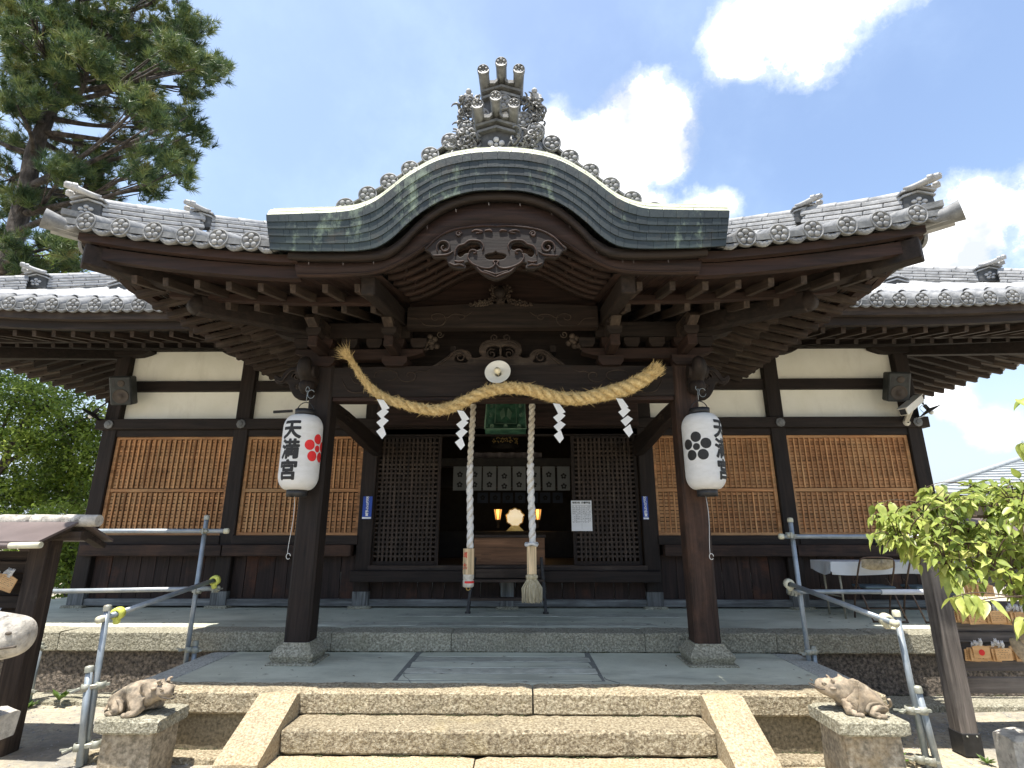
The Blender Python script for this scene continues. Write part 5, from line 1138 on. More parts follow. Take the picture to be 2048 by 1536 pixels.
# ---- interior hangings
m_dot = MB()
def plum_flat(m, cx, cz, r, y):
    for k in range(5):
        a = R(90)+k*R(72); m.lathe([(.0001, .001), (r*.36, .001)], 12, Matrix.Translation((cx+r*.58*math.cos(a), y, cz+r*.58*math.sin(a))) @ Matrix.Rotation(R(90), 4, 'X'), sm=False)
WH = ['left end', 'second from the left', 'third from the left', 'left of the middle', 'right of the middle', 'third from the right', 'second from the right', 'right end']
for i in range(8):
    p0, p1 = at(907+29.6*i, 933, 10.45), at(907+29.6*i+26, 981, 10.45); dz = -.03 if i in (3, 7) else 0
    t = thing('door_banner', ((p0.x+p1.x)/2, 10.45, p1.z), 'white cloth strip with two black plum blossoms, %s of the row inside' % WH[i], 'banner', 'plum blossom cloth strips hung inside the hall')
    m = MB(); m.grid(lambda a, b: (p0.x+(p1.x-p0.x)*a, 10.45+.012*math.sin(a*5+i)*(1-b), p1.z+(p0.z-p1.z)*b), 8, 4); ob('cloth_strip', m, 'banner', t)
    cxx = (p0.x+p1.x)/2
    for f in (.66, .24): m = MB(); plum_flat(m, cxx, p1.z+(p0.z-p1.z)*f+dz, .062, 10.43); ob('plum_crest', m, 'ink', t)
for i in range(7):
    p0, p1 = at(955+25*i, 985, 12), at(955+25*i+21, 1006, 12)
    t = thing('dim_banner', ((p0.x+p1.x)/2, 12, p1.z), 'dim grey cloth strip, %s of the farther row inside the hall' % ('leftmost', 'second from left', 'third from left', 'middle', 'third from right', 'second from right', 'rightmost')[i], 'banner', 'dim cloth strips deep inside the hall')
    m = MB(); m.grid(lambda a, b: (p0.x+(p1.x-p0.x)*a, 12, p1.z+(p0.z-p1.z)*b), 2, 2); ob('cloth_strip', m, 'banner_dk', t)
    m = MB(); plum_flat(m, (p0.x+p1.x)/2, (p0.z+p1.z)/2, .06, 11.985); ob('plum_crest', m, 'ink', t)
c = at(1030, 1033, 12.6); t = thing('altar_mirror', c, 'gilt mirror with wavy rim on the altar, glow put into its surface', 'mirror')
m = MB(); n = 40; rim = [(.185*(1+.07*math.sin(9*a)+.05*math.sin(4*a+1))*math.cos(a), .175*(1+.06*math.sin(9*a))*math.sin(a)-.04*(math.sin(a) < 0)) for a in [2*math.pi*k/n for k in range(n)]]
m.prism([(c.x+x, c.z+z) for x, z in rim], 12.58, 12.62); ob('mirror_face', m, 'mirror', t)
m = MB(); m.tube([(c.x+x*1.03, 12.58, c.z+z*1.03) for x, z in rim+rim[:1]], .016, 6); m.prism([(c.x-.2, c.z-.32), (c.x+.2, c.z-.32), (c.x+.08, c.z-.2), (c.x-.08, c.z-.2)], 12.56, 12.66); ob('mirror_rim', m, 'gold', t)
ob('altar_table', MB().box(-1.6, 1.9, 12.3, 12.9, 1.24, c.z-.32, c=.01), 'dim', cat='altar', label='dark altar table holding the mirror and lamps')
for u, nm in ((996, 'left'), (1075, 'right')):
    c = at(u, 1028, 12.4); t = thing('altar_lamp', c, 'small lit amber lamp on the %s side of the altar mirror' % nm, 'lamp', 'lit lamps beside the altar mirror')
    ob('lamp_shade', MB().lathe([(.052, -.12), (.09, .10)], 6, Matrix.Translation(c), sm=False), 'glow', t)
    m = MB()
    for k in range(6): m.bar(c+Vector((.053*math.cos(k*1.047), .053*math.sin(k*1.047), -.13)), c+Vector((.093*math.cos(k*1.047), .093*math.sin(k*1.047), .11)), .012, .012)
    m.lathe([(.0001, -.15), (.07, -.14), (.03, -.16), (.03, c.z*-1+c.z-.30)], 8, Matrix.Translation(c)); ob('lamp_frame', m, 'black', t)
    l = bpy.data.lights.new('altar_lamp_light', 'POINT'); l.energy = 1.2; l.color = (1, .6, .25); l.shadow_soft_size = .08; lo = bpy.data.objects.new('altar_lamp_light', l); COL.objects.link(lo); lo.parent = t; lo.location = (0, -.2, 0)
c = at(1010, 880, 10.9); t = thing('gilt_canopy', c, 'dark gilt openwork drum hung under the hall ceiling', 'ornament')
m = MB(); m.lathe([(.26, .02), (.29, .03), (.29, .05), (.26, .06), (.25, -.10), (.28, -.12), (.28, -.14)], 24, Matrix.Translation(c)); m.tube([c+Vector((0, 0, .06)), (c.x, c.y, 4.3)], .02, 6); ob('drum', m, 'dim', t)
m = MB()
for k in range(60):
    a = random.uniform(3.3, 6.1); m.ball(c+Vector((.262*math.cos(a), .262*math.sin(a), random.uniform(-.09, .02))), (.014, .01, .014), 5, 4)
ob('gilding', m, 'gold', t, kind='stuff')
m = MB(); cz_ = at(1005, 915, 10.9).z
m.grid(lambda a, b: (c.x-.75+1.5*a, 10.9+.03*math.sin(a*40), cz_+.10-.02*b-b*(.16+.12*abs(math.sin(a*3*math.pi))*(1 if .2 < a < .8 else .4))), 40, 4); ob('draped_curtain', m, 'purple', cat='curtain', label='dim draped curtain swagged beneath the gilt drum inside')

# ---- signs on the posts, notice
for u0, v0, u1, v1, who in ((727, 993, 742, 1038, 'left'), (1284, 993, 1298, 1039, 'right')):
    a, b = at(u0, v0, 8.66), at(u1, v1, 8.66); t = thing('warning_sticker', ((a.x+b.x)/2, 8.665, b.z), 'narrow blue notice with white writing on the %s door post' % who, 'sticker', 'blue notices on the door posts')
    ob('sticker_sheet', MB().box(a.x, b.x, 8.66, 8.672, b.z, a.z), 'blue', t); ob('white_strip', MB().box(a.x+.002, b.x-.002, 8.657, 8.66, b.z+.004, b.z+.03), 'white', t)
    hh = (a.z-b.z-.05)/7
    for i, ch in enumerate('防犯カメラ設置'): ob('lettering', text_mesh(ch, hh*1.22, .0008, .0015), 'white', t, loc=((a.x+b.x)/2, 8.657, a.z-hh*(i+.55)-.004))
    ob('sticker_backing', MB().box(a.x+.01, b.x-.01, 8.672, 8.70, b.z+.02, a.z-.02), 'redz', t)
a, b = at(1142, 1001, 8.72), at(1185, 1062, 8.72); t = thing('paper_notice', ((a.x+b.x)/2, 8.72, b.z), 'white printed timetable sheet pinned to the right lattice door', 'notice')
ob('paper_sheet', MB().box(a.x, b.x, 8.72, 8.726, b.z, a.z), 'white', t)
W_, H_ = b.x-a.x, a.z-b.z; m = MB(); m.box(a.x-.004, b.x+.004, 8.718, 8.719, a.z-.002, a.z+.005)
for i in range(10): z = a.z-H_*(.17+.058*i); m.box(a.x+.012, b.x-.012, 8.7182, 8.719, z, z+.0022)
m.box((a.x+b.x)/2-.001, (a.x+b.x)/2+.001, 8.718, 8.719, b.z+.03, a.z-H_*.17)
for i in range(10):
    for c_ in (0, 1):
        x0 = a.x+.02+c_*W_/2; z = a.z-H_*(.20+.058*i)
        for q in range(5):
            if random.random() < .8: m.box(x0+q*.026, x0+q*.026+random.uniform(.008, .02), 8.718, 8.719, z+.001, z+.0075)
ob('printed_lines', m, 'ink', t)
ob('lettering', text_mesh('令和7年  行事予定', .036, .0006, .0012), 'ink', t, loc=((a.x+b.x)/2, 8.7185, a.z-H_*.08))
# ---- lanterns
def lantern(u, plum_a, text_a, col, label, rot_dir):
    c = at(u, 905, 5.93); x0, y0 = c.x, 5.93; zt, zb = 3.07, 2.235; t = thing('paper_lantern', (x0, y0, zb-.05), label, 'lantern', 'paper lanterns hung before the porch posts')
    def rad(z):
        q = (z-zb)/(zt-zb); e = min(q, 1-q)
        return .105+.107*min(1, math.sqrt(max(0, 1-(1-min(1, e/.19))**2)))
    prof = []; N = 62
    for i in range(N*2+1):
        z = zb+(zt-zb)*i/(N*2); prof.append((rad(z)-(0.0022 if i % 2 else 0), z))
    T = Matrix.Translation((x0, y0, 0)); ob('paper_body', MB().lathe(prof, 48, T), 'lantern', t)
    for z0, z1, nm in ((zt-.005, zt+.065, 'top_ring'), (zb-.07, zb+.005, 'bottom_ring')):
        ob(nm, MB().lathe([(.09, z0), (.107, z0), (.109, z1), (.09, z1), (.09, z0)], 32, T), 'black', t)
    m = MB(); m.tube([(x0+.10*math.cos(a), y0, zt+.03+.125*math.sin(a)) for a in np.linspace(0, math.pi, 14)], .006, 6); ob('handle', m, 'black', t)
    m = MB(); m.tube([(x0, y0, zt+.165), (x0, y0, zt+.30)], .004, 5); m.tube([(x0+.02*math.cos(a), y0, zt+.31+.03*math.sin(a)) for a in np.linspace(0, 6.3, 12)], .0035, 5); m.tube([(x0+.05+.04*math.cos(a), y0-.01, zt+.25+.05*math.sin(a)) for a in np.linspace(.5, 6, 12)], .0035, 5); ob('hanging_wire', m, 'pipe', t)
    m = MB(); zc = [zb-.07-.6*k/12 for k in range(13)]; m.tube([(x0-.02+.012*math.sin(k*.4), y0, z) for k, z in enumerate(zc)], .0028, 5); zz = zc[-1]
    m.tube([(x0-.02+.022*math.cos(a), y0, zz-.02+.03*math.sin(a)) for a in np.linspace(0, 5.6, 12)], .0035, 5); ob('pull_cord', m, 'ropew', t)
    def wrap(me, mat, nm, ang, zc, bx=None):
        bm = bmesh.new(); bm.from_mesh(me)
        for ax in (0, 2):
            lo, hi = min(v.co[ax] for v in bm.verts), max(v.co[ax] for v in bm.verts); k = lo+.012
            while k < hi:
                nrm = Vector((0, 0, 0)); nrm[ax] = 1; co = Vector((0, 0, 0)); co[ax] = k
                bmesh.ops.bisect_plane(bm, geom=bm.verts[:]+bm.edges[:]+bm.faces[:], plane_co=co, plane_no=nrm); k += .014
        for v in bm.verts:
            z = zc+v.co.z; r = rad(z)+.0012+max(0, -v.co.y)*.5; a = ang+v.co.x/.212
            v.co = Vector((x0+r*math.sin(a), y0-r*math.cos(a), z))
        bm.to_mesh(me); bm.free(); ob(nm, me, mat, t)
    for a in text_a:
        for i, ch in enumerate('天満宮'):
            me = text_mesh(ch, .222, .0004, .0015); zc_ = (2.865, 2.645, 2.42)[i]
            bm = bmesh.new()
            for q, (sx, sz) in enumerate([(0, 0)]+[(.0075*math.cos(k*.785), .0075*math.sin(k*.785)) for k in range(8)]):
                m2 = me.copy(); m2.transform(Matrix.Translation((sx, -.0002*q, sz))); bm.from_mesh(m2)
            bm.to_mesh(me); bm.free(); wrap(me, 'ink', 'lettering', a, zc_)
    for a in plum_a:
        for k in range(6):
            an = R(90)+k*R(72); cx, cz = (.107*math.cos(an), .107*math.sin(an)) if k < 5 else (0, 0); r = .057 if k < 5 else .038
            m = MB(); m.add([(cx+r*math.cos(j*.2618), 0, cz+r*math.sin(j*.2618)) for j in range(24)], [tuple(range(24))]); wrap(m.mesh('petal'), col, 'plum_petal', a, 2.68)
lantern(602, [R(73), R(73+180)], [R(-12), R(168)], 'inkred', 'white paper lantern with red plum crest before the left post', 1)
lantern(1407, [R(-37), R(143)], [R(46), R(46+180)], 'ink', 'white paper lantern with black plum crest before the right post', 1)
a = at(547, 824, 8.5); b = at(585, 822, 8.5); ob('black_bar', MB().bar(a, b, .03, .04), 'black', hall)

# ---- loudspeakers, camera, dish lamps
def speaker(cx, cz, s, label):
    T = Matrix.Translation((cx, 8.46, cz)) @ Matrix.Rotation(R(-s*18), 4, 'Z') @ Matrix.Rotation(R(18), 4, 'X') @ Matrix.Rotation(R(s*6), 4, 'Y')
    t = thing('loudspeaker', (cx, 8.46, cz-.25), label, 'speaker', 'loudspeakers on the corner posts')
    X = lambda m: (setattr(m, 'v', [tuple(T @ Vector(v)) for v in m.v]), m)[1]
    ob('cabinet', X(MB().box(-.155, .155, -.13, .13, -.235, .235, c=.02)), 'speaker', t)
    R90 = lambda x, z: Matrix.Translation((x, -.131, z)) @ Matrix.Rotation(R(90), 4, 'X')
    ob('woofer', X(MB().lathe([(.118, 0), (.115, .010), (.105, .004), (.04, -.0), (.03, .012), (.0001, .016)], 24, R90(0, -.09))), 'cone', t)
    ob('tweeter', X(MB().lathe([(.055, 0), (.05, .008), (.02, .0), (.0001, .006)], 16, R90(.015, .12))), 'cone', t)
    ob('port', X(MB().box(-.11, -.07, -.134, -.128, .07, .17).box(.10, .125, -.134, -.128, .07, .17)), 'black', t)
    ob('mounting_bracket', MB().bar(T @ Vector((0, .12, 0)), (cx+s*.1, 8.70, cz-.02), .05, .05), 'steel', t)
speaker(-6.35, 4.05, -1, 'black loudspeaker on the left corner post below the eaves'); speaker(6.30, 4.06, 1, 'black loudspeaker on the right corner post above the security camera')
c = Vector((6.42, 8.35, 3.72)); t = thing('security_camera', (6.55, 8.6, 3.55), 'cream box security camera under the right eaves', 'camera')
a, b = at(1806, 824, 8.1), at(1838, 797, 8.5); m = MB(); m.bar(a, b, .12, .12, c=.01); ob('housing', m, 'camera_body', t)
d = (b-a).normalized(); m = MB(); m.bar(a-d*.03+Vector((0, 0, .062)), b+Vector((0, 0, .062)), .14, .014, c=.004); ob('sun_shield', m, 'camera_body', t)
m = MB(); m.bar(a-d*.004, a, .085, .085); ob('lens_window', m, 'black', t)
m = MB(); m.bar(a.lerp(b, .4)-Vector((0, 0, .06)), at(1812, 842, 8.62), .07, .05, c=.008); m.lathe([(.06, -.01), (.06, .02), (.02, .05)], 12, Matrix.Translation(at(1812, 845, 8.64)) @ Matrix.Rotation(R(90), 4, 'X')); ob('mount', m, 'camera_body', t)
m = MB(); m.tube(smooth([b, b+Vector((.06, 0, -.08)), b+Vector((-.02, 0, -.16)), b+Vector((.08, .05, -.26)), b+Vector((.0, .1, -.3))], 6), .005, 5); ob('cable', m, 'white', t)
def dish(c, ax, root, label):
    t = thing('dish_lamp', c, label, 'lamp', 'small dish lamps by the eaves corners'); T = Matrix.Translation(c) @ Vector(ax).to_track_quat('Z', 'Y').to_matrix().to_4x4()
    ob('lamp_shade', MB().lathe([(.03, -.10), (.03, -.02), (.05, -.005), (.165, .02), (.17, .018), (.05, -.015)], 28, T), 'steel', t); ob('bulb', MB().ball(T @ Vector((0, 0, .05)), .035, 10, 8), 'enamel', t)
    ob('lamp_arm', MB().tube(smooth([T @ Vector((0, 0, -.10)), T @ Vector((0, 0, -.16)), Vector(root)], 5), .012, 6), 'steel', t)
dish(at(1858, 820, 8.5), (.45, -.1, -.75), (6.72, 8.7, 3.95), 'dark dish lamp on a bent arm beside the security camera'); dish(at(186, 828, 8.6), (-.5, -.1, -.7), (-6.72, 8.7, 3.95), 'dark dish lamp against the trees at the left corner post')

# ================================================================ pipe railings
def pipe(par, name, a, b, r=.0245, mat='pipe', cap=None):
    m = MB(); m.tube([a, b], r, 14); o = ob(name, m, mat, par)
    if cap:
        d = (Vector(b)-Vector(a)).normalized(); c = MB(); c.lathe([(r*1.25, -.035), (r*1.28, .0), (r*1.1, .012), (.0001, .018)], 14, Matrix.Translation(Vector(b)) @ d.to_track_quat('Z', 'Y').to_matrix().to_4x4()); ob('end_cap', c, cap, o)
    return o
def clamp(par, c, ax='z', mat='clamp', two=None):
    c = Vector(c); m = MB(); Rm = {'z': Matrix.Identity(4), 'x': Matrix.Rotation(R(90), 4, 'Y'), 'y': Matrix.Rotation(R(90), 4, 'X')}[ax]
    m.lathe([(.027, -.028), (.036, -.026), (.036, .026), (.027, .028)], 12, Matrix.Translation(c) @ Rm)
    if two is not None:
        e = Vector(two); m.lathe([(.027, -.028), (.036, -.026), (.036, .026), (.027, .028)], 12, Matrix.Translation(e) @ Rm); m.bar(c, e, .05, .035, c=.006)
        n_ = (e-c).normalized(); m.bar(c-n_*.04, c-n_*.085+Vector((0, -.03, -.015)), .03, .014); m.bar(c-n_*.05+Vector((0, -.02, 0)), c-n_*.12, .012, .012); m.bar(e+n_*.03, e+n_*.06, .03, .02)
    else:
        m.bar(c+Vector((-.04, -.035, 0)), c+Vector((.04, -.035, 0)), .04, .03, c=.006); m.bar(c+Vector((.045, -.06, .0)), c+Vector((.045, .05, 0)), .014, .014); m.bar(c+Vector((.0, -.055, .03)), c+Vector((.0, -.055, -.03)), .02, .02)
    return ob('clamp', m, mat, par)
def A(u, v, Y): return at(u, v, Y)
# left railing
rl = thing('pipe_railing', (-3.4, 5.6, 0), 'grey scaffold pipe railing with yellow caps on the left of the porch', 'railing', 'scaffold pipe railings flanking the porch')
f0, f1 = Vector((-3.31, 4.9, 0)), Vector((-3.352, 4.9, 1.175)); pipe(rl, 'upright', f0, f1, cap='clamp')
s0 = A(158, 1536, 4.85); s0.z = 0; s1 = A(179, 1335, 4.85); pipe(rl, 'stub_post', s0, s1, .026, cap='clamp')
clamp(rl, A(172, 1375, 4.85), two=A(202, 1370, 4.9)); clamp(rl, A(157, 1494, 4.85), two=A(192, 1488, 4.9))
g0 = A(373, 1325, 6.3); g0.z = .0; g1 = A(414, 1033, 6.3); pipe(rl, 'upright', Vector((g1.x, 6.3, 0)), g1, cap='clamp'); h = A(392, 1284, 6.33); pipe(rl, 'stub_post', (h.x, 6.33, 0), h, cap='clamp'); clamp(rl, A(378, 1299, 6.3), two=A(391, 1300, 6.33))
a, b = A(60, 1062, 6.26), A(455, 1062, 6.26); pipe(rl, 'rail', a, b, mat='pipe_rust', cap='cap_cream'); a, b = A(78, 1183, 6.26), A(437, 1177, 6.26); pipe(rl, 'rail', b, a, mat='pipe_rust', cap='cap_yellow'); pipe(rl, 'rail_end', a, b, .0235, cap='cap_cream')
pipe(rl, 'sloping_rail', A(430, 1160, 6.22), A(197, 1240, 4.84), .0235, cap='cap_cream')
clamp(rl, A(411, 1062, 6.26)); clamp(rl, A(432, 1178, 6.26), 'x'); clamp(rl, A(396, 1182, 6.28))
for p in (A(430, 1161, 6.20), A(236, 1227, 5.02)):
    m = MB(); m.lathe([(.03, -.03), (.052, -.03), (.055, .0), (.052, .03), (.03, .03)], 14, Matrix.Translation(p) @ Matrix.Rotation(R(100), 4, 'X')); m.bar(p+Vector((0, 0, -.02)), p+Vector((-.0, 0, -.085)), .05, .05, c=.012); ob('clamp_cover', m, 'cap_yellow', rl)
q0, q1 = A(20, 1410, 6.3), A(97, 1090, 6.3); pipe(rl, 'upright', Vector((-5.12, 6.3, 0)), Vector((-5.10, 6.3, 1.75))); pipe(rl, 'stub_post', Vector((-5.03, 6.3, 0)), Vector((-5.03, 6.3, .62)), cap='clamp')
clamp(rl, (-5.11, 6.3, .58), two=(-5.03, 6.3, .58)); clamp(rl, (-5.12, 6.3, .15), two=(-5.03, 6.3, .15))
# right railing
rr_ = thing('pipe_railing', (3.4, 5.6, 0), 'grey scaffold pipe railing with cream caps on the right of the porch', 'railing', 'scaffold pipe railings flanking the porch')
f1 = A(1792, 1224, 4.9); pipe(rr_, 'upright', Vector((3.40, 4.9, 0)), Vector((f1.x, 4.9, f1.z)), cap='cap_cream')
s1 = A(1838, 1377, 4.86); pipe(rr_, 'stub_post', Vector((3.47, 4.88, 0)), Vector((s1.x, 4.88, s1.z)), .026, cap='clamp')
clamp(rr_, A(1820, 1420, 4.9), two=A(1845, 1421, 4.88)); clamp(rr_, A(1840, 1518, 4.9), two=A(1862, 1522, 4.88))
g1 = A(1580, 1038, 6.3); pipe(rr_, 'upright', Vector((g1.x, 6.3, 0)), g1, cap='cap_cream'); pipe(rr_, 'stub_post', Vector((g1.x+.075, 6.33, 0)), Vector((g1.x+.075, 6.33, .6)), cap='clamp'); clamp(rr_, (g1.x, 6.3, .56), two=(g1.x+.075, 6.33, .56))
a, b = A(1560, 1073, 6.26), A(1760, 1073, 6.26); pipe(rr_, 'rail', b, a, cap='cap_cream'); pipe(rr_, 'rail', A(1700, 1073, 6.26), A(1990, 1074, 6.26), .0235, mat='white')
a, b = A(1575, 1183, 6.26), A(1870, 1184, 6.26); pipe(rr_, 'rail', b, a); pipe(rr_, 'rail_sleeve', A(1762, 1184, 6.26), A(1868, 1184, 6.26), .028, mat='white')
pipe(rr_, 'sloping_rail', A(1577, 1167, 6.22), A(1792, 1248, 4.84), .0235, cap='cap_cream')
clamp(rr_, A(1578, 1070, 6.26)); clamp(rr_, A(1580, 1183, 6.26), 'x'); clamp(rr_, A(1586, 1186, 6.27))
for p, mt in ((A(1578, 1168, 6.20), 'cap_cream'), (A(1772, 1240, 4.98), 'cap_cream')):
    m = MB(); m.lathe([(.03, -.03), (.052, -.03), (.055, .0), (.052, .03), (.03, .03)], 14, Matrix.Translation(p) @ Matrix.Rotation(R(100), 4, 'X')); m.bar(p+Vector((0, 0, -.02)), p+Vector((0, 0, -.07)), .05, .05, c=.012); ob('clamp_cover', m, mt, rr_)

# ================================================================ pedestals and ox statues
def pedestal(x0, x1, y0, y1, zt, label):
    cx, cy = (x0+x1)/2, (y0+y1)/2; t = thing('stone_pedestal', (cx, cy, 0), label, 'pedestal', 'granite pedestals under the small ox statues')
    put_stone(t, 'cap_stone', 'kerb', x0, x1, y0, y1, zt-.10, zt, c=.016, j=.005, step=.06)
    i = .05; m = MB(); vs = []
    for k in range(5):
        z = (zt-.10)*k/4; j = lambda: random.uniform(-.004, .004)
        vs += [(x0+i+j(), y0+i+j(), z), (x1-i+j(), y0+i+j(), z), (x1-i+j(), y1-i+j(), z), (x0+i+j(), y1-i+j(), z)]
    m.add([(a-cx, b-cy, c) for a, b, c in vs], [(k*4+q, k*4+(q+1) % 4, k*4+4+(q+1) % 4, k*4+4+q) for k in range(4) for q in range(4)]); ob('column_stone', m, 'porchwall2', t, loc=(cx, cy, 0)); return t
M['porchwall2'] = pm('porchwall2', [(.34, (.16, .14, .10)), (.5, (.30, .25, .18)), (.68, (.46, .40, .30))], scale=30, detail=4, rough=.95, bump=.7, bscale=34, bdist=.012, patch=((.42, .27, .10), 2, .52, .75, .6), patch2=((.12, .11, .09), 3, .52, .72, .6), var=.08)
pedestal(-2.97, -2.49, 4.45, 4.86, .447, 'speckled granite pedestal left of the steps under an ox facing right')
pedestal(2.44, 2.93, 4.28, 4.72, .515, 'lichen stained pedestal right of the steps under the ox looking up')
def skin(verts, edges, radii, sub=2):
    me = bpy.data.meshes.new('body'); me.from_pydata(verts, edges, []); o = bpy.data.objects.new('body', me); COL.objects.link(o)
    o.modifiers.new('s', 'SKIN'); 
    for v, r in zip(me.skin_vertices[0].data, radii): v.radius = (r, r) if not hasattr(r, '__len__') else r
    me.skin_vertices[0].data[0].use_root = True
    s = o.modifiers.new('d', 'SUBSURF'); s.levels = sub
    r = bpy.data.meshes.new_from_object(o.evaluated_get(bpy.context.evaluated_depsgraph_get())); bpy.data.objects.remove(o)
    for p in r.polygons: p.use_smooth = True
    return r
def ox(loc, L, yaw, kind, label):
    "reclining ox, nose towards +x, length 1 before scaling; kind 1 lifts its head"
    t = thing('ox_statue', loc, label, 'statue', 'small reclining stone oxen beside the steps')
    if kind: hd = [(.16, 0, .28), (.28, 0, .30), (.38, 0, .33), (.50, 0, .36)]; hr = [.19, .155, .125, .075]
    else: hd = [(.18, 0, .24), (.29, 0, .30), (.39, 0, .31), (.51, 0, .265)]; hr = [.18, .14, .13, .095]
    V = [(-.28, 0, .19), (-.42, 0, .13), (-.12, 0, .22 if kind else .22), (.04, 0, .26 if kind else .24)]+hd+[(-.30, -.17, .12), (-.17, -.25, .05), (-.28, -.27, .03), (-.30, .17, .12), (-.16, .24, .05), (-.28, .25, .03),
         (.08, -.17, .13), (.14, -.24, .055), (.02, -.27, .035), (.08, .17, .13), (.14, .22, .055), (.02, .25, .035), (.26, 0, .15)]
    E = [(0, 1), (0, 2), (2, 3), (3, 4), (4, 5), (5, 6), (6, 7), (0, 8), (8, 9), (9, 10), (0, 11), (11, 12), (12, 13), (3, 14), (14, 15), (15, 16), (3, 17), (17, 18), (18, 19), (4, 20)]
    Rd = [.215, .12, .24 if kind else .22, .24 if kind else .21]+hr+[.14, .07, .045, .14, .07, .045, .12, .065, .045, .12, .065, .045, .12]
    me = skin(V, E, Rd, 3); me.transform(Matrix.Scale(L, 4)); rr = random.Random(3)
    from mathutils import noise
    for v in me.vertices: v.co += v.normal*(noise.noise(v.co*28)*.0065+noise.noise(v.co*70)*.003)
    b = ob('body', me, 'statue', t); b.location = (0, 0, 0); b.rotation_euler = (0, 0, yaw)
    def sub(nm, m, mat='statue'):
        m.v = [tuple(Vector(v)*L) for v in m.v]; o = ob(nm, m, mat); o.parent = b; return o
    C = Vector(hd[2]); dr = (Vector(hd[3])-C).normalized(); up = Vector((-dr.z, 0, dr.x)); W = Vector((0, 1, 0)); P = lambda f, s, u: C+dr*f+W*s+up*u
    for s in (-1, 1):
        m = MB(); m.ball(P(-.10, s*.135, .03), (.055, .04, .022), 8, 6, T=Matrix.Rotation(s*.6, 4, 'Z')); sub('ear', m)
        m = MB(); m.tube(smooth([P(-.07, s*.06, .085), P(-.10, s*.10, .12), P(-.06, s*.10, .155)], 3), [.03, .028, .026, .022, .018, .014, .010], 8); sub('horn', m)
        m = MB(); m.ball(P(.02, s*.105, .045), (.024, .014, .018), 8, 6); m.tube([P(-.02, s*.10, .055), P(.02, s*.112, .072), (P(.055, s*.10, .055))], .010, 5); sub('eye', m)
        m = MB(); m.ball(P(.165, s*.035, .035), (.014, .012, .012), 8, 6); sub('nostril', m, 'ink2')
        m = MB()
        for k in range(2): m.ball((-.30 if k else .0, s*.27, .032), (.06, .036, .034), 8, 6); m.ball((-.24 if k else .055, s*.275, .026), (.035, .028, .028), 8, 6)
        sub('hoof', m)
        m = MB(); m.tube(smooth([P(.195, 0, -.02), P(.15, s*.060, -.025), P(.06, s*.098, -.035), P(.0, s*.11, -.02)], 4), .009, 5); sub('mouth_line', m, 'ink2')
        m = MB(); m.tube(smooth([(-.40, s*.17, .10), (-.30, s*.215, .20), (-.16, s*.225, .17), (-.10, s*.24, .06)], 5), [.03]*15+[.02], 6); m.tube(smooth([(.02, s*.20, .22), (.10, s*.205, .17), (.16, s*.23, .08)], 5), [.03]*11, 6); sub('leg_fold', m)
    m = MB(); m.tube(smooth([(-.50, 0, .2), (-.535, -.05, .12), (-.50, -.14, .05), (-.42, -.2, .035)], 4), [.022]*12+[.03], 6); sub('tail', m)
    return t
M['ink2'] = pm('ink2', [(.3, (.06, .05, .04)), (.7, (.12, .1, .08))], scale=30, rough=.9, bump=0, var=0)
ox((-2.75, 4.64, .445), .52, R(-14), 0, 'worn reclining stone ox facing right, on the left pedestal')
ox((2.67, 4.50, .513), .49, R(168), 1, 'reddish reclining stone ox raising its head, on the right pedestal')
# large ox statues at the picture's edges (mostly outside the frame)
t = thing('large_ox_statue', (-4.0, 4.0, 0), 'big weathered stone ox whose muzzle shows at the left edge', 'statue')
me = skin([(-4.6, 4.05, .93), (-5.1, 4.1, .83), (-4.0, 4.0, 1.06), (-3.54, 4.0, 1.09), (-3.20, 4.0, 1.10), (-4.0, 4.0, .78)], [(0, 1), (0, 2), (2, 3), (3, 4), (2, 5)], [.34, .34, .27, .19, .13, .16], 3); ob('body', me, 'statue_pale', t)
ob('nostril', MB().ball((-3.26, 3.885, 1.135), (.022, .014, .012), 8, 6), 'ink2', t); m = MB(); m.tube(smooth([(-3.2, 3.90, 1.05), (-3.38, 3.855, 1.03), (-3.6, 3.84, 1.00)], 5), .008, 5); ob('mouth_line', m, 'ink2', t)
m, o = stone(-4.9, -3.48, 4.0, 4.4, .36, .55, c=.03, j=.012, step=.05); ob('base_stone', m, 'statue_pale', t, loc=o)
m, o = stone(-4.8, -3.75, 4.1, 4.35, -.05, .36, c=.03, j=.01); ob('plinth_stone', m, 'basewall', t, loc=o)
t = thing('large_ox_statue', (3.9, 4.2, 0), 'big stone ox whose ear shows at the right edge above a stone block', 'statue')
me = skin([(4.3, 4.1, .9), (4.8, 4.15, .85), (3.85, 4.05, .95), (3.68, 4.0, .88)], [(0, 1), (0, 2), (2, 3)], [.34, .34, .24, .12], 3); ob('body', me, 'statue_pale', t)
m = MB(); m.ball((3.60, 4.0, 1.0), (.05, .03, .13), 10, 8, T=Matrix.Rotation(R(-38), 4, 'Y'), jit=.05); m.ball((3.60, 4.0, 1.12), (.035, .03, .11), 10, 8, T=Matrix.Rotation(R(-10), 4, 'Y'), jit=.05); ob('ear', m, 'statue', t)
m, o = stone(3.60, 4.6, 4.26, 4.46, -.05, .43, c=.025, j=.01, step=.05); ob('base_stone', m, 'statue_pale', t, loc=o)
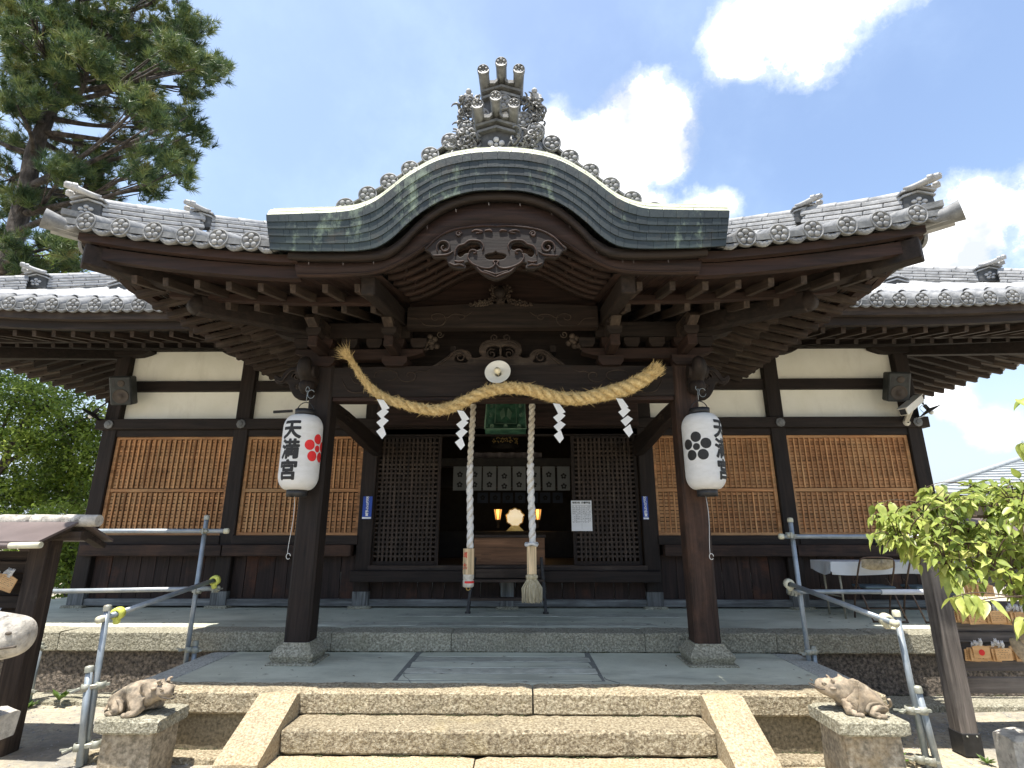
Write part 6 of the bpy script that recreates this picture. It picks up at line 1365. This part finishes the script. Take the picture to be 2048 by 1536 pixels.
# ================================================================ votive plaque racks
def ema(par_loc, x, y, z, rz, kind, label, tilt=0., grp='wooden votive plaques hung on the racks'):
    t = thing('votive_plaque', (x, y, z), label, 'votive plaque', grp); t.rotation_euler = (random.uniform(-.05, .05), tilt, rz)
    o = ob('plaque_board', EM, 'ema'); o.parent = t
    o = ob('writing', random.choice(EW) if kind != 'p' else EP, 'ink' if kind != 'p' else 'inkred'); o.parent = t
    o = ob('knotted_cord', EC, 'ropew'); o.parent = t
EM = MB().prism([(-.07, -.055), (.07, -.055), (.072, .04), (0, .052), (-.072, .04)], -.004, .004).mesh('plaque')
EW = []
for k in range(3):
    m = MB()
    for r_ in range(5):
        for q in range(8):
            if random.random() < .7: x_ = -.056+q*.0145; z_ = .026-r_*.015; m.box(x_, x_+random.uniform(.004, .009), -.0048, -.0042, z_, z_+.0035)
    EW.append(m.mesh('writing'))
m = MB(); m.lathe([(.0001, 0), (.026, 0)], 16, Matrix.Translation((0, -.0048, -.008)) @ Matrix.Rotation(R(90), 4, 'X')); EP = m.mesh('picture')
m = MB()
for s in range(7): m.tube([(random.uniform(-.01, .01), -.006, .045), (random.uniform(-.018, .018), -.015, .075), (random.uniform(-.016, .016), -.006, .11)], .0028, 4)
m.ball((0, -.01, .09), (.016, .012, .012), 6, 5); EC = m.mesh('cord')
def cluster(cx, cy, cz, n, who, kind='t', tilt0=0.):
    for i in range(n):
        ema(None, cx+(i-n/2)*.022+random.uniform(-.006, .006), cy-.012*i, cz+random.uniform(-.012, .012)-(.0 if i % 2 else .012), random.uniform(-.08, .08), kind if i == n-1 else 't',
            '%s plaque of the bunch %s' % (('frontmost', 'second', 'third', 'fourth', 'fifth', 'rearmost')[n-1-i] if i else 'rearmost', who), tilt=tilt0+random.uniform(-.06, .10), grp='votive plaques in the bunch '+who)
# right rack
rk = thing('votive_rack', (4.6, 5.3, 0), 'weathered timber rack of votive plaques beside the right railing', 'rack')
m = MB(); m.box(-.072, .072, -.072, .072, 0, 1.52, c=.008); ob('post', m, 'rackz', rk, loc=(3.965, 5.22, .05)); ob('post_shoe', MB().box(-.078, .078, -.078, .078, 0, .17, c=.004), 'black', rk, loc=(3.965, 5.22, 0)); 
m = MB()
for x_ in (-.04, .04): m.ball((3.965+x_, 5.138, .15), .008, 6, 4)
ob('bolt', m, 'clamp', rk)
for z_ in (1.345, 1.125, .865, .63): ob('rail', MB().box(4.04, 5.6, 5.40, 5.46, z_-.045, z_+.045, c=.006), 'rackx', rk)
ob('shelf_board', MB().box(4.04, 5.6, 5.30, 5.33, .43, .56, c=.006), 'rackx', rk)
for z_, lab in ((1.0, 'upper'), (.745, 'lower')): ob('back_board', MB().box(4.04, 5.6, 5.44, 5.45, z_-.1, z_+.1), 'rackx', rk)
ob('post', MB().box(-.072, .072, -.072, .072, 0, 1.9, c=.008), 'rackz', rk, loc=(5.6, 5.25, 0))
cluster(4.30, 5.36, 1.055, 5, 'upper left on the right rack'); cluster(4.50, 5.36, 1.06, 5, 'upper middle on the right rack'); cluster(4.72, 5.36, 1.055, 5, 'upper right on the right rack')
cluster(4.315, 5.36, .752, 4, 'lower left on the right rack', 'p'); cluster(4.50, 5.36, .75, 4, 'lower middle on the right rack'); cluster(4.70, 5.36, .76, 4, 'lower right on the right rack')
cluster(4.45, 5.36, 1.30, 5, 'behind the leaves atop the right rack')
ob('rack_roof', MB().prism([(5.0, 1.72), (5.0, 1.74), (5.35, 1.93), (5.7, 1.74), (5.7, 1.72), (5.35, 1.90)], 4.3, 6.0, 'x'), 'brownroof', rk)
# left rack with its little roof
lk = thing('votive_rack', (-4.3, 5.0, 0), 'dark timber votive rack with brown metal roof at the left edge', 'rack')
ob('post', MB().box(-.085, .085, -.085, .085, 0, 1.75, c=.008), 'weathz', lk, loc=(-4.16, 5.08, 0)); ob('post', MB().box(-.085, .085, -.085, .085, 0, 1.75, c=.008), 'weathz', lk, loc=(-5.9, 5.08, 0))
xr = -3.70
m = MB()
a0, a1, rg = (4.62, 1.70), (5.48, 1.70), (5.05, 1.885)
for (p, q) in ((a0, rg), (a1, rg)):
    m.add([(x_, y_, z_+dz) for x_ in (-6.4, -3.84) for (y_, z_) in (p, q) for dz in (0, .022)], [(0, 2, 3, 1), (4, 5, 7, 6), (1, 3, 7, 5), (0, 4, 6, 2), (0, 1, 5, 4), (2, 6, 7, 3)])
ob('roof_sheet', m, 'brownroof', lk)
m = MB(); m.box(-6.4, -3.82, 4.60, 4.625, 1.66, 1.70); m.tube([(-6.4, 4.60, 1.685), (-3.80, 4.60, 1.685)], .02, 10); ob('gutter', m, 'brownroof', lk); ob('gutter_end', MB().tube([(-4.05, 4.595, 1.685), (-3.79, 4.595, 1.69)], .026, 10), 'cap_cream', lk)
for k in range(9):
    x_ = -6.4+.3*k; 
    if x_ > -3.75: break
    m = MB(); m.tube([(x_, 5.05, 1.895), (x_+.31, 5.05, 1.895)], [.058, .053], 14); ob('ridge_tile', m, 'statue_pale', lk)
m = MB(); m.bar((-3.95, 4.62, 1.66), (-3.95, 5.05, 1.85), .09, .05, c=.004).bar((-3.95, 5.48, 1.66), (-3.95, 5.05, 1.85), .09, .05, c=.004).box(-6.3, -3.80, 5.0, 5.1, 1.72, 1.80, c=.006).box(-6.3, -4.0, 4.72, 4.78, 1.66, 1.70); ob('roof_frame', m, 'weathx', lk)
for z_ in (1.48, 1.18, .93): ob('rail', MB().box(-5.85, -4.24, 5.14, 5.20, z_-.055, z_+.055, c=.006), 'weathx', lk)
ob('back_board', MB().box(-5.85, -4.24, 5.20, 5.22, .9, 1.62), 'weathx', lk)
cluster(-4.37, 5.02, 1.37, 6, 'upper right on the left rack', tilt0=.25); cluster(-4.55, 5.08, 1.36, 4, 'upper left on the left rack', tilt0=.25); cluster(-4.41, 5.02, 1.05, 6, 'lower right on the left rack', tilt0=.25); cluster(-4.65, 5.08, 1.05, 4, 'lower left on the left rack', tilt0=.25)
# ================================================================ table and chairs
tb = thing('folding_table', (5.2, 8.0, .68), 'long folding table with silver grey cloth against the right wall', 'table')
x0, x1, y0, y1, zt = 4.42, 6.3, 7.72, 8.22, 1.40
m = MB(); m.box(x0, x1, y0, y1, zt-.03, zt); ob('table_top', m, 'white', tb)
m = MB(); m.grid(lambda a, b: (x0-.01+(x1-x0+.02)*a, y0-.01+(y1-y0+.02)*b, zt+.004), 12, 4)
m.grid(lambda a, b: (x0-.01+(x1-x0+.02)*a, y0-.012-.01*math.sin(a*22)*b, zt+.004-.165*b-.012*math.sin(a*9)*b), 30, 3)
m.grid(lambda a, b: (x0-.012-.02*b-.012*math.sin(a*11)*b, y0-.01+(y1-y0+.02)*a, zt+.004-.15*b-.03*math.sin(a*5)*b), 12, 3)
m.add([(x0-.01, y0-.012, zt+.004), (x0-.03, y0-.02, zt-.12), (x0+.05, y0-.03, zt-.16)], [(0, 1, 2)]); tag(ob('tablecloth', m, 'cloth'), 'silver grey sheet covering the folding table', 'tablecloth')
for x_ in (x0+.12, x1-.15):
    for y_ in (y0+.05, y1-.06): ob('leg', MB().tube([(x_, y_, .68), (x_, y_, zt-.03)], .014, 8), 'tableleg', tb)
    ob('leg_brace', MB().bar((x_, y0+.05, .95), (x_, y1-.06, .95), .015, .015).bar((x_, y0+.07, zt-.05), (x_+.12, y0+.07, zt-.04), .012, .012), 'tableleg', tb)
def chair(x, y, rz, label):
    t = thing('folding_chair', (x, y, .68), label, 'folding chair', 'folding chairs at the table'); T = Matrix.Translation((x, y, .68)) @ Matrix.Rotation(rz, 4, 'Z')
    X = lambda m: (setattr(m, 'v', [tuple(T @ Vector(v)) for v in m.v]), m)[1]
    w_ = .225
    P = [(-w_, .20, .0), (-w_, .12, .25), (-w_, -.02, .52), (-w_+.005, -.12, .70), (-w_+.03, -.135, .765), (-w_+.09, -.14, .785), (0, -.14, .79)]
    ob('back_frame', X(MB().tube(smooth(P+[(-a, b, c) for a, b, c in P[::-1][1:]], 4), .0115, 8)), 'chairmetal', t)
    for s in (-1, 1): ob('leg', X(MB().tube([(s*(w_-.02), -.22, .0), (s*(w_-.02), .02, .42), (s*(w_-.02), .10, .50)], .0105, 8)), 'chairmetal', t)
    ob('foot_bar', X(MB().tube([(-w_+.02, -.22, .012), (w_-.02, -.22, .012)], .0115, 8).tube([(-w_, .16, .12), (w_, .16, .12)], .009, 8)), 'chairmetal', t)
    ob('seat', X(MB().box(-.19, .19, -.13, .24, .395, .425, c=.012)), 'vinyl', t)
    m = MB(); n = 14; vs = []
    for k in range(n+1):
        a = -1+2*k/n; zl = .655+.028*abs(a)**3-.01*(1-a*a); vs += [(a*.20, -.125-.02*(1-a*a)*-1, zl-.02), (a*.20, -.145, .765-.008*abs(a)**4), (a*.20, -.115, .765-.008*abs(a)**4)]
    m.add(vs, [(k*3, k*3+3, k*3+4, k*3+1) for k in range(n)]+[(k*3+1, k*3+4, k*3+5, k*3+2) for k in range(n)], True); ob('backrest', X(m), 'chairback', t)
chair(4.93, 7.66, R(-4), 'rusty folding chair nearest the railing, before the grey table'); chair(5.55, 7.60, R(-4), 'folding chair partly hidden behind the leaves, before the grey table')
# neighbouring house roof beyond
nh = thing('neighbour_house', (22, 26, 0), 'neighbouring house with grey shingled roof beyond the right corner', 'house')
A_, B_, C_, D_ = at(1848, 984, 24), at(2500, 1012, 22), at(2500, 850, 32), at(2110, 897, 31)
m = MB()
for k in range(18):
    t0, t1 = k/18, (k+1)/18; L0, L1, R0, R1 = A_.lerp(D_, t0), A_.lerp(D_, t1), B_.lerp(C_, t0), B_.lerp(C_, t1); u_ = Vector((0, -.02, .05))
    m.add([L0+u_, R0+u_, R1, L1, L0-u_*.4, R0-u_*.4], [(0, 1, 2, 3), (4, 5, 1, 0)])
m.tube([A_+Vector((0, 0, .06)), D_+Vector((0, 0, .08))], .12, 8); m.tube([D_+Vector((0, 0, .08)), C_+Vector((0, 0, .08))], .14, 8)
ob('roof', m, 'slate', nh); ob('wall', MB().box(20.6, 40, 26, 33, 0, 3.4), 'wall_far', nh); ob('fascia', MB().bar(A_+Vector((.1, .2, -.12)), B_+Vector((0, .2, -.12)), .1, .16), 'darkx', nh)
# ================================================================ vegetation
def np_mesh(name, V, F, tint, mat):
    "one mesh out of many small faces: V (n,k,3) per-face vertices, all faces with k corners"
    n, k = V.shape[:2]; me = bpy.data.meshes.new(name); me.vertices.add(n*k); me.vertices.foreach_set('co', V.reshape(-1))
    me.loops.add(n*k); me.loops.foreach_set('vertex_index', np.arange(n*k)); me.polygons.add(n); me.polygons.foreach_set('loop_start', np.arange(n)*k)
    me.update(calc_edges=True); at_ = me.attributes.new('tint', 'FLOAT', 'FACE'); at_.data.foreach_set('value', tint.astype(np.float32)); me.materials.append(M[mat]); return me
def frames(D):
    "orthonormal frames for unit vectors D (n,3)"
    a = np.where(np.abs(D[:, 2:3]) < .9, np.array([[0, 0, 1.]]), np.array([[1., 0, 0]])); X = np.cross(D, a); X /= np.linalg.norm(X, axis=1, keepdims=True); return X, np.cross(D, X)
def unit(A): return A/np.linalg.norm(A, axis=-1, keepdims=True)
def needle_tufts(pos, dirs, per=46, L=.19, w_=.0066):
    n = len(pos); P = np.repeat(pos, per, 0); D = np.repeat(dirs, per, 0); X, Y_ = frames(D); m = len(P)
    a = rng.uniform(0, 2*np.pi, m)[:, None]; s = rng.uniform(0, 1, m)[:, None]; el = rng.uniform(.25, 1.35, m)[:, None]
    nd_ = unit(D*np.cos(el)+(X*np.cos(a)+Y_*np.sin(a))*np.sin(el)); base = P+D*(s-.5)*.16
    l = L*rng.uniform(.75, 1.15, m)[:, None]; side = unit(np.cross(nd_, rng.normal(0, 1, (m, 3))))*w_*rng.uniform(.8, 1.5, m)[:, None]
    V = np.stack([base-side, base+side, base+nd_*l], 1); t = np.repeat(rng.uniform(0, 1, n), per)*.8+rng.uniform(0, .35, m); return V, t
def leaf_cards(pos, size, tint, up=.5):
    n = len(pos); N = unit(rng.normal(0, 1, (n, 3))+np.array([0, -.2, up])); X, Y_ = frames(N); a = rng.uniform(0, 6.28, n)[:, None]
    U = X*np.cos(a)+Y_*np.sin(a); W_ = np.cross(N, U); s = (size*rng.uniform(.6, 1.3, n))[:, None]
    V = np.stack([pos-U*s, pos-W_*s*.42-U*s*.1+N*s*.08, pos+U*s, pos+W_*s*.42-U*s*.1+N*s*.08], 1); return V, tint
def ax(u, v, Y): return np.array(at(u, v, Y))
# ---- big pine at the upper left
pine = thing('pine_tree', (-12.6, 10.2, 0), 'large old pine with layered needle boughs behind the left roof', 'tree')
tr = MB(); TP = [(-12.6, 10.2, -.2), (-12.2, 10.2, 2.5), at(-20, 600, 10.2), at(48, 400, 10.2), at(66, 310, 10.2), at(95, 235, 10.2), at(128, 160, 10.2), at(150, 90, 10.3), at(165, 0, 10.4), at(185, -130, 10.5), at(180, -330, 10.6)]
TPs = smooth(TP, 5); tr.tube(TPs, [.22-.17*i/(len(TPs)-1) for i in range(len(TPs))], 14)
BLOB = [(60, 30, 75, 55, 90), (160, 30, 80, 50, 90), (260, 40, 80, 55, 90), (330, 60, 55, 50, 60), (375, 60, 50, 32, 45), (415, 130, 42, 26, 34), (430, 130, 28, 18, 12), (350, 120, 60, 45, 60), (270, 120, 70, 50, 80), (180, 110, 70, 50, 80), (90, 110, 80, 60, 90), (20, 110, 60, 60, 60),
        (380, 175, 40, 16, 22), (300, 180, 60, 34, 50), (230, 170, 50, 40, 40), (110, 180, 50, 50, 45), (30, 200, 60, 50, 50), (90, 230, 40, 30, 25), (215, 225, 55, 30, 35), (275, 215, 35, 25, 20),
        (345, 245, 48, 22, 36), (385, 268, 22, 16, 10), (300, 255, 50, 25, 28), (340, 300, 45, 35, 44), (365, 345, 26, 16, 14), (290, 330, 45, 35, 36), (305, 375, 35, 12, 14), (240, 300, 40, 30, 26), (210, 340, 45, 32, 38), (150, 300, 45, 30, 30), (60, 290, 50, 30, 32),
        (130, 340, 55, 32, 46), (190, 385, 40, 18, 24), (20, 360, 40, 45, 40), (70, 410, 35, 30, 28), (15, 450, 35, 40, 34), (30, 520, 40, 25, 26), (120, 420, 40, 28, 30), (120, 490, 45, 35, 40), (170, 520, 40, 28, 30), (60, 540, 50, 18, 20), (230, 540, 25, 12, 6),
        (0, -60, 120, 60, 60), (150, -60, 120, 60, 60), (280, -50, 90, 50, 50), (100, -160, 150, 70, 80), (230, -180, 120, 80, 60), (-80, 60, 70, 90, 50), (-80, 240, 70, 90, 50), (-90, 430, 70, 90, 50), (360, -20, 50, 40, 25)]
pos, dirs = [], []; trunk = [Vector(p) for p in TPs]; br = MB(); tw = MB()
for (u, v, ru, rv, n) in BLOB:
    Yb = 10.2+random.uniform(-1.5, 1.3); c = at(u, v, Yb); best = min(trunk, key=lambda p: (p-c-Vector((0, 0, -.5))).length+(5 if p.z < 2.5 else 0))
    mid = best.lerp(c, .5)+Vector((random.uniform(-.2, .2), random.uniform(-.3, .3), -.15 if c.z < best.z+1 else .25)); pp = smooth([best, mid, c], 6)
    br.tube(pp, [.075-.055*i/(len(pp)-1) for i in range(len(pp))], 7)
    k = max(3, n//5); hubs = []
    for _ in range(k):
        a = random.uniform(0, 6.28); q = math.sqrt(random.random()); h = at(u+ru*q*math.cos(a)*.9, v+rv*q*math.sin(a)*.9, Yb+random.uniform(-.9, .9)); hubs.append(h)
        s_ = pp[random.randrange(len(pp)//2, len(pp))]; tw.tube(smooth([s_, s_.lerp(h, .55)+Vector((0, 0, random.uniform(-.12, .05))), h], 3), [.022, .02, .018, .015, .013, .010, .008], 4, cap=False)
        out = (h-best).normalized()
        for _ in range(int(n*2.5/k)+1):
            d = Vector((random.gauss(0, .5), random.gauss(0, .5), random.uniform(.1, 1.0)))+out*.7; d.normalize()
            p = h+Vector((random.gauss(0, .12), random.gauss(0, .15), random.gauss(0, .08))); pos.append(p); dirs.append(d)
ob('trunk', tr, 'bark', pine); ob('branches', br, 'bark', pine, kind='stuff'); ob('twigs', tw, 'bark', pine, kind='stuff')
V, t = needle_tufts(np.array(pos), np.array(dirs)); o = ob('crown', np_mesh('crown', V, None, t, 'needle'), None, pine)
# ---- leafy trees behind the left corner
def broadleaf(name, base, blobs, n, size, label, mat='leaf_bg', grp='leafy trees behind the left corner of the hall', seedt=0.):
    t = thing(name, base, label, 'tree', grp); P, Tn = [], []; m = MB(); b = Vector(base); top = Vector((0, 0, 0))
    tot = sum(q[3]*q[4] for q in blobs); cs = [at(q[0], q[1], q[2]) for q in blobs]; cen = sum(cs, Vector())/len(cs)
    m.tube(smooth([b, b.lerp(cen, .5)+Vector((.2, 0, 0)), cen+Vector((0, 0, .4))], 5), [.16-.012*i for i in range(11)], 10)
    for (u, v, Y, ru, rv), c in zip(blobs, cs):
        k = int(n*ru*rv/tot); sx = ru*Y*1.05/FPX; sz = rv*Y*1.05/FPX
        s_ = b.lerp(cen, random.uniform(.45, .95)); m.tube(smooth([s_, s_.lerp(c, .6)+Vector((0, 0, .15)), c], 4), [.05-.004*i for i in range(9)], 6)
        nc = max(6, k//70); cc = rng.normal(0, .5, (nc, 3))*np.array([sx, 1.0, sz])+np.array(c); ct = rng.uniform(0, 1, nc)
        for cp in cc[:14]: m.tube([c, c.lerp(Vector(cp), .5)+Vector((0, 0, .05)), Vector(cp)], [.014, .010, .005], 4, cap=False)
        idx = rng.integers(0, nc, k); P.append(cc[idx]+rng.normal(0, 1, (k, 3))*np.array([.20, .20, .12])); Tn.append(ct[idx]*.6+rng.uniform(0, .4, k))
    P = np.concatenate(P); Tn = np.concatenate(Tn)+seedt; V, tt = leaf_cards(P, size, Tn, .7); ob('crown', np_mesh('crown', V, None, tt, mat), None, t); ob('trunk', m, 'bark', t); return t
broadleaf('leafy_tree', (-14.6, 13.5, 0), [(30, 800, 13, 80, 60), (110, 800, 13, 70, 50), (50, 900, 13, 80, 60), (130, 880, 13, 60, 55), (-60, 850, 13, 80, 90), (0, 760, 13, 70, 30), (190, 830, 13, 30, 34)], 19000, .058, 'bright green leafy tree at the left edge under the eaves')
broadleaf('leafy_tree', (-11.8, 15, 0), [(160, 940, 14, 70, 60), (80, 980, 14, 80, 50), (200, 880, 14, 40, 50), (20, 1000, 14, 70, 50), (190, 1000, 14, 50, 40)], 14000, .062, 'darker leafy tree low behind the left corner post', seedt=-.15)
broadleaf('shrub', (-9.2, 12.2, 0), [(110, 1110, 11.5, 40, 50), (150, 1120, 11.5, 40, 50), (90, 1060, 12, 60, 50), (130, 1165, 11.2, 40, 22), (30, 1090, 12, 60, 50), (170, 1060, 12, 40, 40)], 9000, .055, 'low shrub with yellow green leaves behind the left rack', grp='shrubs', seedt=.12)
broadleaf('leafy_tree', (-12.5, 17, 0), [(60, 540, 17, 90, 25), (0, 560, 17, 80, 30), (120, 530, 17, 50, 25), (-60, 500, 17, 60, 60)], 6000, .09, 'yellow green treetop showing over the left roof ridge', seedt=.1)
gm_ = MB()
for i in range(5200):
    x, y = random.uniform(-15, -7.9), random.uniform(9.5, 15); h = random.uniform(.04, .12); a = random.uniform(0, 6.28); w_ = .008
    gm_.add([(x-w_*math.cos(a), y-w_*math.sin(a), 0), (x+w_*math.cos(a), y+w_*math.sin(a), 0), (x+random.uniform(-.04, .04), y+random.uniform(-.04, .04), h)], [(0, 1, 2)])
ob('grass', gm_, 'weed', kind='stuff', label='short yellow green grass behind the left end of the terrace')
# ---- cherry branches at the right edge
def leaf_mesh():
    m = MB(); n = 7; vs = []
    for i in range(n+1):
        t = i/n; w_ = .26*math.sin(math.pi*min(1, t*1.02)**.8)*(1-.35*t)+(.0 if i in (0, n) else .006); y = t; z = -.30*t*t+.02*math.sin(t*9)
        vs += [(-w_, y, z+w_*.42), (0, y, z), (w_, y, z+w_*.42)]
    m.add(vs, [(i*3, i*3+1, i*3+4, i*3+3) for i in range(n)]+[(i*3+1, i*3+2, i*3+5, i*3+4) for i in range(n)], True)
    return m
LV = [leaf_mesh() for _ in range(1)]; LMs = []
for s in range(4):
    m = MB(); base = leaf_mesh(); m.add([(x*(1+.1*s-.15), y, z*(.6+.35*s)+.05*x*s) for x, y, z in base.v], base.f, True); m.tube([(0, 0, 0), (0, -.14, .02)], .012, 4); me = m.mesh('leaf'); LMs.append((m, me))
ch = thing('cherry_tree', (4.95, 3.9, 0), 'cherry tree reaching bright yellow green leaves in from the right', 'tree')
bm2 = MB(); root = Vector((4.95, 3.9, -.1)); fork = Vector((4.9, 3.9, 1.55)); bm2.tube(smooth([root, Vector((5.0, 3.92, .8)), fork, Vector((4.95, 3.95, 2.6)), Vector((5.1, 4.1, 3.6))], 5), [.10-.004*i for i in range(21)], 12)
def inside(u, v, poly):
    c = False
    for (x0, y0), (x1, y1) in zip(poly, poly[1:]+poly[:1]):
        if (y0 > v) != (y1 > v) and u < (x1-x0)*(v-y0)/(y1-y0)+x0: c = not c
    return c
POLY = [(1735, 1030), (1790, 1020), (1840, 1010), (1862, 975), (1920, 970), (1980, 960), (2090, 950), (2200, 950), (2200, 1330), (2090, 1260), (2040, 1200), (1985, 1165), (1930, 1175), (1885, 1170), (1850, 1140), (1800, 1110), (1745, 1085)]
mains = []
for (u, v, Y) in [(1760, 1045, 3.8), (1800, 1090, 3.7), (1870, 1000, 4.0), (1960, 985, 4.1), (1900, 1150, 3.5), (2030, 1190, 3.4), (2040, 1030, 3.6), (1900, 1060, 3.9)]:
    tip = at(u, v, Y); mid = fork.lerp(tip, .5)+Vector((0, 0, random.uniform(.05, .2))); pp = smooth([fork, mid, tip], 8); bm2.tube(pp, [.024-.0215*i/(len(pp)-1) for i in range(len(pp))], 6); mains.append(pp)
ob('trunk', bm2, 'twig', ch)
leaves = []; tw = MB(); tries = 0
def add_leaf(p, d, L, roll=0.):
    leaves.append((p, d, L, roll))
nt_ = 0
while nt_ < 520 and tries < 12000:
    tries += 1; u, v = random.uniform(1725, 2190), random.uniform(950, 1290)
    if not inside(u, v, POLY): continue
    tip = at(u, v, random.uniform(3.35, 4.15)); cand = min((q for pp in mains for q in pp[6:]), key=lambda q: (q-tip).length)
    if (cand-tip).length > .75: cand = cand.lerp(tip, .4)
    nt_ += 1; pth = smooth([cand, cand.lerp(tip, .5)+Vector((0, 0, .05)), tip], 4); tw.tube(pth, [.005-.0004*i for i in range(9)], 4, cap=False)
    tdir = (tip-cand).normalized() if (tip-cand).length > .05 else Vector((-1, 0, 0))
    for k in range(random.randint(4, 6)):
        f = 1-.17*k; i = max(0, int(f*(len(pth)-1))); p = pth[i]; sd = 1 if k % 2 else -1
        d = tdir*.55+Vector((-.35, sd*.5, random.uniform(-.75, -.15)))+Vector((random.gauss(0, .25), random.gauss(0, .2), 0)); d.normalize()
        add_leaf(p, d, random.uniform(.055, .118)*(1 if k else .8), random.uniform(-.6, .6))
for (u, v, Y, n) in [(2040, 800, 3.6, 5), (2044, 885, 3.6, 6), (1905, 1195, 3.3, 7), (1940, 1205, 3.3, 5), (2046, 1240, 3.2, 5), (1745, 1010, 3.8, 4), (1850, 975, 4.0, 4)]:
    p0 = at(u+60, v-10, Y); p1 = at(u, v, Y); tw.tube(smooth([at(u+200, v+random.uniform(-20, 40), Y+.2), p0, p1], 4), [.006-.0005*i for i in range(9)], 4, cap=False)
    for k in range(n): d = Vector((random.uniform(-.8, .5), random.uniform(-.5, .4), random.uniform(-.9, -.2))).normalized(); add_leaf(p1.lerp(p0, k/n*.8), d, random.uniform(.09, .14), random.uniform(-.5, .5))
ob('twigs', tw, 'twig', ch, kind='stuff')
def leafT(p, d, L, roll):
    y = d; x = y.cross(Vector((0, 0, 1))); x = x.normalized() if x.length > .05 else Vector((1, 0, 0)); z = x.cross(y)
    if z.z < 0: x, z = -x, -z
    return Matrix.Translation(p) @ Matrix(((x.x, y.x, z.x, 0), (x.y, y.y, z.y, 0), (x.z, y.z, z.z, 0), (0, 0, 0, 1))) @ Matrix.Rotation(roll, 4, 'Y') @ Matrix.Scale(L, 4)
cw_ = Vector((CX, 0, CZ))
vis = lambda p: 1 if (math.degrees(math.atan2(p.x-CX, p.y))) < 43.5 else 0
leaves.sort(key=lambda q: (-vis(q[0]), -q[2]/(q[0]-cw_).length))
for m, me in LMs:
    a = me.attributes.new('tint', 'FLOAT', 'FACE'); a.data.foreach_set('value', np.full(len(me.polygons), .35, np.float32)); me.materials.append(M['leaf_cherry'])
rest = MB()
chw = wl(ch)
for i, q in enumerate(leaves):
    T = leafT(*q); k = random.randrange(4)
    if i < 300:
        o = bpy.data.objects.new('leaf', LMs[k][1]); COL.objects.link(o); o.parent = ch; o.matrix_basis = Matrix.Translation(-chw) @ T
    else: rest.add([tuple(T @ Vector(v)) for v in LMs[k][0].v], LMs[k][0].f, True)
if rest.v: ob('foliage', rest, 'leaf_cherry', ch, kind='stuff')
# ---- weeds
def weed(p, n, s, label):
    m = MB(); p = Vector(p)
    for i in range(n):
        a = random.uniform(0, 6.28); d = Vector((math.cos(a), math.sin(a), random.uniform(.5, 1.6))).normalized(); L = s*random.uniform(.6, 1.2); x = d.cross(Vector((0, 0, 1))).normalized()*L*.16; q = p+d*L*.5
        m.add([p, q-x, p+d*L+Vector((0, 0, -L*.15)), q+x], [(0, 1, 2, 3)])
    tag(ob('weed', m, 'weed'), label, 'weed', 'small weeds at the foot of the walls')
weed((-4.75, 6.36, .05), 16, .16, 'weed sprouting from the left footing stones'); weed((-5.0, 6.25, 0), 12, .12, 'small weed on the ground at the far left'); weed((3.62, 5.6, 0), 22, .14, 'weed between the right railing and the rack post')
weed((3.95, 5.02, 0), 16, .09, 'weed at the foot of the right rack post'); weed((3.2, 5.0, 0), 26, .16, 'dark weed behind the right pedestal'); weed((1.74, 5.03, .31), 5, .06, 'tiny weed at the right end of the upper step'); weed((4.2, 5.6, .0), 10, .10, 'small weed under the plaque rack')

# ---- dry leaves and pine needles blown onto the paving
lt = MB()
for i in range(260):
    if i % 3: x, y, z = random.uniform(-7, 7), random.uniform(6.9, 8.5), .682
    else: x, y, z = random.uniform(-3, 3), random.uniform(5.2, 6.6), .482
    a = random.uniform(0, 6.28); L = random.uniform(.015, .04); dx, dy = math.cos(a)*L, math.sin(a)*L; q = .2 if i % 2 else .04
    lt.add([(x-dx, y-dy, z), (x-dy*q, y+dx*q, z+.004), (x+dx, y+dy, z+.002), (x+dy*q, y-dx*q, z+.004)], [(0, 1, 2, 3)])
ob('leaf_litter', lt, 'twig', kind='stuff', label='scattered dry leaves and needles on the porch paving')
ms = MB()
for x0, x1, y, z in ((-1.66, 1.7, 5.055, .313), (-1.7, 1.7, 4.695, .14), (-3.2, -2.0, 5.11, .037), (2.1, 3.2, 5.11, .037), (-7, -3.3, 6.70, .052), (3.3, 7, 6.70, .052), (-3, 3, 6.655, .483)):
    n = int((x1-x0)*90)
    for i in range(n):
        x = random.uniform(x0, x1)
        if math.sin(x*5+y*9)+math.sin(x*13) < .1: continue
        r = random.uniform(.003, .009); ms.ball((x, y-random.uniform(0, .012), z), (r*1.5, r, r*.6), 5, 3)
ob('moss', ms, 'mossy', kind='stuff', label='moss and dirt lining the joints of steps and kerbs')
